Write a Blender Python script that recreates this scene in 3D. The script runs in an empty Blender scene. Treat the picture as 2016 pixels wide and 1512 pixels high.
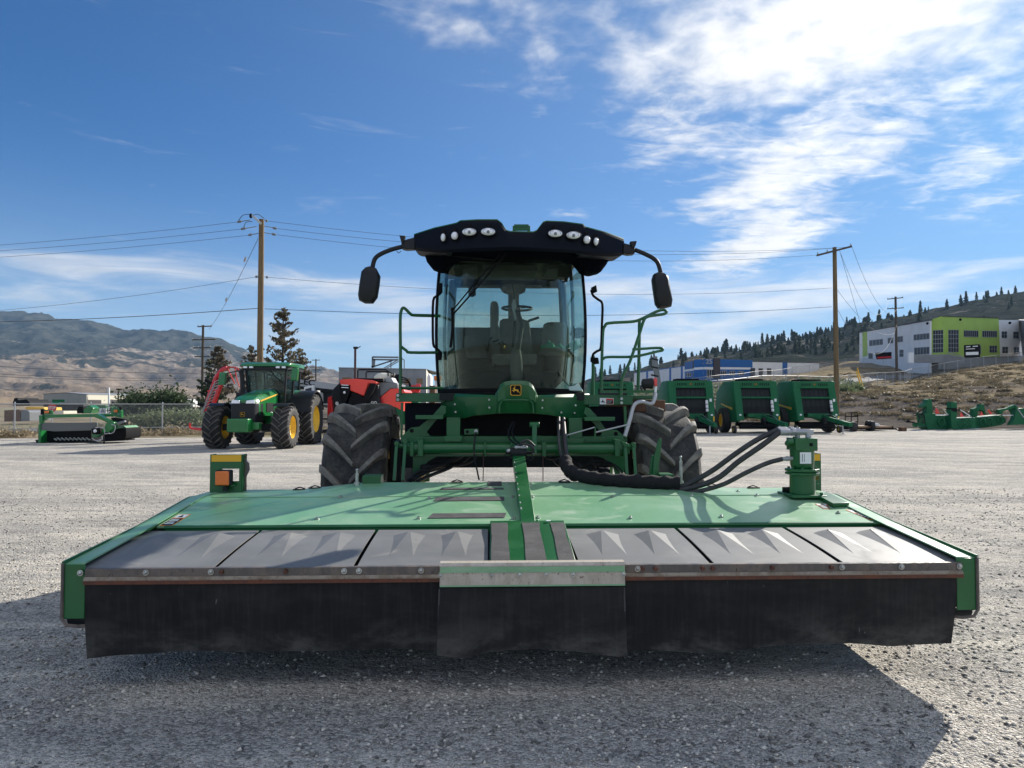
import bpy, bmesh, math, random
import numpy as np
from mathutils import Matrix, Vector, noise as mnoise
R = math.radians
random.seed(7); np.random.seed(7)
scene = bpy.context.scene
COL = scene.collection
# ------------------------------------------------------------------ camera, world, sun, exposure
F = 1400.0; PITCH = R(1.80); EYE = 1.5
cam_d = bpy.data.cameras.new('camera'); cam = bpy.data.objects.new('camera', cam_d); COL.objects.link(cam)
cam_d.sensor_width = 36; cam_d.lens = 36 * F / 2016; cam_d.clip_start = 0.05; cam_d.clip_end = 60000
cam.location = (0, 0, EYE); cam.rotation_euler = (R(90) + PITCH, 0, 0)
scene.camera = cam
SUN_AZ, SUN_EL = R(43), R(27.2)
SKY_STRENGTH = 0.11
scene.view_settings.view_transform = 'Standard'; scene.view_settings.look = 'None'
scene.view_settings.exposure = 0.66; scene.view_settings.gamma = 1
sl = bpy.data.lights.new('sun', 'SUN'); so = bpy.data.objects.new('sun', sl); COL.objects.link(so)
sl.energy = 5.0; sl.angle = R(0.5); sl.color = (1, 0.94, 0.84)
so.rotation_euler = (R(90) - SUN_EL, 0, math.pi - SUN_AZ); so.location = (30, 30, 40)

class E:                                   # tiny expression wrapper round Math nodes
    def __init__(s, nt, sock): s.nt = nt; s.k = sock
    def _m(s, op, *a):
        n = s.nt.nodes.new('ShaderNodeMath'); n.operation = op
        for i, x in enumerate((s,) + a):
            if isinstance(x, E): s.nt.links.new(x.k, n.inputs[i])
            else: n.inputs[i].default_value = x
        return E(s.nt, n.outputs[0])
    def __add__(s, o): return s._m('ADD', o)
    def __radd__(s, o): return s._m('ADD', o)
    def __sub__(s, o): return s._m('SUBTRACT', o)
    def __rsub__(s, o): return (s * -1.0) + o
    def __mul__(s, o): return s._m('MULTIPLY', o)
    def __rmul__(s, o): return s._m('MULTIPLY', o)
    def __truediv__(s, o): return s._m('DIVIDE', o)
    def pw(s, o): return s._m('POWER', o)
    def mx(s, o): return s._m('MAXIMUM', o)
    def mn(s, o): return s._m('MINIMUM', o)
    def sstep(s, a, b):
        n = s.nt.nodes.new('ShaderNodeMapRange'); n.interpolation_type = 'SMOOTHSTEP'
        s.nt.links.new(s.k, n.inputs[0]); n.inputs[1].default_value = a; n.inputs[2].default_value = b
        n.inputs[3].default_value = 0; n.inputs[4].default_value = 1; n.clamp = True
        return E(s.nt, n.outputs[0])

def vnoise(nt, vec, scale, detail=4, rough=.55, dist=0.0, vscale=None):
    if vscale:
        m = nt.nodes.new('ShaderNodeMapping'); m.inputs['Scale'].default_value = vscale
        nt.links.new(vec, m.inputs[0]); vec = m.outputs[0]
    n = nt.nodes.new('ShaderNodeTexNoise'); n.inputs['Scale'].default_value = scale
    n.inputs['Detail'].default_value = detail; n.inputs['Roughness'].default_value = rough
    n.inputs['Distortion'].default_value = dist
    nt.links.new(vec, n.inputs['Vector'])
    return E(nt, n.outputs['Fac'])

def mixc(nt, fac, a, b, mode='MIX'):
    n = nt.nodes.new('ShaderNodeMix'); n.data_type = 'RGBA'; n.blend_type = mode
    if isinstance(fac, E): nt.links.new(fac.k, n.inputs[0])
    else: n.inputs[0].default_value = fac
    for i, c in ((6, a), (7, b)):
        if isinstance(c, tuple): n.inputs[i].default_value = (c[0], c[1], c[2], 1)
        else: nt.links.new(c, n.inputs[i])
    return n.outputs[2]

# world: physical sky plus procedural clouds laid out by compass direction
w = bpy.data.worlds.new('World'); scene.world = w; w.use_nodes = True
nt = w.node_tree; nt.nodes.clear()
wo = nt.nodes.new('ShaderNodeOutputWorld'); bg = nt.nodes.new('ShaderNodeBackground')
bg.inputs[1].default_value = SKY_STRENGTH; nt.links.new(bg.outputs[0], wo.inputs[0])
sky = nt.nodes.new('ShaderNodeTexSky'); sky.sky_type = 'NISHITA'; sky.sun_disc = False
sky.sun_elevation = SUN_EL; sky.sun_rotation = SUN_AZ
sky.altitude = 400; sky.air_density = 1.0; sky.dust_density = 0.35; sky.ozone_density = 3.0
tc = nt.nodes.new('ShaderNodeTexCoord')
sp = nt.nodes.new('ShaderNodeSeparateXYZ'); nt.links.new(tc.outputs['Generated'], sp.inputs[0])
X, Y, Z = (E(nt, sp.outputs[i]) for i in range(3))
AZ = X._m('ARCTAN2', Y); EL = Z._m('ARCSINE')
# clouds live on a flat layer: coordinates = horizontal direction / height
Zc = Z.mx(0.0) + 0.09
cmb = nt.nodes.new('ShaderNodeCombineXYZ')
nt.links.new((X / Zc).k, cmb.inputs[0]); nt.links.new((Y / Zc).k, cmb.inputs[1])
cv = cmb.outputs[0]
n_big = vnoise(nt, cv, 0.9, 5, .6, .6)
n_mid = vnoise(nt, cv, 2.6, 6, .62, .5)
n_fine = vnoise(nt, cv, 13.0, 5, .6, .3)
n_rip = vnoise(nt, cv, 6.0, 6, .6, .9, (1.0, 1.7, 1))

def azel(px, py):
    x = (px - 1008) / F; d = (756 - py) / F
    y = math.cos(PITCH) - d * math.sin(PITCH); z = math.sin(PITCH) + d * math.cos(PITCH)
    return math.atan2(x, y), math.atan2(z, math.hypot(x, y))
def blob(px, py, rx, ry, rot, amp):        # soft elliptical cloud region given by its direction and angular radii
    a, e = azel(px, py); c, s = math.cos(R(rot)), math.sin(R(rot))
    da = (AZ - a) * math.cos(e); de = EL - e
    u = (da * c + de * s) * (1.0 / rx); v = (de * c - da * s) * (1.0 / ry)
    g = (u * u + v * v) * -1.0
    return g._m('EXPONENT') if False else (E(nt, g._m('POWER', 1.0).k), amp)
def gauss(px, py, rx, ry, rot, amp):
    a, e = azel(px, py); c, s = math.cos(R(rot)), math.sin(R(rot))
    da = (AZ - a) * math.cos(e); de = EL - e
    u = (da * c + de * s) * (1.0 / rx); v = (de * c - da * s) * (1.0 / ry)
    return ((u * u + v * v) * -1.0)._m('EXPONENT') * amp
pxr = 1 / F
def total(lst):
    t = None
    for g in lst:
        q = gauss(g[0], g[1], g[2] * pxr, g[3] * pxr, g[4], g[5]); t = q if t is None else t + q
    return t
BIG = [(1650, 30, 330, 110, 12, 1.25), (1400, 120, 230, 70, 10, .75), (1960, -30, 300, 170, 0, 1.1),
       (1180, 50, 230, 90, -8, .62), (880, 50, 190, 45, -15, .55), (1560, 170, 180, 45, 8, .5),
       (2300, 100, 300, 200, 0, .9), (1400, -250, 700, 200, 0, .8), (800, -300, 600, 150, 0, .5)]
MID = [(1280, 225, 100, 26, 12, .5), (1450, 285, 170, 70, -5, .55), (1520, 350, 190, 40, 14, .55), (1640, 225, 130, 50, 30, .55),
       (1740, 300, 90, 36, 25, .6), (1300, 300, 90, 40, 20, .45), (1350, 140, 120, 60, -10, .5), (1930, 320, 130, 44, 18, .8), (1960, 400, 90, 24, 12, .6), (1430, 400, 130, 28, 12, .5),
       (1068, 205, 22, 22, 40, .55), (880, 290, 30, 14, 0, .3), (1500, 465, 120, 54, 25, 1.15), (1590, 455, 70, 16, 16, .5),
       (1400, 520, 120, 25, 8, .45), (1130, 420, 70, 13, -4, .42), (1850, 180, 120, 50, 10, .5)]
LOW = [(1450, 560, 260, 34, 2, .85), (1180, 560, 140, 26, 0, .6), (1350, 640, 320, 55, 2, .85), (1700, 570, 200, 30, 6, .6),
       (1900, 545, 130, 12, 8, .45), (700, 565, 230, 30, -5, .75), (300, 535, 300, 36, -4, .62), (80, 580, 180, 45, 0, .35),
       (650, 655, 280, 50, 0, .55), (1020, 680, 260, 60, 0, .6), (100, 520, 150, 20, 0, .2), (820, 620, 200, 30, 0, .4),
       (1500, 700, 300, 40, 0, .4), (-500, 560, 400, 80, 0, .5), (2500, 560, 400, 80, 0, .5)]
mb_, mm_, ml_ = total(BIG), total(MID), total(LOW)
mb_ = mb_ + (Y * -1.0).sstep(-.15, .25) * 1.3 + Z.sstep(.68, .88) * .7      # unseen cloud added overhead and behind the viewer as neutral fill light
n_puff = vnoise(nt, cv, 8.5, 3, .5, .35)
tex1 = n_big * .25 + n_mid * .35 + n_fine * .22 + n_puff * .36          # puffy mackerel texture
tex2 = n_rip * .55 + n_fine * .22 + n_mid * .22 + n_puff * .18
d1 = (mb_ * .56 + tex1 * 3.2 - 2.20).sstep(0.0, 1.15)
d2 = (mm_ * .95 + tex2 * 2.7 - 1.85).sstep(0.0, 1.05)
n_lowv = nt.nodes.new('ShaderNodeCombineXYZ')
nt.links.new((AZ * 2.2).k, n_lowv.inputs[0]); nt.links.new((EL * 15.0).k, n_lowv.inputs[1])
n_low = vnoise(nt, n_lowv.outputs[0], 2.4, 7, .6, .8)
d3 = (ml_ * .80 + n_low * 2.3 - 1.34).sstep(0.0, 1.15)
core = (1.0 - (1.0 - d1) * (1.0 - d2) * (1.0 - d3 * .92))
haze_low = gauss(1008, 790, 9.0 * 1400 * pxr * F, 105, 0, .45) if False else ((EL * (1 / 0.17)).pw(2.0) * -1.0)._m('EXPONENT') * .62
skyc = mixc(nt, 1.0, sky.outputs[0], (0.085, 0.345, 0.60), 'MULTIPLY')
sa = Vector((math.sin(SUN_AZ) * math.cos(SUN_EL), math.cos(SUN_AZ) * math.cos(SUN_EL), math.sin(SUN_EL)))
cdot = (X * sa.x + Y * sa.y + Z * sa.z).mx(0.0)
bright = cdot.pw(6.0) * 2.4 + (Y * -1.0).sstep(-.1, .4) * 3.2 + 5.0 + (n_mid - .5) * 2.6 + (n_puff - .5) * 1.6  # added clouds behind the viewer are brighter, to lift the shade
cl = nt.nodes.new('ShaderNodeCombineXYZ')
nt.links.new((bright * 1.0).k, cl.inputs[0]); nt.links.new(bright.k, cl.inputs[1]); nt.links.new((bright * 1.0).k, cl.inputs[2])
c0 = mixc(nt, cdot.pw(3.0) * .30, skyc, (3.6, 4.5, 5.3))
c1 = mixc(nt, haze_low, c0, (3.9, 4.7, 5.3))
c2 = mixc(nt, core.mn(1.0), c1, cl.outputs[0])
nt.links.new(c2, bg.inputs[0])

# ------------------------------------------------------------------ helpers
def ray(px, py):
    x = (px - 1008) / F; d = (756 - py) / F
    return Vector((x, math.cos(PITCH) - d * math.sin(PITCH), math.sin(PITCH) + d * math.cos(PITCH)))
def at(px, py, y):                         # world point seen at that pixel, at world depth y
    d = ray(px, py); t = y / d.y
    return Vector((d.x * t, y, EYE + d.z * t))
def gx(px, y): return (px - 1008) / F * y  # world x at depth y (near the horizon line)
MACH = Matrix.Translation((0.108, 3.85, 0)) @ Matrix.Rotation(R(1.9), 4, 'Z')
MI = MACH.inverted()
def mp(px, py, yl):                        # machine-frame point at machine depth yl
    o = MI @ Vector((0, 0, EYE)); d = MI.to_3x3() @ ray(px, py)
    return o + d * ((yl - o.y) / d.y)
WORLD_OF = {}
def thing(name, label, cat, M=None, group=None, kind=None):
    o = bpy.data.objects.new(name, None); COL.objects.link(o); o.empty_display_size = .2
    M = M or Matrix.Identity(4); o.matrix_world = M; WORLD_OF[o.name] = M.copy()
    o['label'] = label; o['category'] = cat
    if group: o['group'] = group
    return o
def tag(o, label=None, cat=None, group=None, kind=None):
    if label: o['label'] = label
    if cat: o['category'] = cat
    if group: o['group'] = group
    if kind: o['kind'] = kind
    return o
def copy_tree(o, M=None, parent=None, label=None):
    c = o.copy(); COL.objects.link(c)
    if parent is not None: c.parent = parent
    else: c.matrix_world = M; WORLD_OF[c.name] = M.copy()
    if label: c['label'] = label
    for ch in list(o.children): copy_tree(ch, None, c)
    return c

class MB:
    def __init__(s): s.v = []; s.f = []
    def add(s, vs, fs):
        b = len(s.v); s.v += [tuple(p) for p in vs]; s.f += [tuple(b + i for i in f) for f in fs]; return s
    def box(s, lo, hi, M=None):
        vs = [Vector((x, y, z)) for z in (lo[2], hi[2]) for y in (lo[1], hi[1]) for x in (lo[0], hi[0])]
        if M is not None: vs = [M @ v for v in vs]
        return s.add(vs, [(0, 2, 3, 1), (4, 5, 7, 6), (0, 1, 5, 4), (2, 6, 7, 3), (0, 4, 6, 2), (1, 3, 7, 5)])
    def cbox(s, c, sz, M=None):
        c = Vector(c); h = Vector(sz) / 2
        return s.box(c - h, c + h, M) if M is None else s.box(-h, h, Matrix.Translation(c) @ M)
    def beam(s, p0, p1, w_, h_, up=(0, 0, 1)):
        p0, p1 = Vector(p0), Vector(p1); d = (p1 - p0); L = d.length; d.normalize()
        side = d.cross(Vector(up)); side = side.normalized() if side.length > 1e-4 else Vector((1, 0, 0))
        u = side.cross(d).normalized(); vs = []
        for p in (p0, p1):
            for a, b in ((-1, -1), (1, -1), (1, 1), (-1, 1)): vs.append(p + side * a * w_ / 2 + u * b * h_ / 2)
        return s.add(vs, [(0, 1, 2, 3), (7, 6, 5, 4), (0, 4, 5, 1), (1, 5, 6, 2), (2, 6, 7, 3), (3, 7, 4, 0)])
    def loft(s, loops, caps=True, closed=True):
        n = len(loops[0]); vs = [p for l in loops for p in l]; fs = []
        for i in range(len(loops) - 1):
            for j in range(n if closed else n - 1):
                k = (j + 1) % n; fs.append((i * n + j, i * n + k, (i + 1) * n + k, (i + 1) * n + j))
        if caps and closed: fs.append(tuple(range(n))[::-1]); fs.append(tuple((len(loops) - 1) * n + j for j in range(n)))
        return s.add(vs, fs)
    def plate(s, pts, ext):                # polygon of 3-D points pushed along the vector ext
        ext = Vector(ext); return s.loft([[Vector(p) for p in pts], [Vector(p) + ext for p in pts]])
    def pxplate(s, px, yl, th, fn=None):
        fn = fn or mp; return s.plate([fn(a, b, yl) for a, b in px], (0, th, 0))
    def tube(s, pts, r, n=8, smooth=0, close=False):
        P = [Vector(p) for p in pts]
        if smooth:
            Q = []
            for i in range(len(P) - 1):
                a = P[max(i - 1, 0)]; b = P[i]; c = P[i + 1]; d = P[min(i + 2, len(P) - 1)]
                for k in range(smooth):
                    t = k / smooth
                    Q.append(.5 * ((2 * b) + (c - a) * t + (2 * a - 5 * b + 4 * c - d) * t * t + (3 * b - a - 3 * c + d) * t ** 3))
            Q.append(P[-1]); P = Q
        rr = r if hasattr(r, '__len__') else None
        loops = []; up = None
        for i, p in enumerate(P):
            t = (P[min(i + 1, len(P) - 1)] - P[max(i - 1, 0)]).normalized()
            if up is None: up = Vector((0, 0, 1)) if abs(t.z) < .9 else Vector((0, 1, 0))
            sd = t.cross(up).normalized(); up = sd.cross(t).normalized()
            q = (rr[min(int(i * (len(rr) - 1) / max(len(P) - 1, 1) + .5), len(rr) - 1)] if rr else r)
            loops.append([p + (sd * math.cos(2 * math.pi * k / n) + up * math.sin(2 * math.pi * k / n)) * q for k in range(n)])
        return s.loft(loops)
    def cyl(s, p0, p1, r0, r1=None, n=16):
        return s.tube([p0, p1], [r0, r0 if r1 is None else r1], n)
    def lathe(s, prof, o=(0, 0, 0), axis='x', n=32, closed=True):   # prof: (along axis, radius)
        o = Vector(o); loops = []
        for a, r in prof:
            l = []
            for k in range(n):
                t = 2 * math.pi * k / n; c, q = r * math.cos(t), r * math.sin(t)
                l.append(o + (Vector((a, -q, c)) if axis == 'x' else Vector((c, a, q)) if axis == 'y' else Vector((c, q, a))))
            loops.append(l)
        return s.loft(loops, caps=closed)
    def ball(s, c, r, n=12):
        r = r if hasattr(r, '__len__') else (r, r, r); c = Vector(c); L = []
        for i in range(1, n // 2 + 1 + 1):
            a = math.pi * (i - .5) / (n // 2 + 1)
            L.append([c + Vector((r[0] * math.sin(a) * math.cos(2 * math.pi * k / n), r[1] * math.sin(a) * math.sin(2 * math.pi * k / n), r[2] * math.cos(a))) for k in range(n)])
        return s.loft(L)
    def grid(s, nu, nv, fn, thick=None):
        P = [[Vector(fn(i / nu, j / nv)) for j in range(nv + 1)] for i in range(nu + 1)]
        vs = [p for row in P for p in row]; m = nv + 1
        fs = [(i * m + j, (i + 1) * m + j, (i + 1) * m + j + 1, i * m + j + 1) for i in range(nu) for j in range(nv)]
        if thick is not None:
            t = Vector(thick); k = len(vs); vs = vs + [p + t for p in vs]
            fs += [tuple(k + q for q in f[::-1]) for f in list(fs)]
            b = [i * m for i in range(nu + 1)]; tt = [i * m + nv for i in range(nu + 1)]
            l = list(range(m)); rr = [nu * m + j for j in range(m)]
            for e in (b, tt, l, rr):
                for a, c in zip(e[:-1], e[1:]): fs.append((a, c, c + k, a + k))
        return s.add(vs, fs)
    def bolt(s, c, r=.012, d=(0, -1, 0), h=.012):
        c = Vector(c); return s.cyl(c, c + Vector(d) * h, r, r * .9, 6)
    def build(s, name, mat, parent=None, frame=None, bevel=0, smooth=35, seg=2):
        M = (WORLD_OF[parent.name].inverted() if parent is not None else Matrix.Identity(4)) @ (frame or Matrix.Identity(4))
        vs = [M @ Vector(p) for p in s.v]
        org = None
        if parent is None and vs:          # origin at the base centre of a one-mesh thing
            a = np.array(vs); org = Vector(((a[:, 0].min() + a[:, 0].max()) / 2, (a[:, 1].min() + a[:, 1].max()) / 2, a[:, 2].min()))
            vs = [v - org for v in vs]
        me = bpy.data.meshes.new(name); me.from_pydata(vs, [], s.f); me.update()
        if len(s.f) < 60000:
            bm = bmesh.new(); bm.from_mesh(me); bmesh.ops.recalc_face_normals(bm, faces=bm.faces); bm.to_mesh(me); bm.free()
        if smooth: me.shade_smooth(); me.set_sharp_from_angle(angle=R(smooth))
        me.materials.append(mat)
        o = bpy.data.objects.new(name, me); COL.objects.link(o)
        if parent is not None: o.parent = parent; WORLD_OF[o.name] = WORLD_OF[parent.name]
        else: o.location = org or (0, 0, 0); WORLD_OF[o.name] = Matrix.Translation(org or (0, 0, 0))
        if bevel:
            b = o.modifiers.new('bevel', 'BEVEL'); b.width = bevel; b.segments = seg; b.limit_method = 'ANGLE'; b.angle_limit = R(40)
            b.harden_normals = False
        return o
def text_obj(s, size, M, mat, name, parent, depth=.004, bold=False, sx=1.0):
    cu = bpy.data.curves.new(name, 'FONT'); cu.body = s; cu.size = size; cu.extrude = depth; cu.align_x = 'CENTER'; cu.align_y = 'CENTER'
    if bold: cu.offset = size * .025
    t = bpy.data.objects.new('tmp', cu); COL.objects.link(t)
    dg = bpy.context.evaluated_depsgraph_get(); me = bpy.data.meshes.new_from_object(t.evaluated_get(dg))
    bpy.data.objects.remove(t); bpy.data.curves.remove(cu)
    MM = (WORLD_OF[parent.name].inverted() if parent is not None else Matrix.Identity(4)) @ M @ Matrix.Diagonal((sx, 1, 1, 1))
    me.transform(MM); me.materials.clear(); me.materials.append(mat); me.name = name
    o = bpy.data.objects.new(name, me); COL.objects.link(o)
    if parent is not None: o.parent = parent; WORLD_OF[o.name] = WORLD_OF[parent.name]
    return o
FACE = Matrix.Rotation(R(90), 4, 'X')      # text plane turned upright, facing -y

# ------------------------------------------------------------------ materials
def newmat(name):
    m = bpy.data.materials.new(name); m.use_nodes = True; n = m.node_tree
    return m, n, n.nodes['Principled BSDF'], n.nodes.new('ShaderNodeTexCoord').outputs['Object']
def mat(name, col, rough=.5, metal=0, col2=None, nscale=6, nlo=.4, nhi=.65, bump=0, bscale=30, rvar=0, coat=0, vs=None, spec=None, detail=5, third=None):
    m, n, p, oc = newmat(name)
    p.inputs['Roughness'].default_value = rough; p.inputs['Metallic'].default_value = metal
    if spec is not None: p.inputs['Specular IOR Level'].default_value = spec
    if coat: p.inputs['Coat Weight'].default_value = coat; p.inputs['Coat Roughness'].default_value = .12
    if col2:
        f = vnoise(n, oc, nscale, detail, .6, .3, vs).sstep(nlo, nhi)
        c = mixc(n, f, col, col2)
        if third: c = mixc(n, vnoise(n, oc, third[1], 6, .7, 0).sstep(third[2], third[3]), c, third[0])
        n.links.new(c, p.inputs['Base Color'])
        if rvar: n.links.new((f * rvar + rough).k, p.inputs['Roughness'])
    else: p.inputs['Base Color'].default_value = (*col, 1)
    if bump:
        b = n.nodes.new('ShaderNodeBump'); b.inputs['Strength'].default_value = bump; b.inputs['Distance'].default_value = .01
        n.links.new(vnoise(n, oc, bscale, 4, .6).k, b.inputs['Height']); n.links.new(b.outputs[0], p.inputs['Normal'])
    return m
MT = {}
MT['green'] = mat('green_paint', (.004, .095, .023), .34, 0, (.008, .115, .030), 3, .35, .7, coat=.2, rvar=.12, third=((.05, .14, .07), 40, .62, .85))
MT['green2'] = mat('green_paint_new', (.005, .145, .028), .28, 0, (.008, .17, .036), 3, coat=.5)
MT['greenb'] = mat('green_paint_baler', (.008, .110, .042), .55, 0, (.014, .13, .052), 2, spec=.25, third=((.03, .12, .07), 12, .6, .8))
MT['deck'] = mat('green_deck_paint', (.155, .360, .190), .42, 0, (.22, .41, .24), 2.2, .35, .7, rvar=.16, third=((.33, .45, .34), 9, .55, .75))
MT['black'] = mat('black_plastic', (.010, .011, .013), .45, spec=.35)
MT['navy'] = mat('black_gloss', (.005, .007, .013), .5, spec=.10)
MT['dark'] = mat('dark_metal', (.010, .013, .014), .6, spec=.3)
MT['shield'] = mat('grey_shield_plastic', (.155, .157, .155), .60, 0, (.20, .20, .198), 3, .35, .7, bump=.12, bscale=220, rvar=.1, third=((.25, .245, .24), 14, .60, .8))
MT['hose'] = mat('hose_rubber', (.030, .031, .033), .55, 0, (.07, .068, .066), 14, .45, .8)
MT['sleeve'] = mat('woven_sleeve', (.006, .006, .007), .85, bump=.8, bscale=90)
MT['steel'] = mat('zinc_steel', (.50, .52, .50), .32, .85, (.35, .35, .33), 14)
MT['grip'] = mat('grip_tape', (.060, .057, .058), .9, 0, (.10, .095, .095), 8, .4, .7, bump=.5, bscale=500)
MT['white'] = mat('white_paint', (.75, .75, .73), .45)
MT['yellow'] = mat('yellow_paint', (.82, .50, .015), .38, 0, (.75, .44, .02), 6)
MT['yellowd'] = mat('yellow_sticker', (.78, .42, .02), .45)
MT['orange'] = mat('orange_sticker', (.80, .22, .03), .5)
MT['red'] = mat('red_paint', (.62, .018, .016), .35, 0, (.55, .02, .02), 4, coat=.3)
MT['redor'] = mat('red_orange_paint', (.85, .045, .02), .38, coat=.4)
MT['grey'] = mat('grey_paint', (.17, .18, .19), .45)
MT['greyl'] = mat('light_grey_paint', (.36, .37, .38), .5)
MT['stack'] = mat('brown_stack', (.07, .028, .028), .6)
MT['pole'] = mat('pole_wood', (.20, .135, .060), .85, 0, (.115, .078, .042), 5, .35, .7, vs=(6, 6, .4), bump=.6, bscale=20)
MT['poled'] = mat('pole_wood_far', (.095, .075, .058), .9, 0, (.06, .05, .04), 5, vs=(4, 4, .4))
MT['wire'] = mat('wire', (.05, .05, .055), .5)
MT['concrete'] = mat('concrete', (.24, .25, .26), .85, 0, (.29, .30, .31), .5, bump=.2, bscale=4)
MT['wallw'] = mat('white_wall', (.84, .84, .84), .8, 0, (.78, .78, .78), .3)
MT['wallg'] = mat('lime_wall', (.40, .58, .11), .75, 0, (.37, .54, .10), .4)
MT['wallb'] = mat('blue_wall', (.008, .11, .36), .6, 0, (.010, .125, .40), .4)
MT['wallbr'] = mat('dark_wall', (.06, .05, .05), .7)
MT['beige'] = mat('beige_wall', (.30, .29, .255), .75, 0, (.27, .26, .23), .4)
MT['cream'] = mat('cream_wall', (.72, .68, .55), .75)
MT['roofm'] = mat('roof_metal', (.30, .31, .32), .5)
MT['winf'] = mat('window_glass_far', (.045, .050, .058), .5, spec=.15)
MT['galv'] = mat('galvanised', (.42, .43, .44), .45, .6)
MT['brown'] = mat('rusty_brown', (.16, .075, .04), .85, 0, (.09, .05, .03), 6)
MT['wood'] = mat('plank_wood', (.28, .17, .09), .8, 0, (.18, .11, .06), 3, vs=(1, 8, 8))
MT['seat'] = mat('seat_fabric', (.20, .185, .16), .9, 0, (.155, .145, .125), 9)
MT['cabin'] = mat('cab_plastic', (.075, .072, .066), .7)
MT['cabin2'] = mat('cab_plastic_light', (.14, .13, .115), .7)
MT['headl'] = mat('headliner_fabric', (.24, .22, .175), .9)
MT['lens'] = mat('lamp_glass', (.85, .86, .88), .12, .25)
MT['cloth'] = mat('pale_cloth', (.55, .72, .66), .9)
MT['clothg'] = mat('green_cloth', (.04, .30, .16), .9)
MT['skirt'] = mat('mower_skirt', (.14, .145, .14), .7)
MT['paper'] = mat('sticker_white', (.78, .80, .80), .4)
MT['under'] = mat('roof_underside', (.003, .004, .007), .9, spec=.02)
MT['ink'] = mat('ink_black', (.006, .006, .007), .65, spec=.15)
MT['rubb'] = None
def m_rubber_curtain():
    m, n, p, oc = newmat('rubber_curtain')
    s = n.nodes.new('ShaderNodeSeparateXYZ'); n.links.new(oc, s.inputs[0]); z = E(n, s.outputs[2])
    streak = vnoise(n, oc, 9, 5, .6, .2, (5, 1, .35)).sstep(.42, .78)
    cloud = vnoise(n, oc, 2.2, 7, .68, .15, (1, 1, 2.2)).sstep(.42, .66)
    low = (z * -1.0).sstep(-.42, -.16)
    dust = (low * cloud * .9 + streak * .16 + cloud * .16 + low * .10).mn(1.0)
    c = mixc(n, dust, (.0060, .0062, .0078), (.078, .074, .066))
    sc = vnoise(n, oc, 26, 3, .5, 1.5, (1, 1, .25)).sstep(.735, .77)
    c = mixc(n, sc * .5, c, (.22, .21, .19))
    n.links.new(c, p.inputs['Base Color']); n.links.new((dust * .2 + .6).k, p.inputs['Roughness']); p.inputs['Specular IOR Level'].default_value = .28
    b = n.nodes.new('ShaderNodeBump'); b.inputs['Strength'].default_value = .35; b.inputs['Distance'].default_value = .02
    n.links.new((vnoise(n, oc, 3.5, 3, .5) + vnoise(n, oc, 300, 2, .5) * .05).k, b.inputs['Height']); n.links.new(b.outputs[0], p.inputs['Normal'])
    return m
MT['curtain'] = m_rubber_curtain()
def m_worn(name, a, b_, dust, scr, rough, dlo, dhi, famt):
    # painted or moulded sheet with dust blotches, thin scratches and fine speckle
    m, n, p, oc = newmat(name)
    f = vnoise(n, oc, 1.8, 6, .62, .6).sstep(.35, .68)
    c = mixc(n, f, a, b_)
    d = vnoise(n, oc, 3.2, 8, .70, 1.0, (.8, 1.3, 1)).sstep(dlo, dhi)
    c = mixc(n, d * .65, c, dust)
    fine = vnoise(n, oc, 120, 3, .7).sstep(.55, .80)
    c = mixc(n, fine * famt, c, dust)
    s1 = vnoise(n, oc, 7, 3, .6, 1.2, (1.0, 14, 1)).sstep(.735, .765); s2 = vnoise(n, oc, 6, 3, .6, 1.6, (16, 1.2, 1)).sstep(.745, .775)
    c = mixc(n, s1.mx(s2) * .55, c, scr)
    drip = vnoise(n, oc, 26, 2, .5, .2, (1, .35, 1)).sstep(.74, .80)
    c = mixc(n, drip * .6, c, (a[0] * .45, a[1] * .45, a[2] * .45))
    n.links.new(c, p.inputs['Base Color']); n.links.new((d * .22 + fine * .1 + rough).k, p.inputs['Roughness'])
    b = n.nodes.new('ShaderNodeBump'); b.inputs['Strength'].default_value = .22; b.inputs['Distance'].default_value = .03
    n.links.new((vnoise(n, oc, 1.4, 3, .5) + vnoise(n, oc, 200, 2, .5) * .02).k, b.inputs['Height']); n.links.new(b.outputs[0], p.inputs['Normal']); return m
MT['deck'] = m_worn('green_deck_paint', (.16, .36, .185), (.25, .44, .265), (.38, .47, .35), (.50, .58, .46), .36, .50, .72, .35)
MT['shield'] = m_worn('grey_shield_plastic', (.150, .152, .150), (.195, .195, .192), (.29, .28, .26), (.36, .355, .34), .56, .52, .74, .30)
def m_tyre(name, base, dust, lo, hi):
    m, n, p, oc = newmat(name)
    f = vnoise(n, oc, 5, 6, .62, .4).sstep(lo, hi)
    g = vnoise(n, oc, 42, 4, .6).sstep(.4, .8)
    c = mixc(n, (f * .7 + g * .3).mn(1.0), base, dust)
    n.links.new(c, p.inputs['Base Color']); p.inputs['Roughness'].default_value = .72
    b = n.nodes.new('ShaderNodeBump'); b.inputs['Strength'].default_value = .5; b.inputs['Distance'].default_value = .01
    n.links.new(vnoise(n, oc, 60, 4, .6).k, b.inputs['Height']); n.links.new(b.outputs[0], p.inputs['Normal'])
    return m
MT['lug'] = m_tyre('tyre_lug_dusty_lit', (.085, .080, .072), (.30, .275, .23), .34, .70)  # paler than the carcass: sunlit lug faces painted into the colour, besides dust
MT['lugn'] = m_tyre('tyre_lug_new_lit', (.075, .070, .064), (.19, .17, .145), .38, .72)  # newer lugs, with the same sunlit paleness painted in
MT['tyre'] = m_tyre('tyre_dusty', (.020, .020, .020), (.13, .12, .10), .42, .78)
MT['tyren'] = m_tyre('tyre_new', (.013, .013, .014), (.055, .050, .045), .45, .78)
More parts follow.
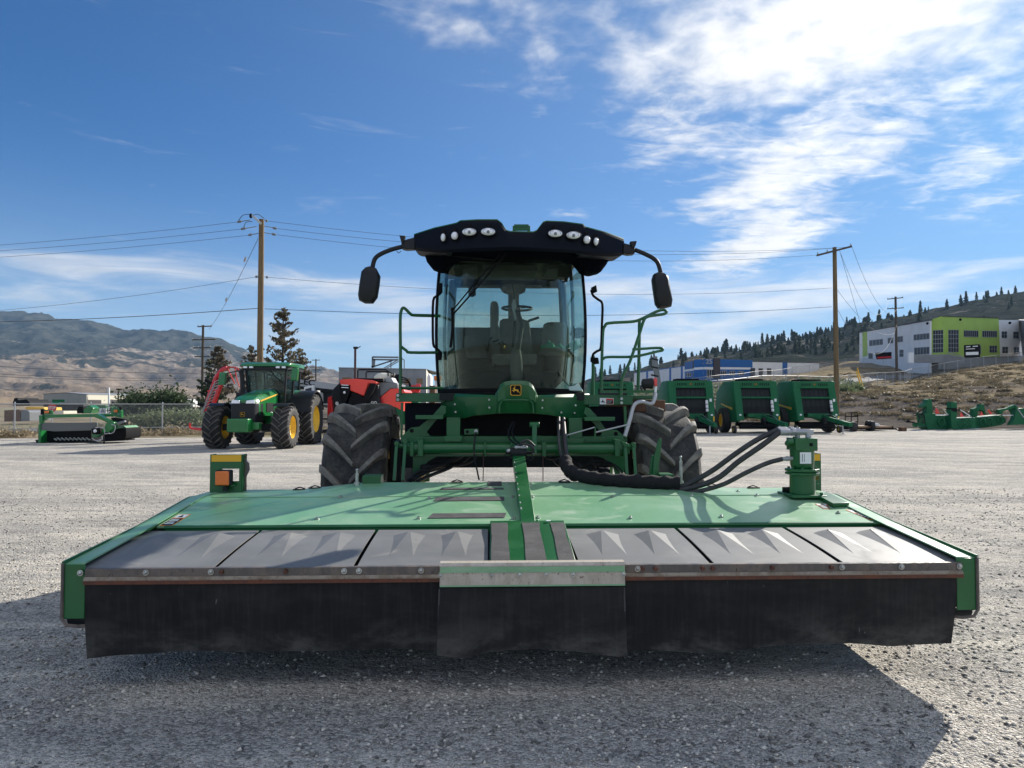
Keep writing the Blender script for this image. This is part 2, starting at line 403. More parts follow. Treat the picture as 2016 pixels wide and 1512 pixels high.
def m_strip(name, a, b_, c3):
    m, n, p, oc = newmat(name)
    s = n.nodes.new('ShaderNodeSeparateXYZ'); n.links.new(oc, s.inputs[0]); z = E(n, s.outputs[2])
    f = vnoise(n, oc, 12, 6, .7, .3, (1, 1, .5)).sstep(.42, .62)
    sp_ = vnoise(n, oc, 70, 5, .7, .5, (1, 1, .45)).sstep(.60, .68)
    c = mixc(n, f, a, b_); c = mixc(n, sp_, c, c3)
    n.links.new(c, p.inputs['Base Color']); n.links.new((f * .3 + .35).k, p.inputs['Roughness']); p.inputs['Metallic'].default_value = 0
    return m
MT['strip'] = m_strip('worn_steel_strip', (.085, .075, .070), (.15, .12, .10), (.035, .016, .010))
MT['bare'] = m_strip('worn_bare_steel', (.50, .45, .38), (.40, .35, .285), (.10, .045, .025))
MT['ledge'] = m_strip('strip_ledge', (.26, .22, .17), (.18, .14, .10), (.06, .03, .02))
MT['rust'] = m_strip('rust_edge', (.075, .020, .010), (.13, .04, .018), (.02, .010, .008))
def m_glass(name, tint, refl=.0, rough=.02):
    m, n, p, oc = newmat(name); n.nodes.remove(p)
    tr = n.nodes.new('ShaderNodeBsdfTransparent'); tr.inputs[0].default_value = (*tint, 1)
    gl = n.nodes.new('ShaderNodeBsdfGlossy'); gl.inputs['Roughness'].default_value = rough; gl.inputs[0].default_value = (.9, 1, .97, 1)
    df = n.nodes.new('ShaderNodeBsdfDiffuse'); df.inputs[0].default_value = (.16, .20, .17, 1)
    fr = n.nodes.new('ShaderNodeFresnel'); fr.inputs[0].default_value = 1.38
    mx = n.nodes.new('ShaderNodeMixShader'); n.links.new((E(n, fr.outputs[0]) * .5 + refl).mn(.30).k, mx.inputs[0])
    mx2 = n.nodes.new('ShaderNodeMixShader'); n.links.new((vnoise(n, oc, 2.5, 5, .6).sstep(.35, .8) * .07 + .015).k, mx2.inputs[0])
    n.links.new(tr.outputs[0], mx2.inputs[1]); n.links.new(df.outputs[0], mx2.inputs[2])
    n.links.new(mx2.outputs[0], mx.inputs[1]); n.links.new(gl.outputs[0], mx.inputs[2])
    n.links.new(mx.outputs[0], n.nodes['Material Output'].inputs[0]); return m
MT['glass'] = m_glass('tinted_cab_glass', (.80, .86, .825), .0)
MT['glass2'] = m_glass('tractor_cab_glass', (.66, .78, .80), .02)
def m_chain():
    m, n, p, oc = newmat('chain_link_mesh'); p.inputs['Base Color'].default_value = (.30, .31, .31, 1); p.inputs['Metallic'].default_value = .4; p.inputs['Roughness'].default_value = .5
    s = n.nodes.new('ShaderNodeSeparateXYZ'); n.links.new(oc, s.inputs[0]); x, z = E(n, s.outputs[0]), E(n, s.outputs[2])
    a = ((x + z) * 14.0)._m('FRACT')._m('LESS_THAN', .11); b = ((x - z) * 14.0)._m('FRACT')._m('LESS_THAN', .11)
    tr = n.nodes.new('ShaderNodeBsdfTransparent'); mx = n.nodes.new('ShaderNodeMixShader')
    n.links.new(a.mx(b).k, mx.inputs[0]); n.links.new(tr.outputs[0], mx.inputs[1]); n.links.new(p.outputs[0], mx.inputs[2])
    n.links.new(mx.outputs[0], n.nodes['Material Output'].inputs[0]); return m
MT['chain'] = m_chain()
def m_emb(name, col, em):
    m, n, p, oc = newmat(name); p.inputs['Base Color'].default_value = (*col, 1); p.inputs['Roughness'].default_value = .2
    p.inputs['Coat Weight'].default_value = .6
    v = n.nodes.new('ShaderNodeTexVoronoi'); v.inputs['Scale'].default_value = 90; n.links.new(oc, v.inputs['Vector'])
    b = n.nodes.new('ShaderNodeBump'); b.inputs['Strength'].default_value = .5; b.inputs['Distance'].default_value = .005
    n.links.new(v.outputs['Distance'], b.inputs['Height']); n.links.new(b.outputs[0], p.inputs['Normal']); return m
MT['amber'] = m_emb('amber_lens', (.78, .16, .01), 0)
MT['redlens'] = m_emb('red_lens', (.75, .05, .04), 0)
def m_leaf(name, a, b_, tr=.25):
    m, n, p, oc = newmat(name)
    c = mixc(n, vnoise(n, oc, 1.6, 4, .6).sstep(.35, .65), a, b_)
    n.links.new(c, p.inputs['Base Color']); p.inputs['Roughness'].default_value = .65; p.inputs['Specular IOR Level'].default_value = .25
    t = n.nodes.new('ShaderNodeBsdfTranslucent'); n.links.new(c, t.inputs[0]); mx = n.nodes.new('ShaderNodeMixShader'); mx.inputs[0].default_value = tr
    n.links.new(p.outputs[0], mx.inputs[1]); n.links.new(t.outputs[0], mx.inputs[2]); n.links.new(mx.outputs[0], n.nodes['Material Output'].inputs[0])
    return m
MT['leafpine'] = m_leaf('pine_needles', (.040, .058, .030), (.062, .075, .042))
MT['leafbrown'] = m_leaf('brown_needles', (.17, .13, .09), (.12, .115, .07))
MT['leafgreen'] = m_leaf('bush_leaves', (.045, .075, .032), (.075, .100, .048))
MT['leafsage'] = m_leaf('sage_leaves', (.17, .21, .10), (.22, .25, .13))
MT['leafdry'] = m_leaf('dry_weed', (.46, .37, .24), (.36, .29, .18))
MT['bark'] = mat('bark', (.06, .045, .035), .9)
# ------------------------------------------------------------------ ground, hills
def m_gravel():
    m, n, p, oc = newmat('gravel')
    big = vnoise(n, oc, .28, 5, .62, .8, (.6, 1.3, 1)).sstep(.36, .62)
    trk = vnoise(n, oc, .55, 5, .6, 1.6, (.35, 1.9, 1)).sstep(.46, .60)
    dk = vnoise(n, oc, 1.1, 6, .68, .9, (.6, 1.6, 1)).sstep(.50, .66)
    wv = n.nodes.new('ShaderNodeTexWave'); wv.wave_type = 'RINGS'; wv.rings_direction = 'Z'; wv.inputs['Scale'].default_value = .16; wv.inputs['Distortion'].default_value = 3.5; wv.inputs['Detail'].default_value = 3; wv.inputs['Detail Scale'].default_value = .6
    mp_ = n.nodes.new('ShaderNodeMapping'); mp_.inputs['Location'].default_value = (-9, 14, 0); n.links.new(oc, mp_.inputs[0]); n.links.new(mp_.outputs[0], wv.inputs['Vector'])
    trackf = E(n, wv.outputs['Fac']).sstep(.55, .9)
    vs_, cs_ = [], []
    for sc in (60, 120, 24):
        v = n.nodes.new('ShaderNodeTexVoronoi'); v.inputs['Scale'].default_value = sc; n.links.new(oc, v.inputs['Vector']); vs_.append(v)
        q = n.nodes.new('ShaderNodeSeparateColor'); n.links.new(v.outputs['Color'], q.inputs[0]); cs_.append(q)
    c = mixc(n, big, (.60, .55, .47), (.34, .32, .295))
    c = mixc(n, trk * .75, c, (.76, .69, .58))
    c = mixc(n, dk * .60, c, (.19, .18, .17))
    c = mixc(n, trackf * .28, c, (.24, .235, .23))
    tone = E(n, cs_[0].outputs[0]) * .5 + E(n, cs_[1].outputs[1]) * .3 + E(n, cs_[2].outputs[0]) * .2
    st = mixc(n, tone.sstep(.2, .8), (.09, .086, .080), (.92, .87, .78))
    c = mixc(n, .40, c, st)
    n.links.new(c, p.inputs['Base Color']); p.inputs['Roughness'].default_value = .95; p.inputs['Specular IOR Level'].default_value = .1
    h = E(n, vs_[0].outputs['Distance']) * -.60 + E(n, vs_[1].outputs['Distance']) * -.30 + vnoise(n, oc, 24, 4, .65) * .30 + vnoise(n, oc, 7, 4, .6, .5) * .7 + vnoise(n, oc, 1.6, 4, .6, 1.2, (.7, 1.2, 1)) * 2.0
    b = n.nodes.new('ShaderNodeBump'); b.inputs['Strength'].default_value = 1.0; b.inputs['Distance'].default_value = .030
    n.links.new(h.k, b.inputs['Height']); n.links.new(b.outputs[0], p.inputs['Normal']); return m
MT['gravel'] = m_gravel()
MT['stone'] = None
def m_stone():
    m, n, p, oc = newmat('gravel_stone')
    v = n.nodes.new('ShaderNodeTexVoronoi'); v.inputs['Scale'].default_value = 28; n.links.new(oc, v.inputs['Vector'])
    s1 = n.nodes.new('ShaderNodeSeparateColor'); n.links.new(v.outputs['Color'], s1.inputs[0])
    c = mixc(n, E(n, s1.outputs[0]).sstep(.1, .9), (.12, .115, .105), (.66, .61, .53))
    n.links.new(c, p.inputs['Base Color']); p.inputs['Roughness'].default_value = .8; return m
MT['stone'] = m_stone()
# far ground: dry grassland sheet to the horizon
def m_field():
    m, n, p, oc = newmat('dry_ground')
    f = vnoise(n, oc, .02, 6, .6, .5).sstep(.4, .62); g = vnoise(n, oc, .5, 6, .7).sstep(.35, .7)
    c = mixc(n, f, (.26, .20, .125), (.13, .15, .06)); c = mixc(n, g * .5, c, (.36, .30, .20))
    n.links.new(c, p.inputs['Base Color']); p.inputs['Roughness'].default_value = .95
    b = n.nodes.new('ShaderNodeBump'); b.inputs['Strength'].default_value = .8; b.inputs['Distance'].default_value = .3
    n.links.new(vnoise(n, oc, 1.5, 5, .7).k, b.inputs['Height']); n.links.new(b.outputs[0], p.inputs['Normal']); return m
MT['field'] = m_field()
g = MB(); S = 5000
g.add([(-S, -S, -.06), (S, -S, -.06), (S, S, -.06), (-S, S, -.06)], [(0, 1, 2, 3)])
tag(g.build('ground', MT['field'], smooth=0), 'flat dry grassland reaching the hills', 'ground', kind='structure')
# gravel yard, gently uneven near the camera
def yard_z(x, y):
    return .018 * mnoise.noise(Vector((x * .45, y * .55, 0))) + .010 * mnoise.noise(Vector((x * 1.3, y * 1.9, 3)))
xs = np.concatenate([np.arange(-160, -14, 6), np.arange(-14, 14, .25), np.arange(14, 90, 5)])
ys = np.concatenate([np.arange(-30, .5, 3), np.arange(.5, 12, .2), np.arange(12, 36, 2.0)])
def yard_edge(x): return 33.2 + (x + 24) * .10 if x < 0 else 48.0
g = MB(); vs = []; nx, ny = len(xs), len(ys) + 2
for x in xs:
    for y in ys:
        fade = 1 if (abs(x) < 14 and .5 <= y <= 11.8) else 0
        e = yard_edge(x); yy = y if y < 31 else 31
        vs.append((x, min(y, 31.5), yard_z(x, y) * fade))
    e = yard_edge(float(x)); e = max(e, 32)
    vs.append((x, e, 0)); vs.append((x, e + .6, -.05))
fs = [(i * ny + j, (i + 1) * ny + j, (i + 1) * ny + j + 1, i * ny + j + 1) for i in range(nx - 1) for j in range(ny - 1)]
g.add(vs, fs)
tag(g.build('gravel_yard', MT['gravel'], smooth=60), 'pale grey gravel yard the machines stand on', 'yard', kind='structure')
# loose stones near the camera, one uncountable mass
def stones(n, xr, yr, smin, smax, seed):
    rs = np.random.RandomState(seed)
    base = np.array([(1, 0, 0), (-.9, .1, 0), (.1, 1, 0), (-.1, -1, .1), (0, .1, .75), (.1, 0, -.7)], float)
    tri = np.array([(0, 2, 4), (2, 1, 4), (1, 3, 4), (3, 0, 4), (2, 0, 5), (1, 2, 5), (3, 1, 5), (0, 3, 5)])
    y = yr[0] + (yr[1] - yr[0]) * rs.rand(n) ** 1.6; x = xr[0] + (xr[1] - xr[0]) * rs.rand(n)
    x = x * (y / yr[1] * .75 + .45)
    # clump the stones
    keep = np.array([mnoise.noise(Vector((a * .9, b * 1.4, 9))) + rs.rand() * .9 > .25 for a, b in zip(x, y)])
    x, y = x[keep], y[keep]; n = len(x)
    s = smin + (smax - smin) * rs.rand(n) ** 3.0
    z = np.array([yard_z(a, b) if abs(a) < 14 and b < 11.8 else 0 for a, b in zip(x, y)])
    V = base[None] * (1 + .35 * (rs.rand(n, 6, 3) - .5)) * s[:, None, None] * np.stack([np.ones(n), .6 + .4 * rs.rand(n), .45 + .4 * rs.rand(n)], 1)[:, None, :]
    a = rs.rand(n) * 6.28; c, q = np.cos(a), np.sin(a)
    X_ = V[..., 0] * c[:, None] - V[..., 1] * q[:, None]; Y_ = V[..., 0] * q[:, None] + V[..., 1] * c[:, None]
    V[..., 0] = X_ + x[:, None]; V[..., 1] = Y_ + y[:, None]; V[..., 2] += (z + s * .15)[:, None]
    T = (tri[None] + (np.arange(n) * 6)[:, None, None]).reshape(-1, 3)
    return V.reshape(-1, 3), T
def mesh_np(name, V, Fq, mat_, loc=(0, 0, 0)):
    me = bpy.data.meshes.new(name); k = Fq.shape[1]
    me.vertices.add(len(V)); me.vertices.foreach_set('co', np.asarray(V, np.float32).ravel())
    me.loops.add(Fq.size); me.loops.foreach_set('vertex_index', Fq.astype(np.int32).ravel())
    me.polygons.add(len(Fq)); me.polygons.foreach_set('loop_start', np.arange(0, Fq.size, k, dtype=np.int32))
    me.update(calc_edges=True); me.validate(); me.materials.append(mat_)
    return me
V1, T1 = stones(120000, (-10, 10), (2.2, 13.0), .0030, .0200, 3)
me = mesh_np('loose_gravel', V1, T1, MT['stone'])
o = bpy.data.objects.new('loose_gravel', me); COL.objects.link(o)
tag(o, 'loose grey stones scattered over the yard surface', 'gravel', kind='stuff')

# hill meshes: built on rays from the yard, each row at its own distance (metres)
def hill(name, pxs, rows, table, mat_, label, cat='hill', amp=0, nsc=.01, sub=(90, 60), seed=0, zoff=0, amp2=0, finaly=None, kind='structure'):
    """table[r][c] = image row of the terrain at column c, distance rows[r]"""
    pxs = np.array(pxs, float); rows = np.array(rows, float); tb = np.array(table, float)
    H = EYE + (800 - tb) / F * rows[:, None]
    U = np.linspace(pxs[0], pxs[-1], sub[0] + 1)
    t = np.linspace(0, len(rows) - 1, sub[1] + 1)
    D = np.interp(t, np.arange(len(rows)), rows)
    Hc = np.array([[np.interp(u, pxs, H[r]) for u in U] for r in range(len(rows))])
    Hi = np.array([[np.interp(tt, np.arange(len(rows)), Hc[:, i]) for i in range(len(U))] for tt in t])
    vs = []
    for j, d in enumerate(D):
        for i, u in enumerate(U):
            x = (u - 1008) / F * d; z = Hi[j, i] + zoff
            if amp:
                edge = min(1, j / 4)
                q = Vector((x * nsc, d * nsc, seed)); rg = mnoise.fractal(q, 1.0, 2.0, 6); rd = 1 - abs(mnoise.fractal(q * .6 + Vector((5, 2, 1)), 1, 2, 5)) * 1.6
                z += amp * edge * (rg * .55 + (rd - .6) * .6) * (.35 + .65 * j / sub[1])
            if amp2:
                q = Vector((x * .0075, d * .0055, 3)); z += amp2 * min(1, j / 30) * (1 - abs(mnoise.fractal(q, 1, 2.1, 5)) * 2 - .5)
            vs.append((x, d, z))
    m = len(U); g = MB()
    g.add(vs, [(j * m + i, j * m + i + 1, (j + 1) * m + i + 1, (j + 1) * m + i) for j in range(sub[1]) for i in range(m - 1)])
    o = g.build(name, mat_, smooth=180); 
    return tag(o, label, cat, kind=kind), (U, D, np.array(vs)[:, 2].reshape(sub[1] + 1, m))
def m_hill(name, dry, dry2, rock, wood, cover, zlo, zhi, sc):
    m, n, p, oc = newmat(name)
    geo = n.nodes.new('ShaderNodeNewGeometry'); s = n.nodes.new('ShaderNodeSeparateXYZ'); n.links.new(geo.outputs['Position'], s.inputs[0]); z = E(n, s.outputs[2])
    ps = geo.outputs['Position']
    a = vnoise(n, ps, sc, 7, .6, .6).sstep(.40, .62)
    c = mixc(n, a, dry, dry2)
    up = z.sstep(zlo, zhi)
    rk = (vnoise(n, ps, sc * 5, 7, .7, .8, (1, 1, 2.2)) + up * .10).sstep(.55, .61)
    c = mixc(n, rk * (up * .65 + .15), c, rock)
    wd = (vnoise(n, ps, sc * 1.1, 8, .66, .8) + vnoise(n, ps, sc * 6, 6, .7, .5) * .35 + up * cover - cover * .55 - .10).sstep(.50, .56)
    sp_ = (vnoise(n, ps, sc * 14, 4, .7, .4) + up * .14).sstep(.55, .62)
    c = mixc(n, (z.sstep(zlo * .1, zlo * .9) * -1.0 + 1.0) * .7, c, (dry[0] * 1.45, dry[1] * 1.4, dry[2] * 1.25))
    c = mixc(n, (wd * .88).mx(sp_ * (up * .7 + .15)), c, wood)
    n.links.new(c, p.inputs['Base Color']); p.inputs['Roughness'].default_value = 1; p.inputs['Specular IOR Level'].default_value = 0
    b = n.nodes.new('ShaderNodeBump'); b.inputs['Strength'].default_value = 1; b.inputs['Distance'].default_value = 12
    n.links.new((vnoise(n, ps, sc * 3, 9, .72, .4) + wd * .2).k, b.inputs['Height']); n.links.new(b.outputs[0], p.inputs['Normal']); return m
MT['mount'] = m_hill('mountain_slope', (.27, .205, .145), (.15, .115, .085), (.50, .44, .37), (.022, .030, .024), .30, 30, 330, .0036)
cols = [-1900, -500, 0, 60, 150, 240, 300, 370, 430, 500, 560, 600, 640, 680, 760, 900]
mt_rows = [700, 1000, 1400, 1900, 2500, 3000]
ridge = [655, 600, 616, 615, 625, 643, 648, 660, 676, 694, 704, 706, 712, 726, 760, 792]
tb = [[800] * 16,
      [785, 782, 784, 784, 785, 787, 789, 792, 794, 796, 797, 798, 798, 799, 800, 800],
      [755, 745, 755, 757, 763, 768, 772, 776, 780, 784, 787, 789, 791, 793, 797, 799],
      [725, 700, 705, 708, 716, 726, 732, 740, 748, 755, 760, 763, 768, 773, 786, 797],
      [685, 640, 652, 655, 662, 674, 682, 692, 704, 716, 724, 728, 736, 745, 770, 794], ridge]
hill('mountain', cols, mt_rows, tb, MT['mount'], 'long dry mountain ridge with dark pine patches behind the yard on the left', 'mountain', amp=55, nsc=.0021, sub=(620, 170), seed=4, amp2=15, zoff=-8)
MT['hillr'] = m_hill('near_hill_slope', (.165, .148, .118), (.105, .095, .078), (.33, .30, .26), (.036, .048, .040), .05, 10, 80, .012)
cols = [1130, 1180, 1255, 1330, 1400, 1500, 1600, 1700, 1800, 1900, 2016, 2300, 4200]
rr = [330, 420, 520, 640, 760]
ridge = [752, 740, 726, 706, 694, 680, 662, 634, 612, 592, 566, 505, 560]
tb = [[775, 772, 765, 752, 745, 735, 728, 720, 716, 712, 708, 695, 720],
      [772, 765, 755, 742, 732, 720, 708, 696, 688, 680, 670, 640, 690],
      [766, 757, 745, 730, 716, 704, 688, 670, 655, 642, 625, 580, 650],
      [758, 748, 735, 716, 704, 691, 674, 650, 630, 614, 592, 538, 610], ridge]
_, HR = hill('hillside', cols, rr, tb, MT['hillr'], 'dark sloping hillside rising to the right behind the buildings', 'hill', amp=13, nsc=.010, sub=(330, 70), seed=8, zoff=-2)
# embankment on the right: toe at the yard edge, fence terrace, road terrace
def m_bank():
    m, n, p, oc = newmat('embankment')
    geo = n.nodes.new('ShaderNodeNewGeometry'); ps = geo.outputs['Position']
    s = n.nodes.new('ShaderNodeSeparateXYZ'); n.links.new(ps, s.inputs[0]); z = E(n, s.outputs[2])
    a = vnoise(n, ps, .10, 6, .6, .6).sstep(.42, .62); bgr = vnoise(n, ps, .9, 7, .7, .3, (.5, .5, 1.5)).sstep(.42, .66)
    c = mixc(n, bgr, (.185, .160, .138), (.085, .075, .067))
    grass = (vnoise(n, ps, .16, 5, .6, .5) + z.sstep(1.2, 6.5) * .22).sstep(.50, .64)
    c = mixc(n, grass * .8, c, mixc(n, bgr, (.36, .29, .18), (.18, .145, .095)))
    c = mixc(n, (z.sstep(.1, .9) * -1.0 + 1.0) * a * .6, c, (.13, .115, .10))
    n.links.new(c, p.inputs['Base Color']); p.inputs['Roughness'].default_value = 1; p.inputs['Specular IOR Level'].default_value = 0
    b = n.nodes.new('ShaderNodeBump'); b.inputs['Strength'].default_value = 1; b.inputs['Distance'].default_value = .45
    n.links.new((vnoise(n, ps, 1.6, 7, .72, .4, (.5, .5, 2)) ).k, b.inputs['Height']); n.links.new(b.outputs[0], p.inputs['Normal']); return m
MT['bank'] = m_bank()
cols = [600, 870, 1165, 1250, 1340, 1406, 1500, 1600, 1670, 1789, 1900, 2016, 2400, 4200]
rows = [47.5, 50, 56, 62, 72, 90, 115, 140, 165, 200, 260, 330]
tb = [[844.8] * 14,
      [842, 842, 840, 838, 836, 834, 832, 831, 830, 829, 828, 824, 812, 800],
      [834, 833, 828, 825, 820, 815, 813, 811, 806, 800, 794, 787, 770, 755],
      [826, 824, 815, 806, 797, 790, 787, 782, 778, 776, 770, 762, 735, 715],
      [820, 817, 805, 797, 788, 782, 779, 776, 774, 770, 758, 748, 718, 700],
      [814, 810, 796, 788, 778, 773, 771, 770, 768, 762, 746, 735, 704, 690],
      [810, 806, 792, 784, 774, 765, 760, 757, 755, 751, 729, 717, 686, 680],
      [808, 803, 788, 780, 770, 760, 750, 744, 742, 740, 723, 711, 684, 684],
      [806, 801, 786, 777, 766, 756, 746, 736, 723, 720, 715, 707, 686, 690],
      [805, 799, 782, 774, 762, 752, 742, 732, 714, 712, 710, 705, 688, 695],
      [804, 798, 780, 771, 758, 748, 740, 731, 713, 710, 708, 704, 690, 700],
      [803, 797, 778, 769, 755, 745, 736, 728, 712, 709, 706, 702, 690, 705]]
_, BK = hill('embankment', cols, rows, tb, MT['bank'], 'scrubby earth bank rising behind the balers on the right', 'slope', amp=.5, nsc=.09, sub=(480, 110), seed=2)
def bank_z(x, y):
    U, D, H = BK; px = 1008 + x / y * F
    i = np.clip(np.interp(px, U, np.arange(len(U))), 0, len(U) - 1.001); j = np.clip(np.interp(y, D, np.arange(len(D))), 0, len(D) - 1.001)
    a, b = int(i), int(j); u, v = i - a, j - b
    return float(H[b, a] * (1 - u) * (1 - v) + H[b, a + 1] * u * (1 - v) + H[b + 1, a] * (1 - u) * v + H[b + 1, a + 1] * u * v)
# ------------------------------------------------------------------ rotary mower header (stands in front of the windrower)
def emblem(M, w_, parent, h_=None, name='emblem'):
    """black rounded badge with yellow border and a leaping deer; M maps x right, y up, z out"""
    def rr(w2, h2, r, z, bot=.12):
        pts = []
        for cx, cy, a0 in ((w2 - r, h2 - r, 0), (-w2 + r, h2 - r, 90), (-w2 + r, -h2 + r, 180), (w2 - r, -h2 + r, 270)):
            for k in range(6):
                a = R(a0 + 18 * k); pts.append((cx + r * math.cos(a), cy + r * math.sin(a) - (bot * w2 * (1 - abs(cx) / w2) if cy < 0 else 0), z))
        return pts
    h_ = h_ or w_ * .95
    a, b = w_ / 2, h_ / 2
    e = MB(); e.plate(rr(a, b, a * .35, 0), (0, 0, .004)); o = e.build(name, MT['ink'], parent, M)
    y = MB(); A = rr(a * .96, b * .96, a * .33, .005); B = rr(a * .87, b * .87, a * .29, .005)
    n = len(A); y.add(A + B, [(i, (i + 1) % n, n + (i + 1) % n, n + i) for i in range(n)])
    for q in ([(-.36, .12), (-.10, .14), (.26, .10), (.36, -.04), (.10, -.10), (-.30, -.12)], [(.20, .08), (.40, .02), (.50, -.22), (.42, -.28), (.10, -.08)], [(.40, -.16), (.50, -.22), (.74, -.56), (.66, -.60)],
              [(.22, -.02), (.34, -.10), (.40, -.40), (.34, -.42), (.14, -.10)], [(-.30, .04), (-.66, -.04), (-.70, -.12), (-.26, -.10)], [(-.26, -.06), (-.50, -.28), (-.42, -.32), (-.14, -.10)], [(-.50, -.28), (-.42, -.32), (-.24, -.34), (-.26, -.28)],
              [(-.38, .06), (-.12, .12), (-.20, .40), (-.34, .36)], [(-.18, .30), (-.20, .46), (-.36, .42), (-.54, .30), (-.50, .24)], [(-.26, .42), (-.20, .42), (-.02, .60), (-.04, .66), (-.14, .58)], [(-.30, .42), (-.25, .43), (-.20, .68), (-.26, .70)], [(.30, .08), (.42, .12), (.44, .06), (.34, .0)]):
        y.plate([(p[0] * a, p[1] * b, .0055) for p in q], (0, 0, .002))
    ob = y.build('deer_mark', MT['yellowd'], o if o.parent and o.parent.parent is None else parent, M, smooth=0)
    return o

HD = thing('mower_header', 'wide green mowing header with grey shields and long black rubber curtain in the foreground', 'mower header', MACH)
FM = MACH
HW = 2.352                                              # half width of the front
ZF, ZB = .655, .730
Y1, YC, YR = .80, 1.56, 2.02                           # shields end / crease / rear edge
def deck_z(x, y):
    if y <= YC: z = .728 + (y - Y1) / (YC - Y1) * .092
    else: z = .820 + (y - YC) / (YR - YC) * (.0 + .055 * (1 - min(1, max(0, (abs(x) - 1.25) / .5))) + .004)
    return z
Hn = 2.27
g = MB(); g.grid(48, 20, lambda u, v: ((u * 2 - 1) * (HW + .01), Y1 + .02 + v * (YR - Y1 - .02), deck_z((u * 2 - 1) * HW, Y1 + .02 + v * (YR - Y1 - .02))), (0, 0, -.012))
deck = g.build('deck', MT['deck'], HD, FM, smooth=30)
g = MB()                                               # lip along the deck front and hem along rear
g.tube([(-HW + .04, Y1 + .015, .722), (HW - .04, Y1 + .015, .722)], .014, 8)
g.box((-HW + .05, Y1 + .005, .668), (HW - .05, Y1 + .02, .72))
g.build('deck_lip', MT['green'], HD, FM)
# bolts and latches on the deck
g = MB(); g.tube([(x, YC, deck_z(x, YC) + .001) for x in np.linspace(-HW + .05, HW - .05, 40)], .004, 6); g.build('deck_crease', MT['deck'], HD, FM)
g = MB()
for px, py in ((624, 1022), (670, 979), (845, 982), (824, 1021), (1008, 979), (1011, 1021), (1048, 979), (1059, 1020), (1206, 979), (1241, 1020), (1362, 977), (1420, 1018), (1453, 968), (1490, 976), (866, 953), (998, 953), (1045, 953), (1650, 1010)):
    best = min((abs(mp(px, py, y).z - deck_z(mp(px, py, y).x, y)), y) for y in np.linspace(Y1, YR, 60))[1]
    q = mp(px, py, best); q.z = deck_z(q.x, q.y)
    g = MB(); g.cyl(q, q + Vector((0, 0, .006)), .016, .016, 10); g.cyl(q, q + Vector((0, 0, .016)), .009, .009, 6)
    g.build('deck_bolt', MT['steel'], deck, FM)
def dpt(px, py, dz=0):                                 # point of the deck surface seen at a pixel
    best = min((abs(mp(px, py, y).z - deck_z(mp(px, py, y).x, y)), y) for y in np.linspace(Y1, YR, 240))[1]
    q = mp(px, py, best); q.z = deck_z(q.x, q.y) + dz; return q
g = MB()
for px in (592, 622, 900, 1110, 1255, 1400, 1480):
    q = mp(px, 960, YR); z = deck_z(q.x, YR)
    g = MB(); g.box((q.x - .05, YR - .05, z), (q.x + .05, YR - .028, z + .008)); g.tube([(q.x - .04, YR - .02, z + .008), (q.x, YR - .03, z + .022), (q.x + .04, YR - .02, z + .008)], .005, 5)
    g.build('latch', MT['dark'], deck, FM)
# grip strips on deck
for (a, b, c, d) in ((862, 1008, 1011, 1022), (), ()) if False else (((842, 1021), (993, 1020), (997, 1011), (852, 1012)), ((853, 987), (993, 986), (992, 979), (860, 980)), ((866, 965), (992, 964), (991, 961), (870, 961)), ((960, 957), (988, 957), (987, 949), (960, 949))):
    q = [dpt(*p, dz=.003) for p in (a, b, c, d)]
    g = MB(); g.plate(q, (0, 0, .002)); g.build('grip_strip', MT['grip'], HD, FM)
# warning stickers on deck (pictogram + text block)
def sticker(corners, up, name, panel):
    """corners bl, br, tr, tl in machine frame"""
    bl, br, tr, tl = [Vector(c) for c in corners]
    def q(u, v, dz): return bl.lerp(br, u).lerp(tl.lerp(tr, u), v) + Vector(up) * dz
    g = MB(); g.plate([q(0, 0, .001), q(1, 0, .001), q(1, 1, .001), q(0, 1, .001)], Vector(up) * .001); o = g.build(name, MT[panel], HD, FM)
    g = MB()
    g.plate([q(.05, .05, .0025), q(.95, .05, .0025), q(.95, .62, .0025), q(.05, .62, .0025)], Vector(up) * .0006)
    g.build('sticker_text_block', MT['ink'], o, FM)
    g = MB()
    for k in range(4):
        v = .14 + k * .12; g.plate([q(.14, v, .0036), q(.86 - .1 * (k % 2), v, .0036), q(.86 - .1 * (k % 2), v + .05, .0036), q(.14, v + .05, .0036)], Vector(up) * .0004)
    g.plate([q(.08, .68, .0025), q(.92, .68, .0025), q(.92, .95, .0025), q(.08, .95, .0025)], Vector(up) * .0006)
    g.build('sticker_pictogram_panel', MT['paper'], o, FM)
    g = MB(); g.plate([q(.3, .72, .0036), q(.7, .72, .0036), q(.62, .84, .0036), q(.52, .92, .0036), q(.4, .82, .0036)], Vector(up) * .0004); g.build('sticker_pictogram', MT['ink'], o, FM)
sticker([dpt(313, 1036), dpt(338, 1036), dpt(376, 1013), dpt(352, 1013)], (0, 0, 1), 'warning_sticker', 'orange')
sticker([dpt(1713, 1024), dpt(1728, 1024), dpt(1686, 1004), dpt(1664, 1004)], (0, 0, 1), 'warning_sticker', 'orange')
sticker([dpt(1620, 1002), dpt(1635, 1003), dpt(1628, 992), dpt(1604, 992)], (0, 0, 1), 'warning_sticker', 'orange')
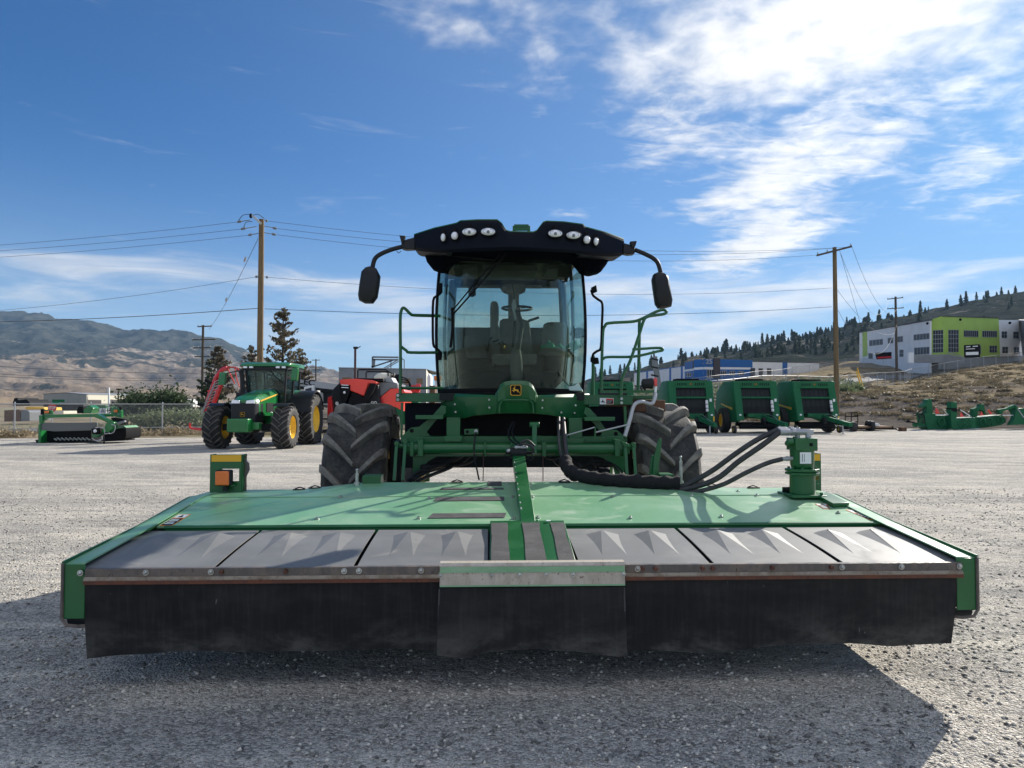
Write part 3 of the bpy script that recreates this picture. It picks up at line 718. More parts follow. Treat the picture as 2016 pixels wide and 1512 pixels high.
# front shields
g = MB(); g.loft([[(x, .02, ZF - .05), (x, Y1, ZB - .055), (x, Y1, ZB - .050), (x, .02, ZF - .045)] for x in (-HW + .01, HW - .01)]); g.build('shield_dark_sheet', MT['ink'], HD, FM, smooth=0)  # black sheet added below the shields so the gaps between them stay dark
pan = [((160, 268), (431, 500)), ((440, 507), (701, 733)), ((709, 741), (960, 961)), ((1132, 1121), (1385, 1338)), ((1393, 1346), (1637, 1551)), ((1646, 1561), (1882, 1747))]
for i, ((a0, a1), (b0, b1)) in enumerate(pan):
    xa = (mp(a0, 1104, .02).x + mp(a1, 1040, Y1 - .03).x) / 2; xb = (mp(b0, 1104, .02).x + mp(b1, 1040, Y1 - .03).x) / 2
    w_ = xb - xa; L = Y1 - .035
    bumps = [(xa + w_ * .14, xa + w_ * .47), (xa + w_ * .56, xa + w_ * .89)]
    def z0(v): return ZF - .012 + v * (ZB - .018 - ZF + .008)
    g = MB()
    def sf(u, v): return (xa + u * w_, .012 + v * L, z0(v) + .006 * math.sin(math.pi * v))
    g.grid(16, 12, sf, (0, 0, -.006))
    for (ba, bb) in bumps:
        ins = .11; yr_, yp, yf = .012 + L * .86, .012 + L * .79, .012 + L * .05
        hh = .024
        def P(x, y, h): v = (y - .012) / L; return (x, y, z0(v) + .006 * math.sin(math.pi * v) + h)
        A = [P(ba, yp, -.004), P(ba + ins * .5, yr_, -.004), P(bb - ins * .5, yr_, -.004), P(bb, yp, -.004)]
        B = [P(ba + ins, yp, hh), P(bb - ins, yp, hh)]
        C = [P(ba + ins * .25, yf, -.004), P(bb - ins * .25, yf, -.004)]
        Cm = [P(ba + ins * .35, yf + .03, .003), P(bb - ins * .35, yf + .03, .003)]
        g.add(A + B + C, [(0, 1, 4), (1, 2, 5, 4), (2, 3, 5), (0, 4, 6), (3, 7, 5), (4, 5, 7, 6), (0, 6, 7, 3, 2, 1)])
    g.build('front_shield', MT['shield'], HD, FM, smooth=10)
# centre step with three grip strips
xa = mp(964, 1100, .01).x; xb = mp(1134, 1100, .01).x; xc = mp(965, 1032, Y1).x; xd = mp(1112, 1032, Y1).x
g = MB(); g.loft([[(xa, .0, ZF - .02), (xb, .0, ZF - .02), (xb, .0, ZF + .006), (xa, .0, ZF + .006)], [(xc, Y1 + .04, ZB - .02), (xd + .0, Y1 + .04, ZB - .02), (xd, Y1 + .04, ZB + .022), (xc, Y1 + .04, ZB + .022)]])
stp = g.build('centre_step', MT['green'], HD, FM, bevel=.004)
for (u0, u1) in ((.015, .235), (.42, .66), (.80, .985)):
    def q(u, v): return (xa + (xb - xa) * u + ((xc - xa) + ((xd - xc) - (xb - xa)) * u) * v, v * (Y1 + .03) + .005, ZF + .0085 + (ZB + .023 - ZF - .007) * v)
    g = MB(); pts = [q(u0, .015), q(u1, .015)]
    for k in range(5): pts.append(q(u1 - .02 * random.random() * (k > 0 and k < 4), .12 + .2 * k))
    for k in range(5): pts.append(q(u0 + .015 * random.random() * (k > 0 and k < 4), .92 - .2 * k))
    g.plate(pts, (0, 0, .0025)); g.build('step_grip', MT['grip'], stp, FM)
g = MB(); q0 = mp(1076, 1030, Y1); q0.z = ZB + .03
for (px, py, r) in ((1078, 1031, .012), (1081, 1036, .008), (1083, 1040, .005)):
    q = mp(px, py, Y1 - .01); g.ball((q.x, q.y, ZB + .028), (r, r * 1.6, .004), 7)
g.build('torn_paper_scrap', MT['paper'], stp, FM)
# steel strip clamping the curtain, rusty lower edge, bolts
for (x0_, x1_) in ((-HW, mp(866, 1110, 0).x), (mp(1230, 1110, 0).x, HW)):
    g = MB(); g.box((x0_, -.012, ZF - .052), (x1_, .02, ZF - .008)); s = g.build('curtain_strip', MT['strip'], HD, FM, bevel=.003)
    g = MB(); g.add([(x0_, -.014, ZF - .050), (x1_, -.014, ZF - .050), (x1_, -.026, ZF - .062), (x0_, -.026, ZF - .062), (x0_, -.026, ZF - .068), (x1_, -.026, ZF - .068), (x1_, -.010, ZF - .068), (x0_, -.010, ZF - .068)],
                    [(0, 1, 2, 3), (3, 2, 5, 4), (4, 5, 6, 7), (7, 6, 1, 0)]); g.build('strip_edge', MT['ledge'], s, FM, smooth=0)
    g = MB(); g.box((x0_, -.026, ZF - .088), (x1_, -.006, ZF - .0685)); g.build('strip_rust_bar', MT['rust'], s, FM)
g = MB()
for px in (159, 288, 416, 678, 707, 829, 1255, 1657, 1774, 1888): q = mp(px, 1113, -.012); g = MB(); g.cyl((q.x, -.014, ZF - .028), (q.x, -.018, ZF - .028), .016, .016, 12); g.ball((q.x, -.020, ZF - .028), (.011, .009, .011), 8); g.build('bright_bolt', MT['steel'], HD, FM)
g = MB()
for px in (437, 563, 1383, 1403, 1520, 1636, 1265, 1290): q = mp(px, 1113, -.012); g = MB(); g.bolt((q.x, -.012, ZF - .028), .013, h=.014); g.build('rusty_bolt', MT['rust'], HD, FM)
# rubber curtains
def curtain(pxa, pxb, topz, ylo, bots, sidel, sider, name, yoff, pa, th=.009):
    xa = mp(pxa, 1120, ylo).x; xb = mp(pxb, 1120, ylo).x
    xs_ = [b[0] for b in bots]; zs = [mp(b[0], b[1], ylo).z for b in bots]
    def fn(u, v):
        x = xa + (xb - xa) * u + (sidel * (1 - u) + sider * u) * v
        px = pxa + (pxb - pxa) * u; zb = np.interp(px, xs_, zs)
        z = topz + (zb - topz) * v
        y = ylo + yoff * v + v * .012 * math.sin(u * 9 + pa) + v * v * .007 * math.sin(u * 23 + pa * 2) - .02 * v * (abs(u - .5) * 2) ** 6 + .003 * math.sin(u * 40 + v * 5) * v
        return (x, y, z)
    g = MB(); g.grid(70, 18, fn, (0, th, 0)); return g.build(name, MT['curtain'], HD, FM, smooth=60)
curtain(162, 870, ZF - .075, .002, [(162, 1298), (250, 1292), (350, 1285), (500, 1284), (640, 1284), (760, 1282), (870, 1281)], .03, .0, 'left_curtain', .02, .3)
curtain(1226, 1887, ZF - .075, .002, [(1226, 1281), (1300, 1284), (1400, 1287), (1470, 1280), (1560, 1272), (1700, 1271), (1770, 1274), (1810, 1270), (1887, 1266)], .0, -.05, 'right_curtain', .02, 2.1)
curtain(865, 1229, ZF - .115, -.045, [(865, 1286), (900, 1292), (930, 1291), (970, 1283), (1010, 1279), (1060, 1278), (1130, 1280), (1180, 1287), (1229, 1290)], -.01, .01, 'centre_curtain', -.01, 4.0, .012)
for px, s_ in ((865, -1), (1229, 1)):
    a, b = mp(px, 1150, -.047), mp(px + s_ * 3, 1284, -.058); a.z = ZF - .118; g = MB(); g.tube([a, a.lerp(b, .5), b], .0045, 6); g.build('curtain_edge', MT['grip'], HD, FM)
# centre steel bracket
x0_, x1_ = mp(866, 1110, -.05).x, mp(1230, 1110, -.05).x
g = MB()
g.loft([[(x, .0, ZF + .018), (x, -.045, ZF + .016), (x, -.056, ZF + .004), (x, -.058, ZF - .105), (x, -.052, ZF - .105), (x, -.050, ZF + .0), (x, -.04, ZF + .008), (x, .0, ZF + .010)] for x in (x0_, x1_)])
cb = g.build('centre_bracket', MT['bare'], HD, FM, smooth=30)
g = MB(); g.box((x0_ + .003, -.0605, ZF - .032), (x1_ - .003, -.0585, ZF - .002))
for px in (868, 968, 1023, 1075, 1128, 1227): q = mp(px, 1118, -.06); g.box((q.x - .011, -.0602, ZF - .055), (q.x + .011, -.0584, ZF - .03))
g.box((x0_, -.0600, ZF - .106), (x1_, -.0584, ZF - .098))
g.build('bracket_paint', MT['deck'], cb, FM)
g = MB()
for px in (868, 968, 1023, 1075, 1128, 1227): q = mp(px, 1118, -.06); g = MB(); g.cyl((q.x, -.060, ZF - .045), (q.x, -.064, ZF - .045), .013, .013, 10); g.ball((q.x, -.066, ZF - .045), (.008, .006, .008), 8); g.build('bracket_bolt', MT['steel'], cb, FM)
# side panels, end caps, skids
for s in (-1, 1):
    HW = 2.352 if s < 0 else 2.325
    prof = [(.0, .42), (.02, .38), (.10, .35), (1.8, .36), (YR, .44), (YR + .03, .80), (1.56, .825), (Y1, .742), (.0, ZF + .03)]
    xi, xo = s * (HW + .0), s * (HW + .125)
    g = MB(); g.plate([(s * (HW + .115), y, z) for y, z in prof], (s * .012, 0, 0)); side = g.build('side_panel', MT['green'], HD, FM, bevel=.003)
    g = MB()                                            # flat top flange
    g.loft([[(s * (HW + .012), y, z + .002), (s * (HW + .115), y, z - .004), (s * (HW + .115), y, z - .012), (s * (HW + .012), y, z - .006)] for y, z in ((.01, ZF + .018), (Y1, .742), (1.56, .825), (YR + .02, .822))])
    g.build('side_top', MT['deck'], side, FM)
    g = MB(); g.plate([(s * (HW + .005), .0, .385), (s * (HW + .112), .0, .385), (s * (HW + .112), .0, ZF + .012), (s * (HW + .005), .0, ZF + .012)], (0, .01, 0)); g.build('end_cap', MT['green'], side, FM, bevel=.003)
    g = MB(); g.tube([(s * (HW + .118), -.004, ZF + .02), (s * (HW + .118), -.004, .39), (s * (HW + .09), -.01, .355), (s * (HW + .03), .0, .345), (s * (HW + .0), .02, .345)], .009, 6); g.build('end_cap_edge', MT['strip'], side, FM)
    g = MB(); g.loft([[(s * (HW - .0), y, z), (s * (HW + .11), y, z), (s * (HW + .11), y, z + .02), (s * (HW - .0), y, z + .02)] for y, z in ((.03, .36), (.05, .33), (1.7, .32), (YR - .1, .36))]); g.build('skid', MT['dark'], side, FM)
HW = 2.352
# cutter bed and conditioner housing under the deck
g = MB(); g.box((-HW + .05, .45, .32), (HW - .05, .95, .40)); g.build('cutter_bar', MT['dark'], HD, FM, bevel=.01)
for k in range(10):
    x = -HW + .35 + k * (2 * HW - .7) / 9
    g = MB(); g.lathe([(.40, .0), (.40, .22), (.425, .22), (.46, .09), (.47, .0)], (x, .70, 0), 'z', 18, closed=False); g.build('cutting_disc', MT['green'], HD, FM)
g = MB(); g.cyl((-HW + .12, 1.45, .52), (HW - .12, 1.45, .42), .13, n=20); g.build('conditioner_roll', MT['black'], HD, FM)
g = MB(); g.box((-HW + .1, YR - .06, .44), (HW - .1, YR - .02, .79)); g.box((-HW + .1, YR - .16, .40), (HW - .1, YR - .02, .46)); g.build('rear_frame', MT['green'], HD, FM, bevel=.004)
# marker light stands at both rear corners
def marker(pxl, pxr, ptop, pbase, yl, nm, lab, amber, strap):
    a = mp(pxl, pbase, yl); b = mp(pxr, pbase, yl); t = mp(pxl, ptop, yl).z; zb = a.z - .02
    w_ = b.x - a.x; h = t - zb
    g = MB()
    # sheet with a square window
    wx0, wx1, wz0, wz1 = a.x + w_ * .36, a.x + w_ * .92, zb + h * .36, zb + h * .66
    for lo, hi in (((a.x, yl, zb), (wx0, yl + .008, t)), ((wx1, yl, zb), (b.x, yl + .008, t)), ((wx0, yl, wz1), (wx1, yl + .008, t)), ((wx0, yl, zb), (wx1, yl + .008, wz0))): g.box(lo, hi)
    g.box((a.x - .012, yl + .0081, zb), (a.x + .004, yl + .10, t)); g.box((b.x - .004, yl + .0081, zb), (b.x + .008, yl + .10, t))
    g.box((wx0 - .03, yl - .05, zb + h * .26), (wx1 - .02, yl, zb + h * .285))
    st = g.build(nm, MT['green'], HD, FM); st['label'] = lab
    g = MB(); g.box((a.x + .003, yl - .0025, t - h * .17), (b.x - .003, yl - .0005, t - .004)); g.build('yellow_band', MT['yellowd'], st, FM)
    if amber:
        cx = a.x + w_ * .50; cz = zb + h * .455
        g = MB(); g.box((cx - .062, yl - .07, cz - .062), (cx + .062, yl - .012, cz + .062)); g.build('lamp_housing', MT['black'], st, FM, bevel=.012)
        g = MB(); g.box((cx - .056, yl - .088, cz - .055), (cx + .050, yl - .0705, cz + .055)); g.build('amber_lens', MT['amber'], st, FM, bevel=.010)
        g = MB(); g.cbox((cx + .015, yl - .05, cz - .085), (.035, .03, .035)); g.build('lamp_mount', MT['dark'], st, FM)
    return a, b, t, st
a, b, t, st = marker(415, 475, 895, 972, 1.86, 'marker_light_stand', 'left stand with amber lamp', True, True)
q = [mp(px, py, 1.90) for px, py in ((477, 897), (486, 897), (482, 904), (490, 912), (491, 925), (484, 940), (485, 958), (480, 970), (476, 968), (478, 940), (483, 922), (482, 910), (476, 904))]
g = MB(); g.plate(q, (0, .012, 0)); g.build('bent_strap', MT['strip'], st, FM)
marker(1582, 1616, 893, 970, 1.90, 'marker_light_stand', 'right stand behind the hydraulic motor', False, False)
# lift pegs, jack and small green boxes along the rear
for px, py, yl in ((703, 925, 1.95), (1340, 900, 1.95)):
    q = mp(px, py, yl); zb = .84
    g = MB(); g.cyl((q.x, q.y, zb), (q.x, q.y, q.z - .03), .014, n=10); g.cyl((q.x, q.y, zb), (q.x, q.y, zb + .05), .024, n=10); g.cyl((q.x, q.y, q.z - .03), (q.x, q.y, q.z), .008, n=8); g.ball((q.x, q.y, q.z), .012, 8)
    g.build('float_stud', MT['steel'], HD, FM)
for (xa_, xb_, pt, pb) in ((716, 752, 935, 950), (1296, 1322, 932, 947)):
    a = mp(xa_, pb, 2.05); b = mp(xb_, pt, 2.05); g = MB(); g.box((a.x, 1.98, .80), (b.x, 2.14, b.z)); g.build('rear_box', MT['green'], HD, FM, bevel=.004)
g = MB(); q = [mp(px, py, 2.02) for px, py in ((1278, 945), (1298, 945), (1297, 897), (1292, 895), (1284, 897), (1281, 910))]
g.plate(q, (0, .03, 0)); g.pxplate([(1288, 900), (1296, 868), (1300, 862), (1303, 866), (1300, 900), (1290, 944), (1284, 944)], 1.99, .025)
g.build('stand_lever', MT['green'], HD, FM, bevel=.003)
# hydraulic motor with its base
cx, cy = mp(1580, 985, 1.52).x, 1.52; zb = deck_z(cx, cy)
g = MB(); g.box((cx - .13, cy - .13, zb + .002), (cx + .13, cy + .16, zb + .022)); mot_base = g.build('motor_base_plate', MT['green'], HD, FM, bevel=.005)
g = MB()
g.lathe([(0, .0), (0, .092), (.15, .092), (.16, .10), (.16, .0)], (cx, cy, zb + .02), 'z', 28, closed=False)
g.loft([[(cx + a_ * x_, cy + b_ * x_, zb + z_) for a_, b_ in ((.11, .06), (.06, .11), (-.06, .11), (-.11, .06), (-.11, -.06), (-.06, -.11), (.06, -.11), (.11, -.06))] for x_, z_ in ((1, .165), (1, .185))])
g.loft([[(cx + a_ * x_, cy + b_ * x_, zb + z_) for a_, b_ in ((.11, .05), (.05, .11), (-.05, .11), (-.11, .05), (-.11, -.05), (-.05, -.11), (.05, -.11), (.11, -.05))] for x_, z_ in ((1.04, .19), (1.04, .212))])
g.lathe([(.21, .0), (.21, .074), (.24, .086), (.36, .089), (.375, .080), (.375, .0)], (cx, cy, zb), 'z', 28, closed=False)
g.box((cx - .085, cy - .085, zb + .35), (cx + .085, cy + .085, zb + .445))
g.cyl((cx - .085, cy - .05, zb + .415), (cx - .135, cy - .05, zb + .415), .022, n=12); g.cyl((cx - .12, cy - .05, zb + .415), (cx - .145, cy - .05, zb + .415), .014, n=6)
g.cyl((cx - .085, cy + .02, zb + .40), (cx - .12, cy + .02, zb + .40), .016, n=12)
mot = g.build('hydraulic_motor', MT['green'], HD, FM, bevel=.005, smooth=30)
g = MB()
for a_ in range(8):
    an = R(45 * a_ + 22); g = MB(); g.cyl((cx + .095 * math.cos(an), cy + .095 * math.sin(an), zb + .205), (cx + .095 * math.cos(an), cy + .095 * math.sin(an), zb + .226), .011, n=6); g.build('motor_bolt', MT['green'], mot, FM)
g = MB()
for a_, b_ in ((.06, .0), (-.06, .0), (0, .06)): g.cyl((cx + a_, cy + b_, zb + .44), (cx + a_, cy + b_, zb + .455), .010, n=6)
g.cyl((cx + .10, cy - .10, zb + .02), (cx + .10, cy - .10, zb + .04), .013, n=6)
g.build('motor_cap_screws', MT['green'], mot, FM)
g = MB(); g.grid(6, 2, lambda u, v: (cx - .055 + u * .085, cy - .0905 + .10 * (abs(u * .085 - .055) ** 2) * 5, zb + .255 + v * .085), (0, -.001, 0)); lb = g.build('rating_plate', MT['paper'], mot, FM)
for k in range(4): g = MB(); g.box((cx - .040 + k * .016, cy - .0945 + .003 * k, zb + .268), (cx - .040 + k * .016 + .004, cy - .0925 + .003 * k, zb + .328)); g.build('plate_line', MT['grey'], lb, FM)
g = MB(); g.box((cx + .02, cy - .0875, zb + .385), (cx + .045, cy - .0855, zb + .41)); g.build('port_plug', MT['ink'], mot, FM)
# fittings
g = MB(); zt = zb + .445
g.cyl((cx + .05, cy, zt), (cx + .05, cy, zt + .05), .022, n=12); g.cyl((cx - .02, cy + .03, zt), (cx - .02, cy + .03, zt + .03), .020, n=12)
for (y_, xx, z_) in ((cy, .05, .045), (cy + .04, -.02, .058)):
    g.cyl((cx + xx + .02, y_, zt + z_), (cx - .10, y_, zt + z_), .021, n=10); g.cyl((cx - .05, y_, zt + z_), (cx - .08, y_, zt + z_), .029, n=6); g.cyl((cx - .10, y_, zt + z_), (cx - .17, y_, zt + z_), .024, n=12)
g.box((cx + .03, cy - .02, zt + .03), (cx + .085, cy + .02, zt + .062))
g.cyl((cx - .08, cy - .02, zb + .29), (cx - .16, cy - .02, zb + .285), .015, n=10); g.cyl((cx - .11, cy - .02, zb + .288), (cx - .13, cy - .02, zb + .288), .021, n=6)
g.build('hose_fittings', MT['galv'], mot, FM, bevel=.002)
# hoses from the sleeve to the motor
def hose(pts, r, name='hydraulic_hose', m_='hose', par=None, n=10, ends=None):
    P = [mp(*p) for p in pts]
    if ends is not None: P.append(Vector(ends))
    g = MB(); g.tube(P, r, n, smooth=6); return g.build(name, MT[m_], par or HD, FM, smooth=60)
SLE = [(1112, 905, 2.32), (1117, 922, 2.22), (1132, 938, 2.10), (1160, 951, 1.96), (1200, 960, 1.88), (1250, 964, 1.82), (1300, 966, 1.78), (1337, 966, 1.76)]
P = []
for i in range(len(SLE) - 1):
    a, b = mp(*SLE[i]), mp(*SLE[i + 1]); P += [a.lerp(b, k / 6) for k in range(6)]
P.append(mp(*SLE[-1]))
for p in P[12:]: p.z = max(p.z, deck_z(p.x, p.y) + .045)
rs_ = [.052 + .006 * random.random() + .006 * math.sin(i * 1.7) for i in range(len(P))]
g = MB(); g.tube(P, rs_, 14); g.build('hose_sleeve', MT['sleeve'], HD, FM, smooth=60)
hose([(1320, 962, 1.78), (1350, 955, 1.74), (1400, 928, 1.66), (1450, 892, 1.60), (1490, 866, 1.57)], .021, ends=(cx - .17, cy + .04, zt + .058))
hose([(1320, 965, 1.76), (1355, 962, 1.72), (1410, 943, 1.64), (1455, 908, 1.58), (1500, 877, 1.54)], .022, ends=(cx - .17, cy, zt + .045))
hose([(1320, 970, 1.73), (1360, 970, 1.69), (1420, 955, 1.62), (1470, 930, 1.56), (1510, 912, 1.53)], .018, ends=(cx - .16, cy - .02, zb + .285))
# plate and latch beside the motor
g = MB(); q = [dpt(1608, 982, .004), dpt(1640, 1000, .004), dpt(1672, 998, .004), dpt(1628, 976, .004)]; g.plate(q, (0, 0, .028)); g.build('hinge_cover', MT['green'], HD, FM, bevel=.004)
g = MB(); q0 = dpt(1560, 975, .03); g.tube([q0, q0 + Vector((-.05, .03, .02)), q0 + Vector((.04, .08, .02))], .008, 6); g.cbox(q0 + Vector((0, .06, .0)), (.10, .02, .05)); g.build('latch_handle', MT['dark'], HD, FM)
# centre strut up to the lift frame
pb, pt = mp(1040, 1030, .82), mp(1021, 896, 2.42)
pb.z = deck_z(pb.x, .82) + .02
g = MB(); d = (pt - pb).normalized(); sd = Vector((1, 0, 0)); up = sd.cross(d).normalized()
def chan(w_, h_):
    return [(-w_, 0), (-w_, -h_), (-w_ + .006, -h_), (-w_ + .006, -.006), (w_ - .006, -.006), (w_ - .006, -h_), (w_, -h_), (w_, 0)]
g.loft([[p + sd * a_ + up * b_ for a_, b_ in chan(.046 + .008 * i, .07)] for i, p in enumerate((pb, pt))])
stt = g.build('centre_strut', MT['green'], HD, FM, bevel=.002)
g = MB()
for k in range(9):
    p = pb.lerp(pt, .12 + k * .09 + .02 * random.random()) + up * .0006 - sd * (.040 + .001 * k); L_ = .03 + .02 * random.random()
    g.plate([p, p + sd * .010, p + sd * .006 + d * L_, p + d * L_ * .8], up * .001)
g.build('chipped_paint', MT['greyl'], stt, FM)
g = MB(); g.cbox(pb + Vector((0, .02, -.01)), (.14, .08, .02)); g.build('strut_foot', MT['green'], stt, FM, bevel=.003)
g = MB(); pz = pt + Vector((0, .02, .02))
g.lathe([(-.07, .018), (-.07, .045), (-.03, .05), (.03, .05), (.07, .045), (.07, .018)], pz, 'x', 14)
g.cyl(pz + Vector((-.11, 0, 0)), pz + Vector((.12, 0, 0)), .014, n=8)
for s in (-1, 1): g.tube([pz + Vector((s * .10, 0, .0)), pz + Vector((s * .13, -.02, -.03)), pz + Vector((s * .10, -.03, -.07)), pz + Vector((s * .08, -.01, -.03))], .004, 5, smooth=4)
g.build('strut_pin', MT['dark'], stt, FM)
g = MB()
for p in ((-.02, -.03, .05), (.03, -.02, .065), (.06, -.03, .05), (-.09, -.03, .02)): g.ball(pz + Vector(p), (.020, .016, .016), 8)
g.cyl(pz + Vector((-.02, -.03, .05)), pz + Vector((.07, -.03, .045)), .012, n=8)
g.build('hose_couplers', MT['galv'], stt, FM)
g = MB()
g.tube([pz + Vector((.0, -.01, .06)), pz + Vector((.05, -.05, .08)), pz + Vector((.12, -.05, .05)), pz + Vector((.13, -.03, -.0))], .012, 7, smooth=5)
g.tube([pz + Vector((.02, -.02, .09)), pz + Vector((.08, -.04, .11)), pz + Vector((.14, -.04, .06))], .010, 7, smooth=5)
g.build('coupler_hoses', MT['hose'], stt, FM)
# edge hose running over the right rear corner
# ------------------------------------------------------------------ self-propelled windrower
WB = MACH @ Matrix.Translation((0, 3.6, 0))
WR = thing('windrower', 'large green self-propelled windrower with tinted glass cab, facing the camera behind the mower header', 'windrower', WB)
def P_(name, m_, g, par=None, **k): return g.build(name, MT[m_], par or WR, MACH, **k)
def tyre_mb(R0, W, rim, nl, lh, lw, delta, flip=1, n=56, tail=.16):
    g = MB(); g.lugs = MB(); w2 = W / 2; rb = R0 - lh
    prof = [(-w2 * .80, rim), (-w2 * .93, rim + .03), (-w2 * .985, (rim + rb) / 2 + .02), (-w2 * .96, rb - .05), (-w2 * .84, rb - .008), (-w2 * .4, rb + .004), (0, rb + .006), (w2 * .4, rb + .004), (w2 * .84, rb - .008), (w2 * .96, rb - .05), (w2 * .985, (rim + rb) / 2 + .02), (w2 * .93, rim + .03), (w2 * .80, rim)]
    g.lathe(prof, n=n, closed=False)
    for sd in (-1, 1):
        for i in range(nl):
            t0 = 2 * math.pi * (i + (.5 if sd > 0 else 0)) / nl; loops = []
            for k, s in enumerate((0, .12, .3, .5, .7, .86, .97, 1.04, 1.07)):
                x = sd * (-.015 + min(s, 1.0) * (w2 * .97 + .015) if s < 1.0 else w2 * (.99 if s < 1.05 else .975))
                rt = R0 - (.0 if s < .75 else .012 if s < .9 else .035 if s < 1.0 else tail * .55 if s < 1.05 else tail)
                rbse = min(rt, rb + .0) - .03
                th = t0 + flip * delta * max(0.0, 1 - s) ** 1.15
                wd = lw * (.75 + .5 * min(s, 1)); a1 = wd / 2 / R0; a2 = a1 * 1.30
                sk = -flip * .0
                loops.append([(x, -math.sin(th + q) * r, math.cos(th + q) * r) for q, r in ((-a2, rbse), (-a1, rt), (a1, rt), (a2, rbse))])
            g.lugs.loft(loops)
    return g
def rim_mb(rim, W, dish, n=32):
    g = MB(); w2 = W / 2 * .82
    for s in (-1, 1):
        g.lathe([(s * w2, rim + .012), (s * (w2 + .015), rim + .004), (s * (w2 - .01), rim - .015), (s * w2 * .55, rim - .05), (s * dish, rim - .07), (s * (dish - .03), .16), (s * (dish + .02), .12), (s * (dish + .02), 0)], n=n, closed=False)
    return g
def wheel(parent, frame, c, tmb, rmb, tm, rm, bolts=8, dish=.1):
    T = frame @ Matrix.Translation(c)
    t = tmb.build('tyre', MT[tm], parent, T, smooth=40)
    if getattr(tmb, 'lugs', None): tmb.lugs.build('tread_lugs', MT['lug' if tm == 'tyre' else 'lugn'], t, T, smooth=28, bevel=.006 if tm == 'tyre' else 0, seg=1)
    r = rmb.build('rim', MT[rm], parent, T, smooth=40)
    if bolts:
        g = MB()
        for s in (-1, 1):
            for k in range(bolts): a = 2 * math.pi * k / bolts; g.cyl((s * (dish - .01), .12 * math.sin(a), .12 * math.cos(a)), (s * (dish + .03), .12 * math.sin(a), .12 * math.cos(a)), .014, n=6)
        g.build('wheel_nuts', MT['dark'], r, T)
    return t
TW = tyre_mb(.768, .63, .37, 14, .085, .062, .42)
RW = rim_mb(.37, .62, .12)
for s in (-1, 1):
    w_ = thing('wheel', '', '') if False else None
    wheel(WR, MACH, (s * 1.52, 3.6, .765), TW, RW, 'tyre', 'yellow', 10, .12)
CT = MB(); CT.lathe([(-.13, .22), (-.17, .26), (-.18, .36), (-.15, .40), (-.11, .412), (-.10, .40), (-.05, .40), (-.045, .415), (.045, .415), (.05, .40), (.10, .40), (.11, .412), (.15, .40), (.18, .36), (.17, .26), (.13, .22)], n=36, closed=False)
CR = rim_mb(.22, .34, .04, 24)
for x in (-1.36, 1.32):
    wheel(WR, MACH, (x, 6.6, .42), CT, CR, 'tyre', 'yellow', 0)
    g = MB(); g.tube([(x, 6.6, .42), (x + .24, 6.6, .42), (x + .24, 6.5, .95), (x + .02, 6.35, 1.05)], .035, 8); g.cyl((x, 6.35, .95), (x, 6.35, 1.25), .05); P_('caster_fork', 'green', g)
g = MB(); g.beam((-1.4, 6.35, 1.15), (1.4, 6.35, 1.15), .16, .16); P_('rear_axle', 'green', g, bevel=.01)
g = MB()
for s in (-1, 1): g.beam((s * .55, 3.3, 1.12), (s * .55, 7.0, 1.12), .12, .22)
P_('chassis', 'dark', g, bevel=.01)
g = MB(); g.beam((-1.2, 3.6, 1.0), (1.2, 3.6, 1.0), .22, .26)
for s in (-1, 1): g.box((s * 1.18 - .06, 3.42, .55), (s * 1.18 + .06, 3.78, 1.15)); g.cyl((s * 1.12, 3.6, .765), (s * 1.30, 3.6, .765), .19, n=20)
P_('front_axle', 'dark', g, bevel=.01)
# engine body behind the cab
g = MB(); g.loft([[(-w_, y, z0), (w_, y, z0), (w_, y, z1 - .12), (w_ - .14, y, z1), (-w_ + .14, y, z1), (-w_, y, z1 - .12)] for y, w_, z0, z1 in ((5.05, .72, 1.18, 2.28), (6.6, .74, 1.18, 2.30), (7.6, .70, 1.2, 2.18), (7.8, .62, 1.3, 2.0))])
eng = P_('engine_hood', 'green', g, bevel=.02)
g = MB(); g.box((-.5, 7.79, 1.35), (.5, 7.83, 1.95)); P_('engine_grille', 'black', g, eng)
for s in (-1, 1): g = MB(); g.box((s * .73 - .02, 5.4, 1.55), (s * .73 + .02, 7.2, 2.05)); P_('side_screen', 'black', g, eng)
# platforms either side of the cab
def face(pxs, yl, th, name, m_, par=None, **k):
    g = MB(); g.pxplate(pxs, yl, th); return P_(name, m_, g, par, **k)
pl = face([(779, 776), (875, 775), (875, 792), (779, 791)], 3.32, .05, 'left_platform_beam', 'green', bevel=.004)
a, b = mp(790, 766, 3.36), mp(872, 766, 3.36)
g = MB(); g.box((a.x - .05, 3.37, 1.60), (b.x, 5.2, 1.635)); P_('left_platform', 'green', g, bevel=.005)
g = MB(); g.tube([mp(790, 764, 3.34), mp(872, 764, 3.34)], .014); P_('platform_edge_tube', 'green', g)
for py in (778.6, 787): g = MB(); q = mp(783.4, py, 3.32); g.cyl(q, q + Vector((0, -.012, 0)), .014, n=10); P_('beam_bolt', 'steel', g, pl)
pr = face([(1150, 777), (1246, 778), (1246, 797), (1150, 797)], 3.32, .05, 'right_platform_beam', 'green', bevel=.004)
for py in (785, 793): g = MB(); q = mp(1223.5, py, 3.32); g.cyl(q, q + Vector((0, -.012, 0)), .014, n=10); P_('beam_bolt', 'steel', g, pr)
a, b = mp(1184, 770, 3.36), mp(1300, 770, 3.36)
g = MB(); g.box((a.x - .1, 3.375, 1.575), (b.x - .03, 5.4, 1.61)); P_('right_platform', 'green', g, bevel=.005)
g = MB(); g.loft([[mp(px, 771, 3.30) + Vector((0, dy, dz)) for dy, dz in ((0, -.012), (.05, -.012), (.05, .014), (.0, .014))] for px in (1183, 1215, 1296)]); P_('platform_tread_edge', 'green', g, pr)
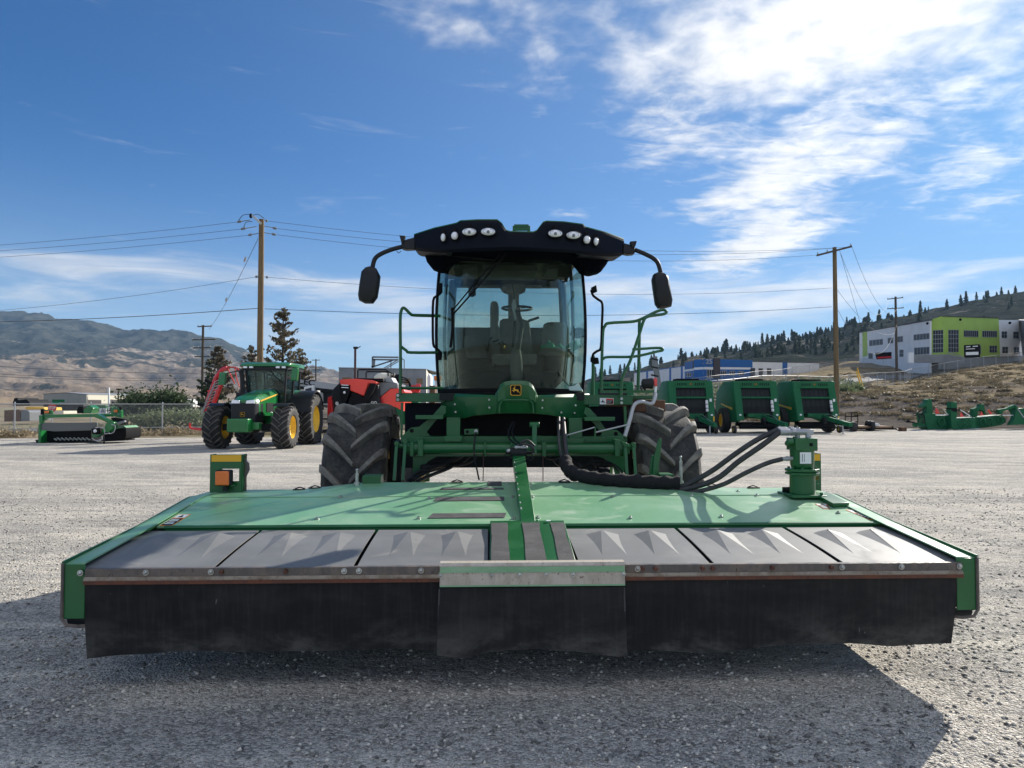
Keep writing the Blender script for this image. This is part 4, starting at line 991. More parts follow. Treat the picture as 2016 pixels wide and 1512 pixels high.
g = MB(); a = mp(1246, 790, 3.4); g.box((a.x, 3.42, 1.44), (a.x + .34, 5.2, 1.565)); P_('tool_box', 'brown', g, bevel=.01)
# sticker on right beam
o = face([(1181, 783.5), (1208, 784), (1208, 796), (1181, 796)], 3.316, .003, 'warning_sticker', 'paper', pr)
g = MB(); g.pxplate([(1193.5, 784.6), (1207.4, 784.8), (1207.4, 795.2), (1193.5, 795.2)], 3.3125, .003)
o2 = P_('sticker_red_panel', 'red', g, pr)
g = MB(); g.pxplate([(1194.5, 787.5), (1206.6, 787.5), (1206.6, 794.6), (1194.5, 794.6)], 3.309, .003); P_('sticker_text_block', 'ink', g, pr)
g = MB(); g.pxplate([(1182.5, 792), (1191.5, 792), (1191.5, 793), (1187.5, 789.5), (1187.5, 787), (1186, 787), (1186, 789.5)][::-1], 3.3125, .003); P_('sticker_pictogram', 'ink', g, pr)
for i in range(3): g = MB(); g.pxplate([(1195, 788.5 + i * 2), (1205 - i, 788.5 + i * 2), (1205 - i, 789.3 + i * 2), (1195, 789.3 + i * 2)], 3.306, .003); P_('sticker_text_line', 'greyl', g, pr)
# fairing below the windshield
zt_pts = [(868, 774), (974, 778), (980, 768), (985, 757), (993, 751.5), (1005, 749.5), (1030, 749.5), (1041, 751.5), (1049, 758), (1054, 768), (1058, 778), (1160, 775)]
zb_pts = [(872, 814), (880, 821), (914, 823), (930, 818), (980, 813), (1049, 813), (1080, 816), (1119, 823), (1149, 824), (1156, 812)]
def fair_y(px): return 2.82 + .62 * (abs(px - 1014) / 148) ** 2.2
def cp(tab, px): return float(np.interp(px, [t[0] for t in tab], [t[1] for t in tab]))
pxs = sorted(set(list(np.linspace(868, 1160, 60)) + [t[0] for t in zt_pts if t[0] > 900 and t[0] < 1100] + [974.5, 1057.5]))
g = MB(); loops = []
for px in pxs:
    yl = fair_y(px); hump = 1 if 976 < px < 1057 else 0
    yl2 = yl - (.06 if 978 < px < 1055 else 0)
    T, B = mp(px, cp(zt_pts, px), yl2), mp(px, cp(zb_pts, px), yl)
    M1 = T.lerp(B, .12); M1.y = yl2 - .02; M2 = T.lerp(B, .55); M2.y = yl2 - .01
    dy = Vector((0, .05, 0))
    loops.append([T + Vector((0, .02, -.004)), T + Vector((0, .002, -.0)), M1, M2, B + Vector((0, .015, 0)), B + Vector((0, .03, -.006)), B + Vector((0, .07, 0)), M2 + dy, T + Vector((0, .08, 0))])
g.loft(loops); fa = P_('front_fairing', 'green', g, smooth=28)
# raised rim on the fairing hump
def fp(px, py, off=.022): return mp(px, py, fair_y(px) - .06 - off)
g = MB(); g.tube([fp(983, 813), fp(984, 797), fp(990, 789), fp(1000, 787), fp(1030, 787), fp(1043, 789), (fp(1049, 797)), fp(1050, 813)], .010, 6, smooth=4); P_('fairing_crease', 'green', g, fa, smooth=60)
for s_, pts in ((-1, [(873, 781), (895, 789), (915, 793), (920, 800)]), (1, [(1156, 779), (1140, 788), (1122, 793), (1112, 796)])):
    g = MB(); g.tube([mp(px, py, fair_y(px) - .008) for px, py in pts], .007, 6, smooth=4); P_('fairing_crease', 'green', g, fa, smooth=60)
for px, py in ((895.5, 796), (897, 811), (963, 787), (963.5, 802.5), (1068, 788), (1067.5, 803), (1133, 798), (1131, 813), (1105, 812)):
    g = MB(); q = mp(px, py, fair_y(px) - .012); g.cyl(q, q + Vector((0, -.014, 0)), .011, .009, 8); P_('fairing_bolt', 'steel', g, fa)
q = mp(1015.5, 768, fair_y(1015) - .095); MM = MACH @ Matrix.Translation(q) @ Matrix.Rotation(R(90), 4, 'X')
emblem(MM, .105, fa)
# ---- front frame
def both(pl_, pr_): return (pl_, pr_)
Lb = [(869, 798), (878, 800), (877.6, 814), (859, 827), (840, 850.6), (848.6, 859), (876, 859), (876, 871), (789, 871), (789, 860), (795, 855), (809, 842), (825, 840), (851, 818.6)]
Rb = [(1152.5, 802), (1161, 804), (1178, 823), (1192.6, 845.6), (1215, 847), (1228, 857.5), (1231, 868), (1231, 873), (1149.5, 873), (1149.5, 864), (1178, 862), (1185, 854), (1169, 834), (1149.5, 814)]
face(Lb, 3.05, .03, 'left_frame_plate', 'green', bevel=.003); face(Rb, 3.05, .03, 'right_frame_plate', 'green', bevel=.003)
for px, py in ((810.5, 848), (1212.6, 854)):
    g = MB(); g.cyl(mp(px, py, 3.045), mp(px, py, 3.049), .02, n=14); g.v = [tuple(Vector(v)) for v in g.v]; P_('frame_hole', 'ink', g)
face([(879, 822), (906, 822), (906, 860), (879, 860)], 2.95, .16, 'left_post', 'green', bevel=.004)
face([(1120, 823), (1146.5, 823), (1146.5, 863), (1120, 863)], 2.95, .16, 'right_post', 'green', bevel=.004)
face([(874, 859), (910, 859), (910, 864), (908, 870), (876, 870), (874, 864)], 2.86, .28, 'left_post_foot', 'green', bevel=.004)
face([(1115, 863), (1151, 863), (1151, 867), (1148, 873), (1117, 873), (1115, 867)], 2.86, .28, 'right_post_foot', 'green', bevel=.004)
for (x0_, x1_, py) in ((819, 873, 820.5), (1149.5, 1209, 824)):
    a, b = mp(x0_, py, 2.9), mp(x1_, py, 2.9); g = MB(); g.box((a.x, 2.86, a.z - .012), (b.x, 3.16, a.z + .010)); g.box((a.x, 2.85, a.z - .022), (b.x, 2.86, a.z + .016)); P_('step_tread', 'green', g, bevel=.003)
face([(797, 793), (872, 793), (868, 800), (840, 838), (809, 860), (797, 860)], 3.5, .03, 'left_screen_panel', 'navy')
face([(1158, 800), (1226, 800), (1229, 858), (1200, 858), (1170, 830), (1158, 812)], 3.5, .03, 'right_screen_panel', 'navy')
face([(789, 793), (794, 793), (792, 862), (788, 862)], 3.18, .02, 'left_edge_bar', 'green'); face([(1228, 800), (1233, 800), (1235, 870), (1231, 870)], 3.18, .02, 'right_edge_bar', 'green')
face([(876, 812), (1152, 812), (1152, 890), (876, 890)], 3.46, .04, 'belly_plate', 'ink')
face([(797, 855), (876, 855), (876, 880), (797, 880)], 3.30, .03, 'belly_plate', 'ink'); face([(1150, 855), (1232, 855), (1232, 880), (1150, 880)], 3.30, .03, 'belly_plate', 'ink')
face([(836, 797), (880, 797), (880, 864), (828, 864)], 3.56, .03, 'belly_plate', 'ink'); face([(1146, 800), (1196, 800), (1204, 866), (1146, 866)], 3.56, .03, 'belly_plate', 'ink')
g = MB(); a, b = mp(806, 865, 2.98), mp(1226, 867, 2.98); g.box((a.x, 2.98, a.z - .035), (b.x, 3.10, a.z + .028)); P_('upper_cross_beam', 'green', g, bevel=.006)
a, b = mp(800, 883, 2.78), mp(1238, 884, 2.78)
g = MB(); g.cyl(a, b, .052, n=24); P_('lift_tube', 'green', g, smooth=50)
g = MB(); g.box((a.x + .06, 2.80, a.z - .075), (b.x - .06, 2.86, a.z - .045)); P_('lift_tube_rib', 'green', g)
for px, w_ in ((812, .035), (829, .05), (1213, .05), (1228, .035), (1012, .07), (1070, .04), (955, .02)):
    q = mp(px, 883, 2.78); g = MB(); g.box((q.x - w_ / 2, 2.71, q.z - .07), (q.x + w_ / 2, 2.86, q.z + (.085 if w_ == .05 else .06))); P_('tube_bracket', 'green', g, bevel=.006)
LB2 = [(813, 889), (882, 893), (858, 900), (843, 908), (832, 920), (824, 938), (818, 950), (813, 950)]
RB2 = [(1160, 893), (1232, 891), (1228, 950), (1218, 950), (1212, 935), (1206, 915), (1190, 903), (1176, 898)]
face(LB2, 2.9, .04, 'left_lift_arm', 'green', bevel=.003); face(RB2, 2.9, .04, 'right_lift_arm', 'green', bevel=.003)
for pts, nm in (([(781, 873), (776, 946)], 'link_bar'), ([(798, 869), (793, 946)], 'link_bar'), ([(1231, 876), (1235, 944)], 'link_bar'), ([(1247, 875), (1252, 942)], 'link_bar')):
    a, b = mp(*pts[0], 2.7), mp(*pts[1], 2.6); g = MB(); g.beam(a, b, .028, .014); g.cyl(a + Vector((-.0, -.02, 0)), a + Vector((0, .03, 0)), .022, n=10); P_(nm, 'green', g, bevel=.002)
for pa, pb in (((780, 877), (815, 880)), ((1229, 879), (1252, 880))):
    g = MB(); g.cyl(mp(*pa, 2.74), mp(*pb, 2.74), .022, n=10); P_('link_pin', 'green', g)
face([(914, 845), (942, 844), (942, 855), (914, 856)], 2.88, .02, 'socket_plate', 'green', bevel=.003)
g = MB(); q = mp(937, 849, 2.86); g.cyl(q, q + Vector((0, .03, 0)), .017, n=10); P_('plug_socket', 'galv', g); g = MB(); q = mp(920, 850, 2.865); g.cyl(q, q + Vector((0, .02, 0)), .016, n=10); P_('plug_socket', 'ink', g)
g = MB(); a, b = mp(1052, 836, 2.72), mp(1052, 893, 2.68); g.beam(a, b, .042, .05, (0, 1, 0)); g.cyl(a + Vector((-.045, 0, 0)), a + Vector((.045, 0, 0)), .026, n=10); P_('centre_lift_link', 'green', g, bevel=.004)
# hoses and cables
def H_(pts, r, m_='hose', name='hose', n=8, sm=6, par=None):
    g = MB(); g.tube([mp(*p) for p in pts], r, n, smooth=sm); return P_(name, m_, g, par, smooth=60)
H_([(1100, 822, 2.92), (1100, 850, 2.72), (1101, 875, 2.60), (1105, 897, 2.50), (1112, 913, 2.34), (1120, 922, 2.24)], .015)
H_([(1109, 824, 2.94), (1111, 850, 2.72), (1113, 875, 2.60), (1116, 895, 2.50), (1121, 912, 2.36), (1127, 926, 2.22)], .019)
H_([(1104, 826, 2.96), (1107, 850, 2.76), (1108, 880, 2.62), (1113, 905, 2.44), (1120, 924, 2.3)], .009)
H_([(803, 946, 2.35), (824, 928, 2.5), (857, 920, 2.8), (895, 917, 3.0), (927, 909, 3.1), (940, 894, 3.1)], .013, 'black')
H_([(815, 946, 2.35), (838, 932, 2.6), (870, 922, 2.9), (905, 913, 3.1), (925, 898, 3.2), (932, 888, 3.2)], .010, 'black')
H_([(808, 946, 2.35), (845, 924, 2.7), (890, 907, 3.0), (915, 893, 3.1)], .022, 'black')
H_([(830, 921, 2.8), (862, 916, 2.9), (888, 906, 3.0), (905, 896, 3.1)], .03, 'black')
H_([(822, 948, 2.3), (850, 935, 2.6), (885, 921, 2.9), (893, 914, 3.0)], .018, 'black')
H_([(1010, 830, 2.95), (1001, 850, 2.85), (1004, 865, 2.75), (1020, 878, 2.6), (1031, 890, 2.5)], .008, 'black')
H_([(1014, 832, 2.95), (1008, 850, 2.85), (1014, 866, 2.7), (1030, 880, 2.55), (1034, 892, 2.45)], .008, 'black')
H_([(937, 851, 2.84), (934, 870, 2.72), (933, 890, 2.72), (936, 910, 2.6), (943, 944, 2.2)], .007, 'black')
H_([(952, 893, 2.8), (951, 947, 2.15)], .004, 'stack'); H_([(1069, 893, 2.8), (1069, 946, 2.15)], .004, 'stack')
H_([(1070, 897, 2.9), (1080, 903, 2.8), (1095, 904, 2.7), (1105, 900, 2.7)], .008, 'black')
H_([(1088, 893, 3.0), (1092, 907, 2.9), (1102, 917, 2.7), (1116, 924, 2.4)], .013, 'black'); H_([(1094, 893, 3.0), (1100, 905, 2.8), (1112, 916, 2.5)], .010, 'black')
H_([(1120, 900, 3.1), (1140, 916, 3.0), (1170, 926, 3.0), (1200, 930, 3.0)], .030, 'black')
H_([(1128, 925, 2.6), (1155, 914, 2.8), (1175, 907, 2.9), (1200, 910, 2.8), (1222, 925, 2.6), (1233, 944, 2.3)], .008, 'black')
H_([(1135, 932, 2.6), (1160, 920, 2.8), (1182, 912, 2.9), (1208, 918, 2.7), (1228, 944, 2.3)], .008, 'black')
H_([(1150, 922, 2.9), (1170, 932, 2.9), (1195, 945, 2.7)], .022, 'black'); H_([(1165, 905, 3.1), (1180, 925, 3.0), (1186, 942, 2.8)], .012, 'black')
# bent grey bar and rods
H_([(1290, 774, 2.95), (1287, 789, 2.9), (1281, 795, 2.88), (1264, 791, 2.85), (1252, 794, 2.82), (1246, 803, 2.8), (1239, 829, 2.75), (1230, 859, 2.7)], .019, 'galv', 'bent_bar', 8, 5)
H_([(1114, 857.5, 2.75), (1172, 841, 2.75)], .007, 'galv', 'push_rod', 6, 0); H_([(1173, 851, 2.75), (1237, 836, 2.72)], .008, 'galv', 'push_rod', 6, 0)
g = MB(); g.beam(mp(1172, 840, 2.75), mp(1171, 862, 2.75), .02, .012); P_('rod_bracket', 'green', g)
# lights on the right platform end
g = MB(); q = mp(1275, 755, 3.05); g.lathe([(-.06, .02), (-.05, .045), (.0, .05), (.045, .055), (.05, .045), (.052, 0)], q, 'x', 14); g.cyl(q + Vector((-.05, 0, -.02)), q + Vector((-.02, .02, -.06)), .012); g.tube([q + Vector((-.04, 0, .0)), q + Vector((-.07, 0, -.04)), q + Vector((-.05, .03, -.06))], .008, 6); P_('side_lamp', 'black', g)
face([(1287, 745), (1291, 743.5), (1294, 745), (1294, 760), (1288, 760)], 3.02, .05, 'red_reflector', 'redlens', bevel=.004)
face([(1288, 760.5), (1294, 760.5), (1293, 773), (1289, 773)], 3.03, .03, 'reflector_bracket', 'paper', bevel=.004)
# ---- cab
def cabx(v): return .742 + .030 * (1 - (2 * v - 1) ** 2)
ZC0, ZC1 = 1.635, 2.99
def ws(u, v, off=0): 
    return (u * (cabx(v) + off), 3.04 + .47 * abs(u) ** 2.4 + .05 * (2 * v - 1) ** 2 - off, ZC0 + (ZC1 - ZC0) * v - .035 * abs(u) ** 3 * v)
g = MB(); g.grid(32, 16, lambda u, v: ws(u * 2 - 1, v), (0, .008, 0)); cabf = None
g2 = MB(); g2.box((-.72, 3.2, 1.56), (.72, 4.95, 1.63)); cabf = P_('cab_floor', 'dark', g2)
wsh = P_('windshield', 'glass', g, smooth=80)
g = MB(); g.grid(32, 1, lambda u, v: (lambda p: (p[0] * 1.004, p[1] - .006, p[2]))(ws(u * 2 - 1, v * .030)), (0, .02, 0)); P_('windshield_lower_seal', 'ink', g)
for s in (-1, 1):
    g = MB(); g.tube([Vector(ws(s, v)) + Vector((s * .004, .012, 0)) for v in np.linspace(0, 1, 10)], .016, 8); P_('front_pillar', 'navy', g, smooth=60)
    g = MB(); g.loft([[(s * (cabx(v) + .003), 3.52 + .05 * (2 * v - 1) ** 2, ZC0 + (ZC1 - .03 - ZC0) * v), (s * (cabx(v) * .915), 4.90, ZC0 + (ZC1 - .02 - ZC0) * v), (s * (cabx(v) * .915 - .008), 4.90, ZC0 + (ZC1 - .02 - ZC0) * v), (s * (cabx(v) - .005), 3.52 + .05 * (2 * v - 1) ** 2, ZC0 + (ZC1 - .03 - ZC0) * v)] for v in np.linspace(0, 1, 8)]); P_('side_window', 'glass', g, smooth=80)
    g = MB(); g.tube([(s * cabx(v) * .90, 4.90, ZC0 + (3.05 - ZC0) * v) for v in np.linspace(0, 1, 8)], .048, 8); P_('rear_pillar', 'cabin', g, smooth=60)
    g = MB(); g.tube([(s * cabx(v) * .955, 4.35 - .1 * v, ZC0 + (3.05 - ZC0) * v) for v in np.linspace(0, 1, 8)], .020, 8); P_('door_pillar', 'dark', g, smooth=60)
    g = MB(); g.box((s * .70 - .05, 3.6, 1.60), (s * .70 + .05, 4.9, 1.70)); P_('door_sill', 'dark', g)
g = MB(); g.box((-.66, 4.88, 1.6), (.66, 4.93, 2.47)); P_('rear_cab_wall', 'cabin', g)
g = MB(); g.box((-.64, 4.90, 2.472), (.64, 4.908, 3.0)); P_('rear_window', 'glass', g)
g = MB(); g.box((-.66, 4.84, 2.965), (.66, 4.93, 3.06)); P_('rear_window_header', 'dark', g)
g = MB(); g.box((-.42, 4.80, 2.95), (.42, 4.86, 2.98)); P_('rear_blind_roll', 'cabin2', g)
g = MB(); g.grid(12, 8, lambda u, v: ((u * 2 - 1) * .74, 3.30 + v * 1.6, 3.06 + .02 * math.sin(v * 3)), (0, 0, .02)); P_('headliner', 'headl', g)
for k, (x0_, x1_) in enumerate(((-.30, .30), (-.62, -.36), (.40, .60))):
    g = MB(); g.box((x0_, 3.9, 2.985 + .01 * k), (x1_, 4.5, 3.058)); P_('headliner_panel', 'cabin', g, bevel=.015)
# seats
def pxloft(rows, yl0, yl1, name, m_, bevel=0):
    """rows: (py, left px, right px) -> rounded slab standing between two depths"""
    g = MB(); loops = []
    for py, a_, b_ in rows:
        A, B = mp(a_, py, yl0), mp(b_, py, yl0); r = min(.03, (B.x - A.x) * .3)
        loops.append([(A.x + r, yl0, A.z), (B.x - r, yl0, A.z), (B.x, yl0 + r, A.z), (B.x, yl1 - r, A.z), (B.x - r, yl1, A.z), (A.x + r, yl1, A.z), (A.x, yl1 - r, A.z), (A.x, yl0 + r, A.z)])
    g.loft(loops); return P_(name, m_, g, smooth=50)
pxloft([(559, 991, 1032), (561, 988, 1035), (571, 988, 1035), (575, 993, 1030), (578, 1001, 1022), (630, 1001, 1022)], 4.22, 4.34, 'head_rest', 'seat')
pxloft([(627, 990, 1030), (631, 984, 1042), (660, 982, 1046), (690, 980, 1050), (697, 982, 1048)], 4.10, 4.26, 'seat_backrest', 'seat')
pxloft([(697, 972, 1056), (700, 969, 1057), (713, 969, 1057), (718, 973, 1053)], 3.72, 4.15, 'seat_cushion', 'seat')
pxloft([(718, 978, 1048), (768, 985, 1040)], 3.85, 4.1, 'seat_base', 'cabin')
pxloft([(634, 1078, 1112), (638, 1071, 1118), (655, 1068, 1120), (686, 1068, 1121)], 4.18, 4.30, 'buddy_seat_backrest', 'seat')
pxloft([(685, 1070, 1126), (688, 1065, 1131), (696, 1065, 1131), (700, 1070, 1126)], 3.85, 4.22, 'buddy_seat_cushion', 'cabin2')
pxloft([(700, 1072, 1118), (768, 1074, 1116)], 3.92, 4.2, 'buddy_seat_box', 'cabin')
pxloft([(593, 969, 977), (596, 966, 980), (604, 965, 982), (640, 965, 982), (668, 964, 985), (705, 960, 985)], 3.95, 4.05, 'armrest_upright', 'cabin2')
pxloft([(660, 918, 938), (662, 910, 944), (676, 912, 950), (695, 918, 962), (705, 920, 962)], 3.9, 4.3, 'side_console', 'cabin')
pxloft([(688, 1009, 1024), (691, 1007, 1026), (715, 1005, 1029), (740, 1004, 1030), (768, 1000, 1034)], 3.46, 3.60, 'steering_column', 'cabin2')
g = MB()
a = mp(1018, 607, 3.72); ring = []
for k in range(25): t = 2 * math.pi * k / 24; ring.append(a + Vector((.158 * math.cos(t), .150 * math.sin(t), -.045 * math.sin(t) * -1)))
g.tube(ring, .013, 8); g.cyl(a + Vector((0, 0, -.02)), a + Vector((0, 0, .01)), .04); 
for t in (0.6, 2.6, 4.7): g.tube([a, a + Vector((.155 * math.cos(t), .148 * math.sin(t), .045 * math.sin(t)))], .009, 6)
g.tube([a, mp(1028, 640, 3.66), mp(1020, 690, 3.53)], .022, 8); P_('steering_wheel', 'cabin', g, smooth=60)
H_([(1040, 632, 3.8), (1052, 628, 3.8), (1061, 625, 3.8)], .014, 'cabin', 'control_lever', 8, 3)
H_([(960, 690, 3.9), (963, 672, 3.85), (968, 664, 3.85)], .010, 'ink', 'control_lever', 8, 3)
g = MB(); q = mp(983, 672, 3.8); 
for k in range(7): g.ball(q + Vector((.02 * (k - 3), .01 * (k % 2), -.006 * k + .01 * (k % 3))), (.016, .012, .012), 7)
P_('joystick_cluster', 'ink', g); g = MB(); g.ball(mp(993, 683, 3.78), (.010, .008, .018), 8); P_('yellow_knob', 'yellow', g)
g = MB(); g.pxplate([(912, 732), (930, 728), (1003, 733), (1003, 768), (885, 768)], 3.45, .25); g.pxplate([(1031, 733), (1100, 730), (1128, 768), (1031, 768)], 3.45, .25); P_('dash_base', 'dark', g, bevel=.01)
g = MB(); g.grid(10, 8, lambda u, v: (lambda q: q + Vector((0, .10 * v, .05 * math.sin(u * 9) * math.sin(v * 3) + .03 * math.sin(u * 21 + v * 4))))(mp(1066 + 78 * u, 688 - 9 * v, 3.85)), (0, .02, .01)); P_('green_rag', 'clothg', g)
g = MB(); q0 = [(1088, 768), (1096, 762), (1108, 750), (1120, 761), (1130, 760), (1138, 754), (1146, 766), (1146, 769)]
g.loft([[mp(px, py, 3.34) for px, py in q0], [mp(px, py + 1, 3.40) + Vector((.01, .03, -.01)) for px, py in q0], [mp(px, 769, 3.5) for px, py in q0]]); P_('pale_cloth', 'cloth', g, smooth=20)
# items on glass
H_([(1008, 553, 3.2), (1012, 580, 3.2), (1012, 590, 3.2)], .004, 'ink', 'lanyard', 6); H_([(1013, 632, 3.22), (1011, 660, 3.22), (1008, 684, 3.22)], .007, 'ink', 'lanyard', 6); H_([(1015, 632, 3.22), (1015, 655, 3.22), (1010, 684, 3.22)], .005, 'ink', 'lanyard', 6)
g = MB(); g.pxplate([(1012, 585), (1014, 590), (1017, 604), (1014, 612), (1017, 628), (1014, 630), (1011, 618), (1009, 612), (1007, 600)], 3.2, .008); P_('hanging_tag', 'greyl', g)
g = MB(); g.pxplate([(922, 560), (936, 556), (937, 580), (930, 584), (922, 582)], 3.42, .05); P_('cab_monitor', 'ink', g, bevel=.006)
g = MB(); g.pxplate([(1098, 524), (1126, 522), (1127, 545), (1118, 546), (1118, 555), (1112, 555), (1112, 545), (1098, 544)], 3.7, .04); P_('cab_radio', 'cabin', g, bevel=.006)
g = MB(); g.pxplate([(1126, 648), (1140, 644), (1152, 648), (1152, 662), (1140, 666), (1128, 664), (1122, 658)], 3.56, .05); P_('inner_mirror', 'ink', g, bevel=.008)
# wiper
H_([(1011, 481, 2.96), (985, 512, 2.94), (940, 565, 3.02), (893, 618, 3.17)], .009, 'ink', 'wiper_arm', 6, 3); H_([(1004, 481, 2.98), (978, 508, 2.95), (935, 558, 3.03), (890, 612, 3.18)], .007, 'ink', 'wiper_arm', 6, 3)
H_([(890, 606, 3.17), (891, 645, 3.16), (887, 684, 3.18)], .014, 'ink', 'wiper_blade', 6, 3); H_([(872, 503, 3.2), (925, 507, 3.0), (975, 513, 2.93)], .006, 'ink', 'wiper_link', 6, 3)
# ---- roof
top = [(815, 461), (856, 448), (899, 438.5), (906, 434), (940, 432), (979, 432), (988, 439), (997, 453), (1004, 455), (1050, 456), (1057, 453), (1069, 437), (1076, 434.5), (1110, 436), (1148, 441), (1152, 446), (1190, 456), (1228, 470)]
bot = [(815, 487), (821, 491), (834, 493), (870, 496), (900, 494), (1008, 490), (1130, 496), (1170, 502), (1204, 503), (1223, 501), (1228, 498)]
def ry(px): return 2.60 + .40 * (abs(px - 1021) / 206) ** 2.0
pxs = sorted(set([t[0] for t in top] + [t[0] for t in bot] + list(np.linspace(815, 1228, 40))))
g = MB(); gc = MB(); L1, L2 = [], []
for px in pxs:
    yl = ry(px); T, B = mp(px, cp(top, px), yl + .03), mp(px, cp(bot, px), yl); x = T.x; e = min(1, (min(px - 815, 1228 - px)) / 20) ** .5 if 815 < px < 1228 else 0
    yb = 5.35 - 1.95 * min(1, max(0, (abs(px - 1014) - 118) / 34)); zt, zb = T.z, B.z
    zt -= .008; zr = min(zt - .05, 1.5 + (zb - 1.5) * (yb + 3.85) / (yl + 3.85)) if abs(px - 1014) > 125 else zb + .02
    L1.append([(x, yl + .03, zb - .004), (x, yl + .0, zb + .02), (x, yl + .01, zt - .03), (x, yl + .03, zt), (x, 3.6, zt + .02), (x, yb - .3, min(zt, 3.30) - .0), (x, yb, min(zt, 3.30) - .10), (x, yb, zr), (x, (yl + yb) / 2 + .3, (zb + zr) / 2 - .005)] if abs(px - 1014) > 125 else [(x, yl + .03, zb - .004), (x, yl + .0, zb + .02), (x, yl + .01, zt - .03), (x, yl + .03, zt), (x, 3.6, zt + .02), (x, yb - .3, min(zt, 3.30)), (x, yb, min(zt, 3.30) - .10), (x, yb, 3.085), (x, yl + .55, 3.085)])
    L2.append([(x, yl + .028, zt + .001), (x, yl + .035, zt + .012), (x, 3.6, zt + .035), (x, yb - .3, min(zt, 3.30) + .014), (x, yb + .01, min(zt, 3.30) - .09), (x, yb + .002, min(zt, 3.3) - .095), (x, yb - .3, min(zt, 3.30) + .002), (x, 3.6, zt + .022)])
g.loft(L1); gc.loft(L2)
rf = P_('cab_roof', 'navy', g, smooth=30); P_('roof_top_skin', 'green', gc, rf, smooth=30)
low = [(834, 493), (840, 515), (850, 527), (862, 531), (876, 531), (890, 515), (905, 508), (1008, 501), (1110, 508), (1136, 515), (1152, 531), (1169, 537), (1184, 534), (1194, 521), (1204, 503)]
g = MB(); L1 = []
for px in sorted(set([t[0] for t in low] + list(np.linspace(834, 1204, 40)))):
    yl = 2.86 + .42 * (abs(px - 1021) / 186) ** 2; B = mp(px, cp(low, px), yl + .10); x = B.x; zt = mp(px, cp(bot, px) - 2, yl).z
    ye = 3.50 + .20 * min(1, max(0, (abs(px - 1016) - 118) / 26)); L1.append([(x, yl, zt), (x, yl + .03, (zt + B.z) / 2), (x, yl + .12, B.z), (x, yl + .12 + (ye - yl) * .5, B.z + .02), (x, ye, B.z + .05), (x, ye + .05, zt), (x, (yl + ye) / 2, zt + .02)])
g.loft(L1); P_('roof_underside', 'under', g, rf, smooth=40)
for px, py, rx, rz in ((924, 457, 14.5, 7.5), (961, 456.5, 14.5, 7.5), (1093, 460, 14.5, 7.5), (1128.5, 463.5, 14.5, 7.5), (895, 464.5, 7, 8), (1155, 472.5, 7, 8), (872.5, 468, 5, 8), (1173, 476, 5, 8)):
    yl = ry(px); q = mp(px, py, yl - .03); k = (yl + 3.85) / F
    g = MB(); g.ball(q + Vector((0, .03, 0)), (rx * k * 1.10, .05, rz * k * 1.16), 20); g.cbox(q + Vector((0, .04, rz * k + .02)), (.03, .04, .05)); b_ = P_('work_light', 'ink', g, rf, smooth=60)
    g = MB(); g.ball(q + Vector((0, -.008, 0)), (rx * k * .98, .026, rz * k * .98), 20); b2 = P_('work_light_lens', 'lens', g, rf, smooth=60)
    g = MB(); g.tube([q + Vector((rx * k * 1.02 * math.cos(t), -.004, rz * k * 1.04 * math.sin(t))) for t in np.linspace(0, 6.2832, 25)], .006, 6); P_('lamp_bezel', 'ink', g, rf)
    if rx > 10:
        g = MB(); g.ball(q + Vector((.0, -.028, -.005)), (.018, .008, .018), 10)
        for dx in (-.045, -.033, -.022, .022, .033, .045): g.cbox(q + Vector((dx, -.030 + abs(dx) * .16, .006)), (.004, .008, .034))
        P_('work_light_reflector', 'grey', g, rf)
g = MB()
for a_, b_ in (((1012, 455), (1012, 445)), ((1012, 445), (1041, 445)), ((1041, 445), (1041, 456)), ((1014, 451), (1039, 451))): g.beam(mp(*a_, 3.0), mp(*b_, 3.0), .028, .03, (0, 1, 0))
P_('roof_antenna_mount', 'green', g, rf, bevel=.003)
# mirrors
ML = [(719, 525), (728, 523), (740, 527), (747, 541), (745, 560), (741, 584), (732, 596), (716, 596), (706, 591), (704, 580), (707, 556), (711, 533)]
MRr = [(1289, 538), (1296, 535), (1308, 536), (1315, 542), (1318, 556), (1325, 592), (1323, 603), (1312, 606), (1299, 606), (1293, 598), (1288, 565), (1286, 548)]
for pts, nm, yl in ((ML, 'left', 2.62), (MRr, 'right', 2.62)):
    P = [mp(px, py, yl) for px, py in pts]; c = sum(P, Vector()) / len(P)
    g = MB(); g.loft([[c + (p - c) * .72 + Vector((0, -.03, 0)) for p in P], [c + (p - c) * .93 + Vector((0, -.012, 0)) for p in P], [p + Vector((0, .02, 0)) for p in P], [c + (p - c) * .98 + Vector((0, .09, 0)) for p in P]])
    mr = P_('mirror_housing', 'black', g, smooth=40)
    g = MB(); g.plate([c + (p - c) * .88 + Vector((0, .0905, 0)) for p in P], (0, .003, 0)); P_('mirror_glass', 'steel', g, mr)
H_([(812, 480, 2.78), (795, 485, 2.72), (772, 491, 2.68), (750, 500, 2.66), (738, 510, 2.66), (733, 528, 2.66)], .021, 'black', 'mirror_arm', 10, 5)
H_([(1230, 486, 2.78), (1250, 492, 2.72), (1272, 501, 2.68), (1288, 510, 2.66), (1296, 520, 2.66), (1301, 538, 2.66)], .021, 'black', 'mirror_arm', 10, 5)
face([(790, 475), (803, 470), (816, 467), (816, 489), (800, 490), (790, 488)], 2.68, .10, 'mirror_bracket', 'black', bevel=.008); face([(1228, 478), (1240, 481), (1251, 489), (1250, 499), (1238, 500), (1228, 498)], 2.68, .10, 'mirror_bracket', 'black', bevel=.008)
for pts in ([(786, 463), (798, 464), (796, 470), (794, 478), (790, 478), (788, 470)], [(1241, 475), (1254, 474), (1252, 482), (1249, 488), (1245, 487)]): face(pts, 2.66, .06, 'beacon_mount', 'black', bevel=.004)
